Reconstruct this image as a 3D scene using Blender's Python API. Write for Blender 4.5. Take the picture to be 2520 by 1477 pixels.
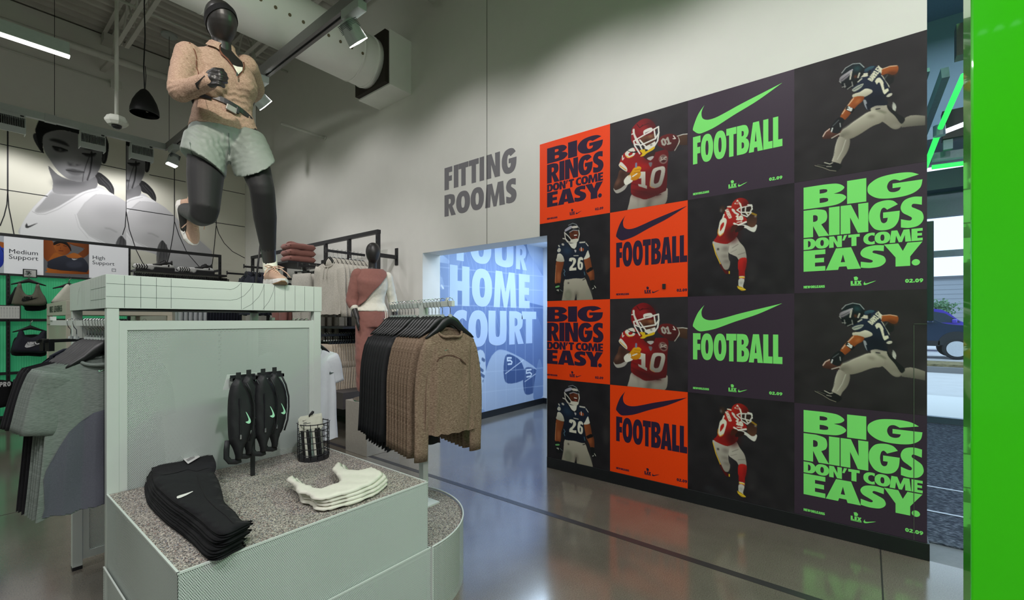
import bpy, bmesh, math, random
import numpy as np
from mathutils import Vector, Matrix, geometry
from mathutils.bvhtree import BVHTree
for o in list(bpy.data.objects): bpy.data.objects.remove(o)
S = bpy.context.scene
COL = S.collection
PI = math.pi
rnd = random.Random(7)

# ------------------------------------------------------------------ camera, world, lights, exposure
FPX, CX, CY, EYE = 1101.0, 1260.0, 788.0, 1.5
FW = Vector((.7826, .6225, 0)); RT = Vector((.6225, -.7826, 0))
cd = bpy.data.cameras.new('camera'); cam = bpy.data.objects.new('camera', cd); COL.objects.link(cam)
cd.sensor_width = 36; cd.lens = FPX / 2520 * 36
cd.shift_y = (CY - 738.5) / 2520
cd.clip_start = .05; cd.clip_end = 300
cam.location = (0, 0, EYE)
cam.rotation_euler = FW.to_track_quat('-Z', 'Y').to_euler()
S.camera = cam
S.view_settings.view_transform = 'Standard'; S.view_settings.look = 'None'
S.view_settings.exposure = 0.0; S.view_settings.gamma = 1; S.view_settings.use_curve_mapping = False
W = bpy.data.worlds.new('world'); S.world = W; W.use_nodes = True
_b = W.node_tree.nodes['Background']; _b.inputs[0].default_value = (.74, .86, 1.0, 1); _b.inputs[1].default_value = 1.7

def light(name, kind, loc, power, col=(1, 1, 1), aim=None, size=1.0, sy=None, spot=90, blend=1.0, rad=.05):
    d = bpy.data.lights.new(name, kind); d.energy = power; d.color = col
    if kind == 'AREA':
        d.size = size
        if sy: d.shape = 'RECTANGLE'; d.size_y = sy
    if kind == 'SPOT':
        d.spot_size = math.radians(spot); d.spot_blend = blend; d.shadow_soft_size = rad
    o = bpy.data.objects.new(name, d); COL.objects.link(o); o.location = loc
    if aim is not None:
        o.rotation_euler = (Vector(aim) - Vector(loc)).to_track_quat('-Z', 'Y').to_euler()
    return o
WARM = (1.0, .93, .82); NEUT = (1.0, .975, .985); COOL = (.62, .78, 1.0)
# linear LED fittings of the shop (one end of the first is in the picture), all shining down
light('led_light', 'AREA', (-1.2, 6.65, 4.27), 46, NEUT, (-1.2, 6.65, 0), 4.0, .08)
light('led_light', 'AREA', (-1.6, 3.2, 4.27), 50, NEUT, (-1.6, 3.2, 0), 3.2, .08)
light('led_light', 'AREA', (-1.4, .2, 4.27), 66, NEUT, (-1.4, .2, 0), 3.2, .08)
light('led_light', 'AREA', (1.0, -2.6, 4.27), 150, NEUT, (1.0, -2.6, 0), 3.2, .08)
# track heads on the track along the right wall: they wash the wall and the posters
for y, p in ((7.7, 34), (5.66, 40), (3.68, 47), (2.1, 48), (.7, 45), (-.8, 40)):
    light('track_light', 'SPOT', (2.36, y, 4.2), p, NEUT, (3.8, y - .1, 2.15), spot=122, blend=.65, rad=.06)
# wall washers towards the mural wall
for x in (.52, 1.36, 1.95, -.6, -1.8):
    light('wash_light', 'SPOT', (x, 9.40, 4.10), 22, NEUT, (x, 10.05, 2.3), spot=140, blend=.6, rad=.08)
# accent heads over the display, then added fill spots for wall rack and duct
light('accent_light', 'SPOT', (2.3, 3.68, 4.2), 60, WARM, (1.0, 3.0, 2.5), spot=60, blend=.8, rad=.05)
light('accent_light', 'SPOT', (-.6, .3, 4.2), 330, WARM, (1.0, 3.0, 2.6), spot=36, blend=.8, rad=.05)
light('accent_light', 'SPOT', (.3, -.4, 4.2), 185, NEUT, (1.0, 2.2, .8), spot=60, blend=.9, rad=.06)
light('accent_light', 'SPOT', (1.9, 6.6, 4.2), 75, NEUT, (3.1, 6.3, 1.9), spot=75, blend=.8, rad=.05)  # added spot, brightens the wall rack
light('accent_light', 'SPOT', (1.4, 3.2, 4.2), 130, NEUT, (3.0, 5.0, 1.9), spot=60, blend=.8, rad=.05)  # added spot towards the hoodies and standing mannequin
light('duct_fill', 'SPOT', (.1, 3.3, 4.25), 60, (.96, 1.0, .93), (1.7, 5.07, 4.75), spot=58, blend=.9, rad=.1)  # added spot that lifts the duct's brightness, no fixture hangs there
# cool lamps in the fitting room passage, daylight lamps in the entrance
light('passage_light', 'AREA', (5.6, 3.6, 2.75), 66, (.60, .79, 1.0), (5.6, 3.6, 0), 2.6, .5)
light('entrance_light', 'AREA', (6.4, -1.5, 5.6), 150, COOL, (6.4, -1.5, 0), 3.5, 3.0)
light('neon_glow', 'AREA', (4.6, -1.2, 4.0), 90, (.25, 1.0, .30), (0, 3, 5.0), 1.6, .1).data.specular_factor = .15

def sr(*c):
    """0..255 screen colour to linear"""
    if len(c) == 1: c = c[0]
    return tuple((v / 255 / 12.92) if v / 255 <= .04045 else ((v / 255 + .055) / 1.055) ** 2.4 for v in c)

def ray(px, py):
    return FW * 1.0 + RT * ((px - CX) / FPX) + Vector((0, 0, (CY - py) / FPX))
ORG = Vector((0, 0, EYE))
def on_x(px, py, X): r = ray(px, py); return ORG + r * (X / r.x)
def on_y(px, py, Y): r = ray(px, py); return ORG + r * (Y / r.y)
def on_z(px, py, z): r = ray(px, py); return ORG + r * ((z - EYE) / r.z)
def on_d(px, py, d): return ORG + ray(px, py) * d

# ------------------------------------------------------------------ materials
MATS = {}
def mat(name, col, rough=.5, metal=0., var=.06, vs=40., bump=0., bs=200., spec=.5, coat=0., sheen=0., stretch=None, emit=None, alpha=None):
    """procedural principled material: colour noise and bump in object space"""
    if name in MATS: return MATS[name]
    m = bpy.data.materials.new(name); m.use_nodes = True; MATS[name] = m
    nt = m.node_tree; N = nt.nodes; L = nt.links; b = N['Principled BSDF']
    b.inputs['Roughness'].default_value = rough; b.inputs['Metallic'].default_value = metal
    b.inputs['Specular IOR Level'].default_value = spec
    b.inputs['Coat Weight'].default_value = coat; b.inputs['Sheen Weight'].default_value = sheen
    tc = N.new('ShaderNodeTexCoord'); mp = N.new('ShaderNodeMapping'); L.new(tc.outputs['Object'], mp.inputs[0])
    if stretch: mp.inputs['Scale'].default_value = stretch
    nz = N.new('ShaderNodeTexNoise'); nz.inputs['Scale'].default_value = vs; nz.inputs['Detail'].default_value = 3
    L.new(mp.outputs[0], nz.inputs['Vector'])
    mr = N.new('ShaderNodeMapRange'); mr.inputs[1].default_value = .3; mr.inputs[2].default_value = .7
    mr.inputs[3].default_value = 1 - var; mr.inputs[4].default_value = 1 + var
    L.new(nz.outputs[0], mr.inputs[0])
    mx = N.new('ShaderNodeVectorMath'); mx.operation = 'SCALE'; mx.inputs[0].default_value = col[:3]
    L.new(mr.outputs[0], mx.inputs['Scale']); L.new(mx.outputs[0], b.inputs['Base Color'])
    if bump:
        n2 = N.new('ShaderNodeTexNoise'); n2.inputs['Scale'].default_value = bs; n2.inputs['Detail'].default_value = 4
        L.new(mp.outputs[0], n2.inputs['Vector'])
        bp = N.new('ShaderNodeBump'); bp.inputs['Strength'].default_value = bump; bp.inputs['Distance'].default_value = .01
        L.new(n2.outputs[0], bp.inputs['Height']); L.new(bp.outputs[0], b.inputs['Normal'])
    if emit:
        b.inputs['Emission Color'].default_value = (*emit[0], 1); b.inputs['Emission Strength'].default_value = emit[1]
    return m

def mix_mat(name, cols, scale, rough=.8, bump=0., stretch=None, detail=2., kind='noise', spec=.3, bscale=None):
    """speckled or heathered material: noise through a colour ramp"""
    if name in MATS: return MATS[name]
    m = bpy.data.materials.new(name); m.use_nodes = True; MATS[name] = m
    nt = m.node_tree; N = nt.nodes; L = nt.links; b = N['Principled BSDF']
    b.inputs['Roughness'].default_value = rough; b.inputs['Specular IOR Level'].default_value = spec
    tc = N.new('ShaderNodeTexCoord'); mp = N.new('ShaderNodeMapping'); L.new(tc.outputs['Object'], mp.inputs[0])
    if stretch: mp.inputs['Scale'].default_value = stretch
    if kind == 'noise':
        t = N.new('ShaderNodeTexNoise'); t.inputs['Scale'].default_value = scale; t.inputs['Detail'].default_value = detail; out = t.outputs[0]
    else:
        t = N.new('ShaderNodeTexVoronoi'); t.inputs['Scale'].default_value = scale
        sp = N.new('ShaderNodeSeparateColor'); L.new(t.outputs['Color'], sp.inputs[0]); out = sp.outputs[0]
    L.new(mp.outputs[0], t.inputs['Vector'])
    r = N.new('ShaderNodeValToRGB'); L.new(out, r.inputs[0])
    e = r.color_ramp.elements
    e[0].position = cols[0][0]; e[0].color = (*cols[0][1], 1)
    e[1].position = cols[-1][0]; e[1].color = (*cols[-1][1], 1)
    for p, c in cols[1:-1]:
        k = e.new(p); k.color = (*c, 1)
    if kind != 'noise': r.color_ramp.interpolation = 'CONSTANT'
    L.new(r.outputs[0], b.inputs['Base Color'])
    if bump:
        bp = N.new('ShaderNodeBump'); bp.inputs['Strength'].default_value = bump; bp.inputs['Distance'].default_value = .006
        if bscale:
            n2 = N.new('ShaderNodeTexNoise'); n2.inputs['Scale'].default_value = bscale; n2.inputs['Detail'].default_value = 3
            L.new(tc.outputs['Object'], n2.inputs['Vector']); L.new(n2.outputs[0], bp.inputs['Height'])
        else: L.new(out, bp.inputs['Height'])
        L.new(bp.outputs[0], b.inputs['Normal'])
    return m

def print_mat():
    """printed ink: colour stored per vertex of the print"""
    if 'print' in MATS: return MATS['print']
    m = bpy.data.materials.new('print'); m.use_nodes = True; MATS['print'] = m
    nt = m.node_tree; N = nt.nodes; L = nt.links; b = N['Principled BSDF']
    a = N.new('ShaderNodeAttribute'); a.attribute_name = 'Col'
    L.new(a.outputs['Color'], b.inputs['Base Color'])
    b.inputs['Roughness'].default_value = .55; b.inputs['Specular IOR Level'].default_value = .25
    return m

def perf_mat(name, col, axes, pitch=.0064, r=.33, rough=.45):
    """perforated sheet metal: a hexagonal grid of open holes"""
    m = bpy.data.materials.new(name); m.use_nodes = True
    nt = m.node_tree; N = nt.nodes; L = nt.links; b = N['Principled BSDF']
    b.inputs['Base Color'].default_value = (*col, 1); b.inputs['Roughness'].default_value = rough
    tc = N.new('ShaderNodeTexCoord'); sp = N.new('ShaderNodeSeparateXYZ'); L.new(tc.outputs['Object'], sp.inputs[0])
    def M(op, a, c=None, d=None):
        n = N.new('ShaderNodeMath'); n.operation = op
        for i, v in enumerate((a, c, d)):
            if v is None: continue
            if isinstance(v, (int, float)): n.inputs[i].default_value = v
            else: L.new(v, n.inputs[i])
        return n.outputs[0]
    if axes == 'cyl':
        A = M('MULTIPLY', M('ARCTAN2', sp.outputs[1], sp.outputs[0]), .535); Bz = sp.outputs[2]
    else:
        A = sp.outputs['xyz'.index(axes[0])]; Bz = sp.outputs['xyz'.index(axes[1])]
    a = M('MULTIPLY', A, 1 / pitch); c = M('MULTIPLY', Bz, 1 / (pitch * .866))
    row = M('FLOOR', c); odd = M('MULTIPLY', M('FLOORED_MODULO', row, 2.0), .5)
    fa = M('SUBTRACT', M('FRACT', M('ADD', a, odd)), .5); fb = M('MULTIPLY', M('SUBTRACT', M('FRACT', c), .5), .866)
    d = M('SQRT', M('ADD', M('MULTIPLY', fa, fa), M('MULTIPLY', fb, fb)))
    hole = M('LESS_THAN', d, r)
    tr = N.new('ShaderNodeBsdfTransparent'); mx = N.new('ShaderNodeMixShader')
    L.new(hole, mx.inputs[0]); L.new(b.outputs[0], mx.inputs[1]); L.new(tr.outputs[0], mx.inputs[2])
    L.new(mx.outputs[0], N['Material Output'].inputs[0])
    return m

def glass_mat(name, tint=(.9, .97, 1), refl=.08):
    m = bpy.data.materials.new(name); m.use_nodes = True
    nt = m.node_tree; N = nt.nodes; L = nt.links
    t = N.new('ShaderNodeBsdfTransparent'); t.inputs[0].default_value = (*tint, 1)
    g = N.new('ShaderNodeBsdfGlossy'); g.inputs['Roughness'].default_value = .02
    f = N.new('ShaderNodeFresnel'); f.inputs[0].default_value = 1.45
    mx = N.new('ShaderNodeMixShader'); L.new(f.outputs[0], mx.inputs[0]); L.new(t.outputs[0], mx.inputs[1]); L.new(g.outputs[0], mx.inputs[2])
    L.new(mx.outputs[0], N['Material Output'].inputs[0])
    return m

# ------------------------------------------------------------------ mesh helpers
def unit(v): return v.normalized() if v.length > 1e-9 else Vector((0, 0, 1))
class MB:
    def __init__(s): s.v = []; s.f = []; s.c = None
    def add(s, vs, fs):
        k = len(s.v); s.v += [tuple(p) for p in vs]; s.f += [tuple(i + k for i in f) for f in fs]; return s
    def box(s, x0, x1, y0, y1, z0, z1):
        return s.add([(x0, y0, z0), (x1, y0, z0), (x1, y1, z0), (x0, y1, z0), (x0, y0, z1), (x1, y0, z1), (x1, y1, z1), (x0, y1, z1)],
                     [(3, 2, 1, 0), (4, 5, 6, 7), (0, 1, 5, 4), (1, 2, 6, 5), (2, 3, 7, 6), (3, 0, 4, 7)])
    def obox(s, c, ax, ay, az):
        """box at c with half vectors"""
        c, ax, ay, az = map(Vector, (c, ax, ay, az))
        p = [c + ax * i + ay * j + az * k for k in (-1, 1) for i, j in ((-1, -1), (1, -1), (1, 1), (-1, 1))]
        return s.add(p, [(3, 2, 1, 0), (4, 5, 6, 7), (0, 1, 5, 4), (1, 2, 6, 5), (2, 3, 7, 6), (3, 0, 4, 7)])
    def bar(s, a, b, w, h, up=(0, 0, 1)):
        a, b = Vector(a), Vector(b); d = unit(b - a); u = Vector(up)
        if abs(d.dot(u)) > .98: u = Vector((0, 1, 0))
        sd = unit(d.cross(u)); u2 = sd.cross(d)
        return s.obox((a + b) / 2, (b - a) / 2, sd * w / 2, u2 * h / 2)
    def rings(s, rs, caps=True, closed=False):
        """rs: list of equal-length point rings"""
        n = len(rs[0]); k = len(s.v)
        for r in rs: s.v += [tuple(p) for p in r]
        m = len(rs)
        for i in range(m if closed else m - 1):
            a = k + i * n; b = k + ((i + 1) % m) * n
            for j in range(n):
                j2 = (j + 1) % n
                s.f.append((a + j, a + j2, b + j2, b + j))
        if caps and not closed:
            s.f.append(tuple(k + j for j in reversed(range(n)))); s.f.append(tuple(k + (m - 1) * n + j for j in range(n)))
        return s
    def loft(s, secs, n=16, caps=True, e=2.0):
        """secs: (centre, semi-axis vector a, semi-axis vector b)"""
        rs = []
        for c, a, b in secs:
            c, a, b = Vector(c), Vector(a), Vector(b); r = []
            for j in range(n):
                t = 2 * PI * j / n; ct, st = math.cos(t), math.sin(t)
                ct = math.copysign(abs(ct) ** (2 / e), ct); st = math.copysign(abs(st) ** (2 / e), st)
                r.append(c + a * ct + b * st)
            rs.append(r)
        return s.rings(rs, caps)
    def tube(s, pts, r, n=8, caps=True, closed=False, flat=1.0, up=None):
        pts = [Vector(p) for p in pts]; m = len(pts)
        rr = r if isinstance(r, (list, tuple)) else [r] * m
        rs = []; u = None
        for i, p in enumerate(pts):
            if closed: d = pts[(i + 1) % m] - pts[i - 1]
            else: d = pts[min(i + 1, m - 1)] - pts[max(i - 1, 0)]
            d = unit(d)
            if u is None:
                u = Vector(up) if up else (Vector((0, 0, 1)) if abs(d.z) < .9 else Vector((0, 1, 0)))
            u = unit(u - d * u.dot(d)); w = d.cross(u)
            rs.append([p + (u * math.sin(2 * PI * j / n) * flat + w * math.cos(2 * PI * j / n)) * rr[i] for j in range(n)])
        return s.rings(rs, caps, closed)
    def lathe(s, prof, c=(0, 0, 0), n=24, axis='z'):
        """prof: (radius, height)"""
        c = Vector(c); rs = []
        for r, h in prof:
            ring = []
            for j in range(n):
                t = 2 * PI * j / n; a, b = r * math.cos(t), r * math.sin(t)
                ring.append(c + (Vector((a, b, h)) if axis == 'z' else Vector((h, a, b)) if axis == 'x' else Vector((a, h, b))))
            rs.append(ring)
        return s.rings(rs)
    def prism(s, pts, ext):
        """pts: 3D outline, extruded by vector ext"""
        n = len(pts); e = Vector(ext); p = [Vector(q) for q in pts]
        tris = geometry.tessellate_polygon([p])
        k = len(s.v); s.v += [tuple(q) for q in p] + [tuple(q + e) for q in p]
        for t in tris:
            s.f.append(tuple(k + i for i in t)); s.f.append(tuple(k + n + i for i in reversed(t)))
        for i in range(n):
            j = (i + 1) % n; s.f.append((k + i, k + j, k + n + j, k + n + i))
        return s

def wloc(o):
    v = Vector((0, 0, 0))
    while o: v += o.location; o = o.parent
    return v
def obj(name, mb, m, parent=None, smooth=False, bevel=0., local=False, seg=2, fixn=True):
    """link one mesh object; coordinates are world ones unless local"""
    off = wloc(parent) if (parent and not local) else Vector((0, 0, 0))
    me = bpy.data.meshes.new(name)
    vs = mb.v if off.length == 0 else [(x - off.x, y - off.y, z - off.z) for x, y, z in mb.v]
    me.from_pydata(vs, [], mb.f)
    if fixn:
        bm = bmesh.new(); bm.from_mesh(me); bmesh.ops.recalc_face_normals(bm, faces=bm.faces); bm.to_mesh(me); bm.free()
    if mb.c is not None:
        at = me.color_attributes.new('Col', 'FLOAT_COLOR', 'POINT'); at.data.foreach_set('color', np.asarray(mb.c, np.float32).ravel())
    me.materials.append(m)
    if smooth: me.polygons.foreach_set('use_smooth', [True] * len(me.polygons))
    me.update()
    o = bpy.data.objects.new(name, me); COL.objects.link(o); o.parent = parent
    if bevel:
        b = o.modifiers.new('bevel', 'BEVEL'); b.width = bevel; b.segments = seg; b.limit_method = 'ANGLE'; b.angle_limit = .7
    return o
def thing(name, label, cat, loc=(0, 0, 0), rz=0., group=None):
    o = bpy.data.objects.new(name, None); COL.objects.link(o); o.location = loc; o.rotation_euler = (0, 0, rz)
    o.empty_display_size = .1; o['label'] = label; o['category'] = cat
    if group: o['group'] = group
    return o
def tag(o, label, cat, group=None):
    o['label'] = label; o['category'] = cat
    if group: o['group'] = group
    return o
def struct(name, mb, m, parent=None, **k):
    o = obj(name, mb, m, parent, **k)
    if parent is None: o['kind'] = 'structure'
    return o
def stuff(o): o['kind'] = 'stuff'; return o
def dup(root, loc=None, rz=None, label=None, group=None, scale=None):
    r = root.copy(); COL.objects.link(r)
    if loc is not None: r.location = loc
    if rz is not None: r.rotation_euler = (0, 0, rz)
    if scale is not None: r.scale = scale
    if label: r['label'] = label
    if group: r['group'] = group
    for ch in list(root.children):
        c = ch.copy(); COL.objects.link(c); c.parent = r
        for g in list(ch.children):
            d = g.copy(); COL.objects.link(d); d.parent = c
    return r
def ordw(n):
    a = 'first second third fourth fifth sixth seventh eighth ninth tenth eleventh twelfth thirteenth fourteenth fifteenth sixteenth seventeenth eighteenth nineteenth'.split()
    if n <= 19: return a[n - 1]
    t, o = divmod(n, 10); return (['twentieth', 'thirtieth', 'fortieth'][t - 2]) if o == 0 else ['twenty', 'thirty', 'forty'][t - 2] + '-' + a[o - 1]
ORD = ['front', 'second', 'third', 'fourth', 'fifth', 'sixth', 'seventh', 'eighth', 'ninth', 'tenth', 'eleventh', 'twelfth', 'thirteenth', 'fourteenth', 'fifteenth', 'sixteenth']

# ------------------------------------------------------------------ curves, flat print, soft shapes
def spl(pts, n=6):
    """closed outline through pts; (x, y, 1) is a corner"""
    P = [(p[0], p[1], len(p) > 2 and p[2]) for p in pts]; m = len(P)
    out = []
    for i in range(m):
        p0, p1, p2, p3 = P[i - 1], P[i], P[(i + 1) % m], P[(i + 2) % m]
        if p1[2] and p2[2]: out.append((p1[0], p1[1])); continue
        a = p1 if p1[2] else p0; d = p2 if p2[2] else p3
        for k in range(n):
            t = k / n; t2, t3 = t * t, t * t * t
            out.append(tuple(.5 * (2 * p1[q] + (p2[q] - a[q]) * t + (2 * a[q] - 5 * p1[q] + 4 * p2[q] - d[q]) * t2 + (3 * p1[q] - a[q] - 3 * p2[q] + d[q]) * t3) for q in (0, 1)))
    return out
class Flat:
    """flat shapes on a plane: fn(u, v, layer) gives the 3D point"""
    def __init__(s, fn): s.mb = MB(); s.mb.c = []; s.fn = fn; s.n = 0
    def shape(s, pts, col, holes=(), lay=None):
        loops = [[Vector((p[0], p[1], 0)) for p in l] for l in ([pts] + list(holes))]
        tris = geometry.tessellate_polygon(loops); k = len(s.mb.v)
        flat = [p for l in loops for p in l]
        L = s.n if lay is None else lay
        s.mb.v += [tuple(s.fn(p.x, p.y, L)) for p in flat]; s.mb.f += [tuple(k + i for i in t) for t in tris]
        s.mb.c += [(*sr(col), 1)] * len(flat)
    def rect(s, u0, v0, u1, v1, col): s.shape([(u0, v0), (u1, v0), (u1, v1), (u0, v1)], col)
    def line(s, pts, w, col):
        n = len(pts); L, R = [], []
        for i in range(n):
            a = pts[max(i - 1, 0)]; b = pts[min(i + 1, n - 1)]; dx, dy = b[0] - a[0], b[1] - a[1]; q = math.hypot(dx, dy) or 1
            L.append((pts[i][0] - dy / q * w / 2, pts[i][1] + dx / q * w / 2)); R.append((pts[i][0] + dy / q * w / 2, pts[i][1] - dx / q * w / 2))
        k = len(s.mb.v)
        for a, b in zip(L, R): s.mb.v += [tuple(s.fn(*a, s.n)), tuple(s.fn(*b, s.n))]
        s.mb.f += [(k + 2 * i, k + 2 * i + 1, k + 2 * i + 3, k + 2 * i + 2) for i in range(n - 1)]
        s.mb.c += [(*sr(col), 1)] * (2 * n)
    def build(s, name, parent=None, local=False):
        return obj(name, s.mb, print_mat(), parent, local=local, fixn=False)

class Canvas:
    """a small painter; tf maps input points to canvas pixels"""
    def __init__(s, w, h, bg, tf):
        s.w, s.h, s.tf = w, h, tf; s.a = np.empty((h, w, 3)); s.a[:] = np.array(bg) / 255.
        s.yy, s.xx = np.mgrid[0:h, 0:w]; s.clip = None
    def _blur(s, m, r):
        r = int(r)
        for _ in range(2):
            for ax in (0, 1):
                c = np.cumsum(np.pad(m, [(r + 1, r) if k == ax else (0, 0) for k in (0, 1)], mode='edge'), axis=ax)
                n = m.shape[ax]
                m = (np.take(c, range(2 * r + 1, 2 * r + 1 + n), ax) - np.take(c, range(0, n), ax)) / (2 * r + 1)
        return m
    def mask(s, pts):
        P = np.array([s.tf(*p[:2]) for p in pts]); m = np.zeros((s.h, s.w))
        x0 = max(int(P[:, 0].min()) - 1, 0); x1 = min(int(P[:, 0].max()) + 2, s.w); y0 = max(int(P[:, 1].min()) - 1, 0); y1 = min(int(P[:, 1].max()) + 2, s.h)
        if x1 <= x0 or y1 <= y0: return m
        for ox in (-.25, .25):
            for oy in (-.25, .25):
                X = s.xx[y0:y1, x0:x1] + ox; Y = s.yy[y0:y1, x0:x1] + oy; ins = np.zeros(X.shape, bool)
                xa, ya = P[-1]
                for xb, yb in P:
                    if ya != yb: ins ^= ((ya > Y) != (yb > Y)) & (X < (xb - xa) * (Y - ya) / (yb - ya) + xa)
                    xa, ya = xb, yb
                m[y0:y1, x0:x1] += ins * .25
        return m
    def put(s, m, col, alpha=1., col2=None, ang=90., soft=0):
        if soft: m = s._blur(m, soft)
        if s.clip is not None: m = m * s.clip
        m = m[..., None] * alpha; c = np.array(col) / 255.
        if col2 is not None:
            t = s.xx * math.cos(math.radians(ang)) + s.yy * math.sin(math.radians(ang)); k = m[..., 0] > .02
            if k.any():
                lo, hi = t[k].min(), t[k].max(); t = np.clip((t - lo) / max(hi - lo, 1e-6), 0, 1)[..., None]; c = c * (1 - t) + np.array(col2) / 255. * t
        s.a = s.a * (1 - m) + c * m
    def poly(s, pts, col, col2=None, ang=90., alpha=1., soft=0, sm=True):
        s.put(s.mask(spl(pts, 5) if sm else pts), col, alpha, col2, ang, soft)
    def line(s, pts, w, col, alpha=1., soft=0):
        P = [np.array(s.tf(*p[:2])) for p in pts]; m = np.zeros((s.h, s.w))
        for a, b in zip(P[:-1], P[1:]):
            d = b - a; q = max((d * d).sum(), 1e-9)
            t = np.clip(((s.xx - a[0]) * d[0] + (s.yy - a[1]) * d[1]) / q, 0, 1)
            D = np.hypot(s.xx - a[0] - t * d[0], s.yy - a[1] - t * d[1]); m = np.maximum(m, np.clip(w / 2 + .5 - D, 0, 1))
        s.put(m, col, alpha, soft=soft)
    def blob(s, x, y, rx, ry, col, alpha=1., soft=2, rot=0.):
        c, q = math.cos(rot), math.sin(rot)
        s.poly([(x + rx * math.cos(t) * c - ry * math.sin(t) * q, y + rx * math.cos(t) * q + ry * math.sin(t) * c) for t in np.linspace(0, 2 * PI, 20)[:-1]], col, alpha=alpha, soft=soft, sm=False)
    def text(s, t, o, dx, dy, w, col):
        """stroke lettering; o origin, dx advance vector per letter, dy down vector"""
        for i, ch in enumerate(t):
            for ln in STROKE.get(ch, ()):
                s.line([(o[0] + dx[0] * (i + p[0] * .72) + dy[0] * p[1], o[1] + dx[1] * (i + p[0] * .72) + dy[1] * p[1]) for p in ln], w, col)
    def mesh(s, fn):
        """fn(u, v) with u, v in 0..1 (v down) gives the 3D point"""
        mb = MB(); u = (np.arange(s.w)) / (s.w - 1); v = np.arange(s.h) / (s.h - 1)
        mb.v = [tuple(fn(a, b)) for b in v for a in u]
        w = s.w; mb.f = [(j * w + i, (j + 1) * w + i, (j + 1) * w + i + 1, j * w + i + 1) for j in range(s.h - 1) for i in range(w - 1)]
        a = np.clip(s.a, 0, 1); lin = np.where(a <= .04045, a / 12.92, ((a + .055) / 1.055) ** 2.4)
        mb.c = np.concatenate([lin.reshape(-1, 3), np.ones((s.w * s.h, 1))], 1)
        return mb
STROKE = {
 'A': [[(0, 1), (.5, 0), (1, 1)], [(.2, .65), (.8, .65)]], 'B': [[(0, 1), (0, 0), (.8, .1), (.8, .4), (0, .5), (.9, .6), (.9, .9), (0, 1)]],
 'R': [[(0, 1), (0, 0), (.9, .1), (.9, .4), (0, .5), (1, 1)]], 'K': [[(0, 0), (0, 1)], [(1, 0), (0, .5), (1, 1)]], 'L': [[(0, 0), (0, 1), (.9, 1)]],
 'E': [[(.9, 0), (0, 0), (0, 1), (.9, 1)], [(0, .5), (.7, .5)]], 'Y': [[(0, 0), (.5, .5), (1, 0)], [(.5, .5), (.5, 1)]], 'P': [[(0, 1), (0, 0), (.9, .1), (.9, .45), (0, .55)]],
 'C': [[(1, .1), (.5, 0), (0, .3), (0, .7), (.5, 1), (1, .9)]], 'H': [[(0, 0), (0, 1)], [(1, 0), (1, 1)], [(0, .5), (1, .5)]], 'O': [[(.5, 0), (0, .3), (0, .7), (.5, 1), (1, .7), (1, .3), (.5, 0)]],
 '0': [[(.5, 0), (.05, .2), (.05, .8), (.5, 1), (.95, .8), (.95, .2), (.5, 0)]], '1': [[(.1, .2), (.5, 0), (.5, 1)], [(.1, 1), (.9, 1)]],
 '2': [[(0, .2), (.3, 0), (.8, 0), (1, .25), (.8, .5), (0, 1), (1, 1)]], '6': [[(.95, .15), (.6, 0), (.2, .1), (0, .5), (.1, .9), (.5, 1), (.95, .85), (.95, .55), (.5, .45), (.05, .6)]],
 '5': [[(1, 0), (.1, 0), (0, .45), (.7, .4), (1, .65), (.8, .95), (0, 1)]], 'G': [[(1, .15), (.5, 0), (0, .3), (0, .7), (.5, 1), (1, .9), (1, .55), (.6, .55)]],
 'I': [[(.5, 0), (.5, 1)]], 'N': [[(0, 1), (0, 0), (1, 1), (1, 0)]], 'S': [[(1, .1), (.5, 0), (.05, .2), (.2, .45), (.8, .55), (.95, .8), (.5, 1), (0, .9)]], 'X': [[(0, 0), (1, 1)], [(1, 0), (0, 1)]]}

def cdt(outline, step):
    """triangulate a 2D outline with inner points; returns points, faces, distance to the edge"""
    o = np.array(outline); x0, y0 = o.min(0); x1, y1 = o.max(0)
    pts = [Vector((float(p[0]), float(p[1]))) for p in o]; n = len(pts)
    gx, gy = np.meshgrid(np.arange(x0 + step / 2, x1, step), np.arange(y0 + step / 2, y1, step))
    gx[1::2] += step / 2
    Q = np.stack([gx.ravel(), gy.ravel()], 1)
    def edge(Q):
        D = np.full(len(Q), 1e9)
        for a, b in zip(o, np.roll(o, -1, 0)):
            d = b - a; q = max((d * d).sum(), 1e-12); t = np.clip(((Q - a) @ d) / q, 0, 1)
            D = np.minimum(D, np.hypot(*(Q - a - t[:, None] * d).T))
        return D
    ins = np.zeros(len(Q), bool)
    for a, b in zip(o, np.roll(o, -1, 0)):
        if a[1] != b[1]: ins ^= ((a[1] > Q[:, 1]) != (b[1] > Q[:, 1])) & (Q[:, 0] < (b[0] - a[0]) * (Q[:, 1] - a[1]) / (b[1] - a[1]) + a[0])
    if len(Q):
        D = edge(Q); Q = Q[ins & (D > step * .35)]
    pts += [Vector((float(p[0]), float(p[1]))) for p in Q]
    r = geometry.delaunay_2d_cdt(pts, [(i, (i + 1) % n) for i in range(n)], [], 1, 1e-6)
    P = np.array([(p.x, p.y) for p in r[0]]); return P, [tuple(f) for f in r[2]], edge(P)
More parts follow.
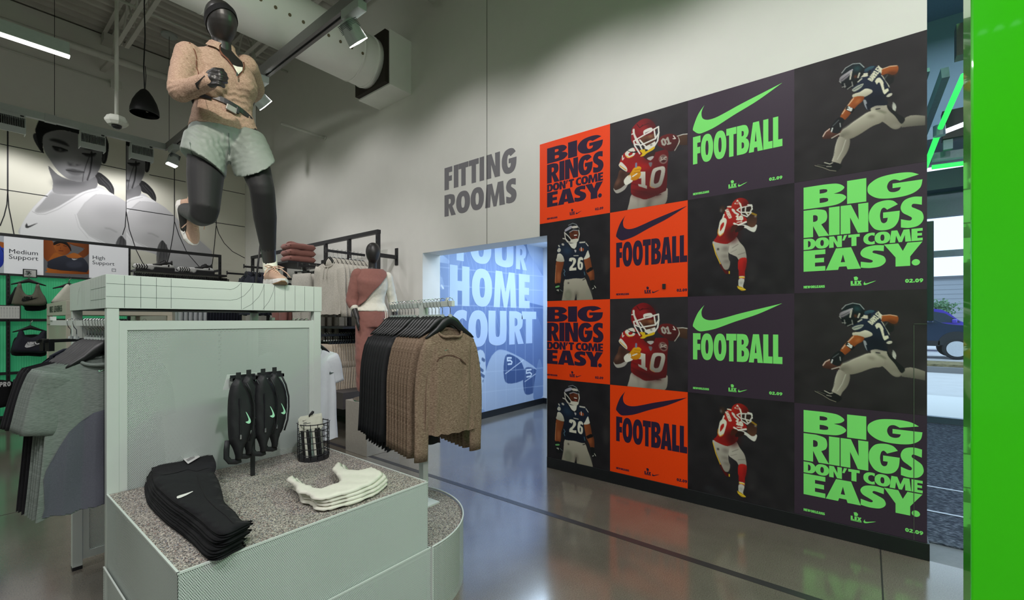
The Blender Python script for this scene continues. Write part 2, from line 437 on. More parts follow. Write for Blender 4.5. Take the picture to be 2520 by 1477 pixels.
def pillow(outline, t, fn, step, R=None, back=True, wob=0., ws=30., seed=0):
    """soft flat piece: outline in (a, b), thickness t rising over R from the edge; fn(a, b, h) gives 3D"""
    P, F, D = cdt(outline, step); R = R or t
    h = t / 2 * np.sqrt(np.clip(1 - (1 - np.clip(D / R, 0, 1)) ** 2, 0, 1))
    w = np.zeros(len(P))
    if wob: w = wob * (np.sin(P[:, 0] * ws + seed) * np.cos(P[:, 1] * ws * .8 + seed * 2) + .6 * np.sin(P[:, 0] * ws * 2.3 + P[:, 1] * ws * 1.7 + seed)) * np.clip(D / R, 0, 1)
    mb = MB(); mb.v = [tuple(fn(float(p[0]), float(p[1]), float(a + b))) for p, a, b in zip(P, h, w)]; mb.f = list(F); n = len(P)
    if back:
        mb.v += [tuple(fn(float(p[0]), float(p[1]), float(-a + b))) for p, a, b in zip(P, h, w)]
        mb.f += [tuple(n + i for i in reversed(f)) for f in F]
        eb = [i for i in range(n) if D[i] < 1e-7]
        m = {n + i: i for i in eb}     # weld the two skins along the edge
        mb.f = [tuple(m.get(i, i) for i in f) for f in mb.f]
    return mb
DG = None
def decal(target, polys, m, name, off=.002, step=3., holes=None, layer=None):
    """print lying on a surface: px outlines dropped on the target mesh along the line of sight"""
    dg = bpy.context.evaluated_depsgraph_get(); ev = target.evaluated_get(dg); me = ev.to_mesh()
    M = target.matrix_world.copy(); q = target; M = Matrix.Translation(wloc(target)) 
    bv = BVHTree.FromPolygons([M @ v.co for v in me.vertices], [tuple(p.vertices) for p in me.polygons])
    mb = MB()
    for pl in polys:
        P, F, D = cdt(pl, step); vs = []; good = []
        for x, y in P:
            r = ray(x, y).normalized(); h = bv.ray_cast(ORG, r)
            if h[0] is None: vs.append(None); continue
            nrm = h[1] if h[1].dot(r) < 0 else -h[1]
            vs.append(h[0] - r * off * .5 + nrm * off)
        k = len(mb.v); idx = {}
        for i, v in enumerate(vs):
            if v is not None: idx[i] = len(mb.v); mb.v.append(tuple(v))
        mb.f += [tuple(idx[i] for i in f) for f in F if all(i in idx for i in f)]
    ev.to_mesh_clear()
    return obj(name, mb, m, target, smooth=True, fixn=False)
SW = [(0, .088), (.017, .043), (.072, 0), (.137, 0), (.276, .034), (.492, .123), (.745, .219), (1, .348, 1), (.745, .281), (.551, .229), (.4, .182), (.276, .149), (.181, .147), (.121, .181), (.105, .243), (.116, .297), (.141, .346, 1), (.061, .244)]   # swoosh, width 1
def swoosh(o, w, ang=0., flip=False, sy=1.):
    """outline in a y-down frame, lower left corner o"""
    c, s_ = math.cos(ang), math.sin(ang); out = []
    for x, y in spl(SW, 5):
        if flip: x = 1 - x
        y *= sy; out.append((o[0] + w * (x * c - y * s_), o[1] - w * (x * s_ + y * c)))
    return out
# ------------------------------------------------------------------ the room
WX, DY, ZC = 3.8, 10.07, 6.3            # right wall, mural wall, roof deck
OPL, OPR, OPT = 4.497, 2.561, 2.365     # fitting room opening in the right wall
PE = -.289                              # end of the poster wall
m_wall = mat('wall_paint', sr(226, 225, 218), .6, var=.012, vs=6, bump=.05, bs=300)
m_wall_cool = mat('passage_paint', sr(222, 226, 230), .5, var=.01, vs=6, bump=.03, bs=300)
m_vest = mat('entrance_paint', sr(120, 142, 150), .6, var=.02, vs=5)
m_deck = mat('deck_paint', sr(190, 187, 178), .6, var=.03, vs=8)
m_black = mat('black_metal', sr(30, 30, 34), .42, var=.08, vs=60)
m_skirt = mat('skirting_black', sr(24, 26, 30), .35, var=.1, vs=20)
m_white_pipe = mat('white_pipe', sr(214, 216, 206), .45, var=.03, vs=20)
def floor_mat():
    m = bpy.data.materials.new('polished_concrete'); m.use_nodes = True
    nt = m.node_tree; N = nt.nodes; L = nt.links; b = N['Principled BSDF']
    tc = N.new('ShaderNodeTexCoord')
    n1 = N.new('ShaderNodeTexNoise'); n1.inputs['Scale'].default_value = 1.1; n1.inputs['Detail'].default_value = 5; n1.inputs['Roughness'].default_value = .6
    n2 = N.new('ShaderNodeTexNoise'); n2.inputs['Scale'].default_value = 160; n2.inputs['Detail'].default_value = 2
    for n in (n1, n2): L.new(tc.outputs['Object'], n.inputs['Vector'])
    r1 = N.new('ShaderNodeValToRGB'); L.new(n1.outputs[0], r1.inputs[0])
    r1.color_ramp.elements[0].position = .3; r1.color_ramp.elements[0].color = (*sr(100, 94, 85), 1)
    r1.color_ramp.elements[1].position = .72; r1.color_ramp.elements[1].color = (*sr(126, 119, 108), 1)
    r2 = N.new('ShaderNodeMapRange'); r2.inputs[1].default_value = .3; r2.inputs[2].default_value = .75; r2.inputs[3].default_value = .72; r2.inputs[4].default_value = 1.2
    L.new(n2.outputs[0], r2.inputs[0])
    mx = N.new('ShaderNodeVectorMath'); mx.operation = 'SCALE'; L.new(r1.outputs[0], mx.inputs[0]); L.new(r2.outputs[0], mx.inputs['Scale'])
    L.new(mx.outputs[0], b.inputs['Base Color'])
    r3 = N.new('ShaderNodeMapRange'); r3.inputs[3].default_value = .10; r3.inputs[4].default_value = .20; L.new(n1.outputs[0], r3.inputs[0]); L.new(r3.outputs[0], b.inputs['Roughness'])
    b.inputs['Specular IOR Level'].default_value = .8; b.inputs['Coat Weight'].default_value = .6; b.inputs['Coat Roughness'].default_value = .13
    return m
m_floor = floor_mat()
fl = struct('floor', MB().box(-8, WX, -6, DY, -.1, 0).box(WX, 12, OPR - .02, OPL + .1, -.1, 0), m_floor)
struct('floor_line', MB().box(2.86, 2.915, -5.5, 9.3, 0, .0012), mat('floor_tape', sr(58, 56, 58), .35, var=.05), fl)
struct('floor_joint', MB().box(1.4, WX, -.068, -.060, 0, .0008), mat('joint_filler', sr(40, 38, 36), .8), fl)
struct('floor_joint', MB().box(-8, 2.8, 5.2, 5.207, 0, .0008), MATS['joint_filler'], fl)
# corrugated roof deck: ribs run along x
mb = MB(); prof = []; y = -6.0
while y < DY:
    prof += [(y, 0), (y + .06, 0), (y + .095, .075), (y + .155, .075)]; y += .19
prof.append((DY + .2, 0)); k = len(prof)
mb.v = [(x, p[0], ZC + p[1]) for x in (-8, WX + .1) for p in prof]; mb.f = [(i, i + 1, k + i + 1, k + i) for i in range(k - 1)]
struct('ceiling', mb, m_deck, fixn=False)
struct('wall_back', MB().box(-8, WX + .2, DY, DY + .2, 0, ZC), m_wall)
struct('wall_left', MB().box(-8.2, -8, -6, DY, 0, ZC), m_wall)
struct('wall_rear', MB().box(-8, 9, -6.2, -6, 0, ZC), m_wall)
wr = struct('wall_right', MB().box(WX, WX + .3, OPL, DY, 0, ZC).box(WX, WX + .3, OPR, OPL, OPT, ZC).box(WX, WX + .3, PE, OPR, 0, ZC), m_wall)
struct('wall_seam', MB().box(WX - .0015, WX, on_x(1198.5, 300, WX).y - .004, on_x(1198.5, 300, WX).y + .004, OPT, 5.9), mat('seam_shadow', sr(120, 122, 112), .8), wr)
struct('baseboard_right', MB().box(WX - .012, WX, PE - .005, OPR + .0, 0, .108).box(WX - .012, WX, OPL, DY, 0, .10).box(WX - .012, WX + .31, PE - .012, PE, 0, .108), m_skirt, bevel=.003)
struct('baseboard_back', MB().box(-8, WX - .013, DY - .012, DY, 0, .10), m_skirt)
# fitting room passage: cool, with its own end wall
struct('wall_passage', MB().box(WX + .3, 12, 4.58, 4.7, 0, 2.9).box(6.66, 6.9, 3.2, 4.58, 0, 2.9).box(9.5, 9.6, 0, 4.6, 0, 2.9).box(WX + .3, 9.6, 2.3, 2.36, 0, 2.9), m_wall_cool)
struct('ceiling_passage', MB().box(WX + .3, 9.6, 2.36, 4.58, 2.8, 2.9), m_wall_cool)
struct('baseboard_passage', MB().box(WX + .3, 6.66, 4.568, 4.58, 0, .10).box(6.65, 6.66, 3.2, 4.568, 0, .10).box(9.49, 9.5, 2.4, 4.56, 0, .10), m_skirt)
# corner guard on the opening
struct('trim_1', MB().box(WX - .004, WX + .05, OPR - .0, OPR + .003, 0, 1.55).box(WX - .004, WX + .0, OPR - .05, OPR, 1.5, 1.55), mat('guard_plastic', sr(190, 200, 210), .25))
ga = on_x(2249, 796, WX).y
struct('trim_2', MB().box(WX - .0078, WX - .0055, ga - .0015, ga + .0015, .11, on_x(2249, 800, WX).z).box(WX - .0078, WX - .0055, PE, ga, on_x(2249, 797, WX).z - .002, on_x(2249, 797, WX).z + .001), mat('guard_clear', sr(90, 88, 88), .15, coat=.6))

# ------------------------------------------------------------------ entrance lobby and the outside
struct('floor_lobby', MB().box(WX, 9, -6, OPR - .3, -.1, -.004), mat('threshold_grey', sr(120, 124, 128), .5))
m_mat = mix_mat('entrance_mat', [(.3, sr(38, 44, 56)), (.5, sr(70, 78, 92)), (.68, sr(126, 136, 150))], 90, .95, .6, stretch=(1, .35, 1))
mt = tag(obj('entrance_mat', MB().box(WX + .32, 8.85, -5.6, 1.8, -.004, .008), m_mat), 'blue grey ribbed carpet mat inside the glass entrance', 'mat')
for x in (4.75, 5.45): obj('metal_strip', MB().box(x, x + .03, -5.6, 1.8, .008, .013), mat('alu', sr(170, 172, 175), .3, 1.0, var=.03), mt)
struct('wall_lobby', MB().box(WX + .3, 9, 2.1, 2.3, 0, ZC).box(WX + .3, 9, -6, -5.9, 0, ZC), m_vest)
struct('ceiling_lobby', MB().box(WX, 9.2, -6, 2.3, 5.9, 6.0), mat('lobby_ceiling', sr(96, 116, 124), .7))
struct('wall_front', MB().box(9, 9.2, -6, 2.3, 3.9, 5.9).box(8.7, 9.0, -6, 2.1, 3.35, 3.62), m_vest)
struct('ceiling_soffit', MB().box(7.6, 9, -6, 2.1, 3.75, 3.9), mat('soffit', sr(150, 165, 178), .6))
m_alu = mat('storefront_frame', sr(110, 128, 142), .35, .6, var=.04)
wf = struct('window_1', MB().box(8.95, 9.05, -6, 2.1, 3.0, 3.36), m_alu)
for z in (.0, 2.42): struct('window_rail', MB().box(8.95, 9.05, -6, 2.1, z, z + .09), m_alu, wf)
for y in (-4.2, -2.5, .9, 2.0): struct('window_mullion', MB().box(8.95, 9.05, y, y + .08, 0, 3.0), m_alu, wf)
struct('window_pane', MB().box(8.995, 9.005, -6, 2.1, .09, 3.0), glass_mat('clear_glass'), wf)
# ------------------------------------------------------------------ lettering: heavy glyphs in a unit box (y up), 1 marks a corner
GL = {
 'I': [[(0, 0, 1), (1, 0, 1), (1, 1, 1), (0, 1, 1)]],
 'L': [[(0, 0, 1), (1, 0, 1), (1, .24, 1), (.56, .24, 1), (.56, 1, 1), (0, 1, 1)]],
 'T': [[(.28, 0, 1), (.72, 0, 1), (.72, .76, 1), (1, .76, 1), (1, 1, 1), (0, 1, 1), (0, .76, 1), (.28, .76, 1)]],
 'E': [[(0, 0, 1), (1, 0, 1), (1, .22, 1), (.53, .22, 1), (.53, .40, 1), (.94, .40, 1), (.94, .61, 1), (.53, .61, 1), (.53, .78, 1), (1, .78, 1), (1, 1, 1), (0, 1, 1)]],
 'F': [[(0, 0, 1), (.58, 0, 1), (.58, .37, 1), (.96, .37, 1), (.96, .60, 1), (.58, .60, 1), (.58, .76, 1), (1, .76, 1), (1, 1, 1), (0, 1, 1)]],
 'H': [[(0, 0, 1), (.39, 0, 1), (.39, .38, 1), (.61, .38, 1), (.61, 0, 1), (1, 0, 1), (1, 1, 1), (.61, 1, 1), (.61, .62, 1), (.39, .62, 1), (.39, 1, 1), (0, 1, 1)]],
 'N': [[(0, 0, 1), (.36, 0, 1), (.35, .56, 1), (.63, 0, 1), (1, 0, 1), (1, 1, 1), (.64, 1, 1), (.66, .45, 1), (.38, 1, 1), (0, 1, 1)]],
 'M': [[(0, 0, 1), (.26, 0, 1), (.30, .56, 1), (.43, 0, 1), (.58, 0, 1), (.71, .56, 1), (.73, 0, 1), (1, 0, 1), (.92, 1, 1), (.65, 1, 1), (.505, .42, 1), (.36, 1, 1), (.08, 1, 1)]],
 'A': [[(0, 0, 1), (.36, 0, 1), (.39, .14, 1), (.60, .14, 1), (.63, 0, 1), (1, 0, 1), (.73, 1, 1), (.30, 1, 1)], [(.435, .34, 1), (.56, .34, 1), (.50, .70, 1)]],
 'Y': [[(.31, 0, 1), (.69, 0, 1), (.69, .40, 1), (1, 1, 1), (.62, 1, 1), (.5, .66, 1), (.38, 1, 1), (0, 1, 1), (.31, .40, 1)]],
 'B': [[(0, 0, 1), (.50, 0, 1), (.82, .05), (1, .27), (.92, .45), (.72, .53, 1), (.88, .60), (.96, .76), (.80, .95), (.50, 1, 1), (0, 1, 1)],
       [(.39, .62, 1), (.48, .62, 1), (.56, .66), (.56, .76), (.48, .80, 1), (.39, .80, 1)], [(.39, .20, 1), (.48, .20, 1), (.58, .24), (.58, .36), (.48, .41, 1), (.39, .41, 1)]],
 'R': [[(0, 0, 1), (.38, 0, 1), (.38, .40, 1), (.60, 0, 1), (1, 0, 1), (.70, .43, 1), (.88, .53), (.93, .72), (.84, .92), (.50, 1, 1), (0, 1, 1)],
       [(.38, .55, 1), (.46, .55, 1), (.55, .60), (.55, .74), (.46, .79, 1), (.38, .79, 1)]],
 'D': [[(0, 0, 1), (.42, 0, 1), (.74, .05), (.96, .25), (1, .5), (.96, .75), (.74, .95), (.42, 1, 1), (0, 1, 1)], [(.38, .22, 1), (.45, .22, 1), (.57, .32), (.60, .5), (.57, .68), (.45, .78, 1), (.38, .78, 1)]],
 'O': [[(.5, 0), (.22, .06), (.04, .27), (0, .5), (.04, .73), (.22, .94), (.5, 1), (.78, .94), (.96, .73), (1, .5), (.96, .27), (.78, .06)], [(.5, .24), (.41, .29), (.37, .5), (.41, .71), (.5, .76), (.59, .71), (.63, .5), (.59, .29)]],
 'C': [[(1, .04, 1), (.97, .30, 1), (.72, .22), (.48, .32), (.42, .5), (.48, .68), (.72, .78), (.97, .70, 1), (1, .96, 1), (.75, 1), (.35, .95), (.07, .75), (0, .5), (.07, .25), (.35, .05), (.75, 0)]],
 'G': [[(1, .60, 1), (.47, .60, 1), (.47, .41, 1), (.62, .41, 1), (.59, .29), (.50, .24), (.41, .30), (.37, .5), (.41, .70), (.50, .76), (.60, .68, 1), (.94, .82, 1), (.78, .96), (.52, 1), (.22, .93), (.04, .72), (0, .5), (.04, .28), (.22, .06), (.52, 0), (.80, .07), (.96, .28)]],
 'S': [[(.03, .04, 1), (.38, 0), (.78, .05), (.99, .24), (.93, .47), (.68, .60), (.50, .68), (.56, .77), (.92, .71, 1), (.93, .97, 1), (.55, 1), (.18, .92), (.02, .72), (.10, .53), (.36, .40), (.50, .32), (.42, .24), (.03, .31, 1)]],
 'U': [[(0, 1, 1), (0, .32), (.10, .08), (.5, 0), (.90, .08), (1, .32), (1, 1, 1), (.62, 1, 1), (.62, .36), (.5, .25), (.38, .36), (.38, 1, 1)]],
 '.': [[(.5, 0), (.15, .15), (0, .5), (.15, .85), (.5, 1), (.85, .85), (1, .5), (.85, .15)]],
 "'": [[(0, 0, 1), (.45, 0, 1), (1, 1, 1), (.35, 1, 1)]],
 '0': [[(.5, 0), (.15, .12), (0, .5), (.15, .88), (.5, 1), (.85, .88), (1, .5), (.85, .12)], [(.5, .27), (.38, .5), (.5, .73), (.62, .5)]],
 '2': [[(0, 0, 1), (1, 0, 1), (1, .24, 1), (.52, .24, 1), (.86, .50), (.95, .74), (.80, .94), (.48, 1), (.05, .88, 1), (.05, .62, 1), (.38, .74), (.52, .66), (.40, .50), (0, .22, 1)]],
 '9': [[(.10, 0, 1), (.55, 0, 1), (.90, .34), (1, .66), (.85, .92), (.5, 1), (.15, .92), (0, .66), (.14, .40), (.42, .33, 1)], [(.5, .54), (.38, .66), (.5, .80), (.62, .66)]],
 'W': [[(.18, 0, 1), (.42, 0, 1), (.5, .45, 1), (.58, 0, 1), (.82, 0, 1), (1, 1, 1), (.74, 1, 1), (.67, .5, 1), (.6, 1, 1), (.4, 1, 1), (.33, .5, 1), (.26, 1, 1), (0, 1, 1)]],
 'K': [[(0, 0, 1), (.36, 0, 1), (.36, .36, 1), (.58, 0, 1), (1, 0, 1), (.66, .53, 1), (.98, 1, 1), (.58, 1, 1), (.36, .64, 1), (.36, 1, 1), (0, 1, 1)]],
}
def glyph(F, ch, x0, x1, z0, z1, col):
    loops = [[(x0 + (x1 - x0) * p[0], z0 + (z1 - z0) * p[1]) for p in spl(l, 6)] for l in GL[ch]]
    F.shape(loops[0], col, loops[1:])
def word(F, t, x0, x1, z0, z1, col, gap=.06, wd={}):
    """a word fitted between x0 and x1"""
    w = [wd.get(c, {'I': .5, '.': .42, "'": .4, 'M': 1.25, 'W': 1.3, ' ': .4, 'L': .8, 'E': .8, 'F': .8}.get(c, 1.)) for c in t]
    s = (x1 - x0) / (sum(w) + gap * (len(t) - 1)); x = x0
    for c, k in zip(t, w):
        if c != ' ': glyph(F, c, x, x + k * s, z0, z0 + (z1 - z0) * (.34 if c == '.' else 1), col)
        x += (k + gap) * s
PURP, ORNG, GREN, INK = (58, 44, 60), (255, 70, 0), (134, 240, 122), (46, 30, 58)
# shared letter layouts read off the wall: u to the right in metres from the left end of the lettering
def U(xc, o, sc, y0): return y0 - on_x(o + xc / sc, 700, WX).y
def lay(F, rows, col, o, sc, y0):
    for z0, z1, ls in rows:
        for ch, a, b in ls:
            zz0, zz1 = (z0, z1)
            if ch == '.': zz1 = z0 + (z1 - z0) * .27
            if ch == "'": zz0 = z0 + (z1 - z0) * .55
            glyph(F, ch, U(a, o, sc, y0), U(b, o, sc, y0), zz0, zz1, col)
BIG = [(.444, .600, (('B', 178, 660), ('I', 672, 890), ('G', 903, 1528))),
       (.241, .435, (('R', 178, 467), ('I', 466, 587), ('N', 598, 913), ('G', 918, 1270), ('S', 1275, 1542))),
       (.155, .233, (('D', 178, 312), ('O', 310, 467), ('N', 468, 613), ("'", 617, 672), ('T', 685, 815), ('C', 857, 988), ('O', 985, 1162), ('M', 1155, 1400), ('E', 1403, 1530))),
       (.0, .148, (('E', 178, 425), ('A', 430, 828), ('S', 818, 1112), ('Y', 1090, 1528), ('.', 1405, 1500)))]
FOOT = [(0., .224, (('F', 75, 160), ('O', 165, 303), ('O', 310, 453), ('T', 453, 567), ('B', 573, 712), ('A', 708, 868), ('L', 872, 977), ('L', 983, 1090)))]
def small_print(r, du, col, zb, w):
    """place name, event mark with swoosh, date along the foot of a poster"""
    F = Flat(fnL(du, 0)); word(F, 'NEW ORLEANS', 0, .125, zb - .0, zb + .018, col, gap=.03, wd={' ': .05}); F.build('place_name', r, True); F = Flat(fnL(du, 0))
    x = .268; z = zb + .012
    word(F, 'LIX', x, x + .058, z, z + .026, col, gap=.05) if 'X' in GL else None
    F.rect(x, z - .006, x + .058, z - .002, col); F.shape([(x + .020, z + .03), (x + .036, z + .03), (x + .040, z + .046), (x + .03, z + .056), (x + .016, z + .052)], col)
    s = swoosh((0, 0), .066); F.shape([(x + .068 + a, z - .004 - b * 1.15) for a, b in s], col)
    stuff(F.build('event_mark', r, True)); F = Flat(fnL(du, 0)); word(F, '02.09', w - .085, w, zb + .012, zb + .036, col, gap=.06); F.build('date', r, True)
GL['P'] = [[(0, 0, 1), (.40, 0, 1), (.40, .34, 1), (.55, .34, 1), (.85, .40), (1, .66), (.85, .94), (.55, 1, 1), (0, 1, 1)], [(.40, .55, 1), (.50, .55, 1), (.60, .60), (.60, .74), (.50, .79, 1), (.40, .79, 1)]]
GL['X'] = [[(0, 0, 1), (.4, 0, 1), (.5, .25, 1), (.6, 0, 1), (1, 0, 1), (.72, .5, 1), (1, 1, 1), (.6, 1, 1), (.5, .75, 1), (.4, 1, 1), (0, 1, 1), (.28, .5, 1)]]
# ------------------------------------------------------------------ the painted players
class PC(Canvas):
    """canvas for a poster whose outlines are read off an enlarged crop of the wall"""
    def __init__(s, ox, oy, sc, yl, zb, w, h, bg, res=235):
        s.W_, s.H_ = w, h
        def tf(x, y):
            p = on_x(ox + x / sc, oy + y / sc, WX)
            return ((yl - p.y) / w * (s.w - 1), (1 - (p.z - zb) / h) * (s.h - 1))
        super().__init__(int(res * w / h), res, bg, tf)
def rows_of(): pass
CY_ = [2.652, 1.862, 1.164, .415, PE]; RZ = [3.312, 2.491, 1.694, .905, .108]
def vig(c, k=14):
    r = np.random.RandomState(5); n = c._blur(r.rand(c.h, c.w), 9); n = (n - n.mean()) / n.std()
    c.a = np.clip(c.a + (n * k / 255 * .16)[..., None], 0, 1)
def art_player_ball():            # the player reaching down with the ball
    c = PC(1960, 120, 4.615, CY_[3], RZ[1], CY_[3] - PE, RZ[0] - RZ[1], (44, 40, 43)); P = c.poly; vig(c)
    SK, SK2, NV, WH, PT = (176, 92, 40), (84, 42, 20), (30, 42, 66), (226, 220, 200), (188, 180, 164)
    P([(1010, 330), (1040, 285), (1105, 295), (1100, 380), (1040, 415), (1000, 365)], (26, 28, 30)); c.line([(1000, 350), (1035, 300)], 1.2, (90, 95, 95))
    P([(950, 250), (1060, 202), (1140, 195), (1157, 222), (1145, 272), (1100, 300), (1030, 288), (965, 305)], SK, (120, 60, 26)); c.blob(1090, 285, 60, 22, SK2, .8, 2)
    c.line([(965, 238), (1060, 204), (1140, 197)], 1.4, (240, 215, 190), .8)
    P([(932, 232), (968, 228), (962, 285), (948, 280)], WH)
    P([(1185, 850, 1), (1240, 785), (1330, 758), (1460, 765, 1), (1460, 872, 1), (1330, 882), (1195, 898, 1)], (150, 144, 132), (92, 88, 80))
    P([(860, 640), (1000, 636), (1040, 660), (1110, 740), (1190, 800), (1190, 880), (1140, 917), (1080, 905), (990, 840), (900, 800), (850, 730)], PT, (120, 114, 102), 60)
    c.blob(1130, 880, 55, 25, (146, 140, 128), .7, 2); c.blob(990, 800, 60, 22, (132, 126, 114), .7, 3, .6)
    P([(1095, 608), (1130, 650), (1122, 712), (1092, 690)], (190, 190, 180)); P([(1028, 640), (1090, 690), (1150, 740), (1232, 800), (1188, 855), (1120, 770), (1045, 700)], (24, 25, 28))
    P([(820, 720), (930, 700), (1000, 770), (965, 840), (860, 885), (710, 980), (605, 1027), (520, 1012), (483, 985), (518, 930), (580, 888), (640, 840), (720, 785)], (196, 188, 172), (128, 121, 108), 75)
    c.blob(560, 965, 55, 32, (110, 104, 92), .6, 3); c.blob(520, 990, 25, 14, (84, 78, 68), .7, 2); c.blob(850, 770, 45, 20, (120, 114, 100), .6, 2)
    c.line([(520, 925), (640, 842), (800, 735)], 1.6, (226, 220, 206), .7, 1); c.blob(960, 715, 70, 14, (96, 98, 80), .6, 1, .3); c.line([(905, 690), (945, 684)], 2, (40, 40, 46))
    P([(488, 1000), (560, 1022), (607, 1020), (603, 1100), (575, 1180), (525, 1255), (487, 1316), (404, 1287), (430, 1205), (442, 1110), (466, 1040)], (178, 170, 156), (126, 119, 108), 10)
    c.line([(560, 1040), (520, 1160), (465, 1260)], 1.4, (206, 200, 188), .7); c.line([(468, 1030), (440, 1130), (415, 1270)], 1.3, (214, 208, 196), .6)
    P([(205, 1332), (262, 1320), (330, 1298), (408, 1287), (500, 1312), (515, 1342), (450, 1402), (380, 1390), (300, 1362), (215, 1347)], (24, 24, 27))
    c.line([(212, 1330), (300, 1352), (380, 1384), (448, 1392)], 1.5, (130, 122, 110)); c.line([(320, 1296), (380, 1312), (410, 1298)], 1.6, (196, 190, 176)); c.line([(345, 1340), (395, 1340)], 1.8, (150, 145, 135)); c.line([(240, 1322), (330, 1330)], 1, (100, 96, 88))
    P([(760, 250), (830, 205), (890, 198), (930, 230), (962, 290), (1000, 350), (1042, 410), (1066, 480), (1082, 525), (1032, 555), (1030, 640), (900, 652), (800, 700), (768, 640), (748, 560), (735, 500), (650, 490), (636, 430), (680, 360), (720, 300)], NV, (20, 26, 40), 80)
    c.blob(900, 580, 120, 70, (16, 20, 32), .6, 4); c.blob(1080, 560, 80, 55, (34, 32, 36), .9, 4)
    P([(765, 250), (830, 210), (885, 203), (850, 240), (790, 268)], (60, 96, 108), (38, 60, 76)); P([(712, 332), (745, 290), (822, 280), (808, 315), (760, 325)], (214, 208, 188)); P([(815, 262), (845, 245), (838, 300), (812, 308)], (18, 22, 30))
    P([(760, 590), (785, 585), (800, 620), (790, 640), (805, 700), (775, 650)], (150, 152, 160))
    P([(640, 525), (720, 495), (785, 458), (850, 468), (863, 495), (825, 525), (780, 548), (742, 548), (648, 560)], WH, (176, 168, 148))
    P([(650, 556), (762, 545), (756, 592), (700, 640), (660, 682), (620, 732), (590, 772), (545, 812), (498, 786), (530, 712), (585, 640)], SK, (126, 62, 26), 40); c.blob(700, 600, 45, 18, (206, 128, 70), .6, 2, -.8); c.line([(646, 570), (580, 655), (520, 745)], 1.6, (236, 200, 170), .9)
    P([(578, 650), (666, 690), (632, 737), (553, 690)], (18, 18, 20), sm=False); c.text('26', (590, 662), (25, 12), (-12, 30), 1.8, (240, 240, 235))
    P([(295, 1018), (318, 962), (378, 905), (425, 905), (480, 940), (520, 890), (522, 915), (492, 968), (470, 1002), (400, 1022), (330, 1027)], (122, 78, 64), (60, 34, 28)); c.line([(302, 1000), (330, 950), (380, 912)], 1.8, (224, 196, 184)); c.line([(402, 1018), (490, 968)], 1.8, (200, 190, 180))
    P([(488, 780), (547, 812), (525, 858), (522, 905), (482, 958), (432, 962), (390, 942), (385, 900), (430, 832)], (24, 26, 30)); c.line([(415, 880), (480, 815)], 1.4, (90, 96, 100)); c.line([(398, 945), (410, 905)], 2, (220, 220, 220)); c.line([(495, 850), (500, 890)], 1.6, (160, 160, 160))
    P([(490, 372), (520, 290), (560, 230), (640, 175), (720, 168), (772, 215), (762, 290), (722, 340), (690, 400), (640, 440), (590, 462), (540, 450), (508, 410)], (22, 34, 40), (12, 16, 20)); c.blob(690, 230, 42, 26, (40, 84, 88), .9, 3)
    P([(497, 330), (560, 282), (640, 236), (612, 300), (560, 350), (505, 382), (487, 374)], (176, 170, 178), (112, 106, 112)); c.line([(510, 360), (600, 290)], 1, (60, 60, 66)); c.line([(530, 372), (600, 310)], 1, (60, 60, 66))
    c.line([(515, 280), (560, 222), (640, 176), (720, 170), (768, 215)], 1.3, (190, 196, 196), .9); c.line([(625, 268), (610, 350)], 2.5, (196, 190, 176)); c.line([(716, 282), (700, 330)], 2.5, (196, 190, 176)); c.blob(670, 320, 16, 20, (120, 60, 30), .8, 1)
    for a, b in (((488, 372), (505, 392)), ((520, 440), (560, 430)), ((580, 462), (640, 420)), ((545, 400), (552, 445)), ((630, 380), (640, 430))): c.line([a, b], 1.4, (150, 148, 144))
    P([(632, 470), (690, 425), (762, 400), (730, 450), (660, 490)], (170, 172, 160)); c.line([(650, 470), (740, 420)], 1, (40, 60, 70)); c.line([(700, 380), (740, 345)], 2.2, (200, 196, 180))
    c.text('BARKLEY', (815, 348), (17, -22), (44, 24), 1.8, (226, 220, 196))
    P([(890, 375, 1), (915, 340), (950, 335), (985, 380), (990, 420), (1000, 470, 1), (1040, 452, 1), (1050, 480, 1), (1000, 524, 1), (985, 505, 1), (960, 430), (940, 385), (912, 410, 1)], (226, 220, 196)); P([(958, 300), (985, 320), (1010, 365), (1050, 420), (1052, 448), (1028, 400), (990, 345)], (206, 200, 180))
    P([(1020, 545), (1050, 515), (1085, 510), (1080, 535), (1045, 552)], (200, 196, 180))
    return c
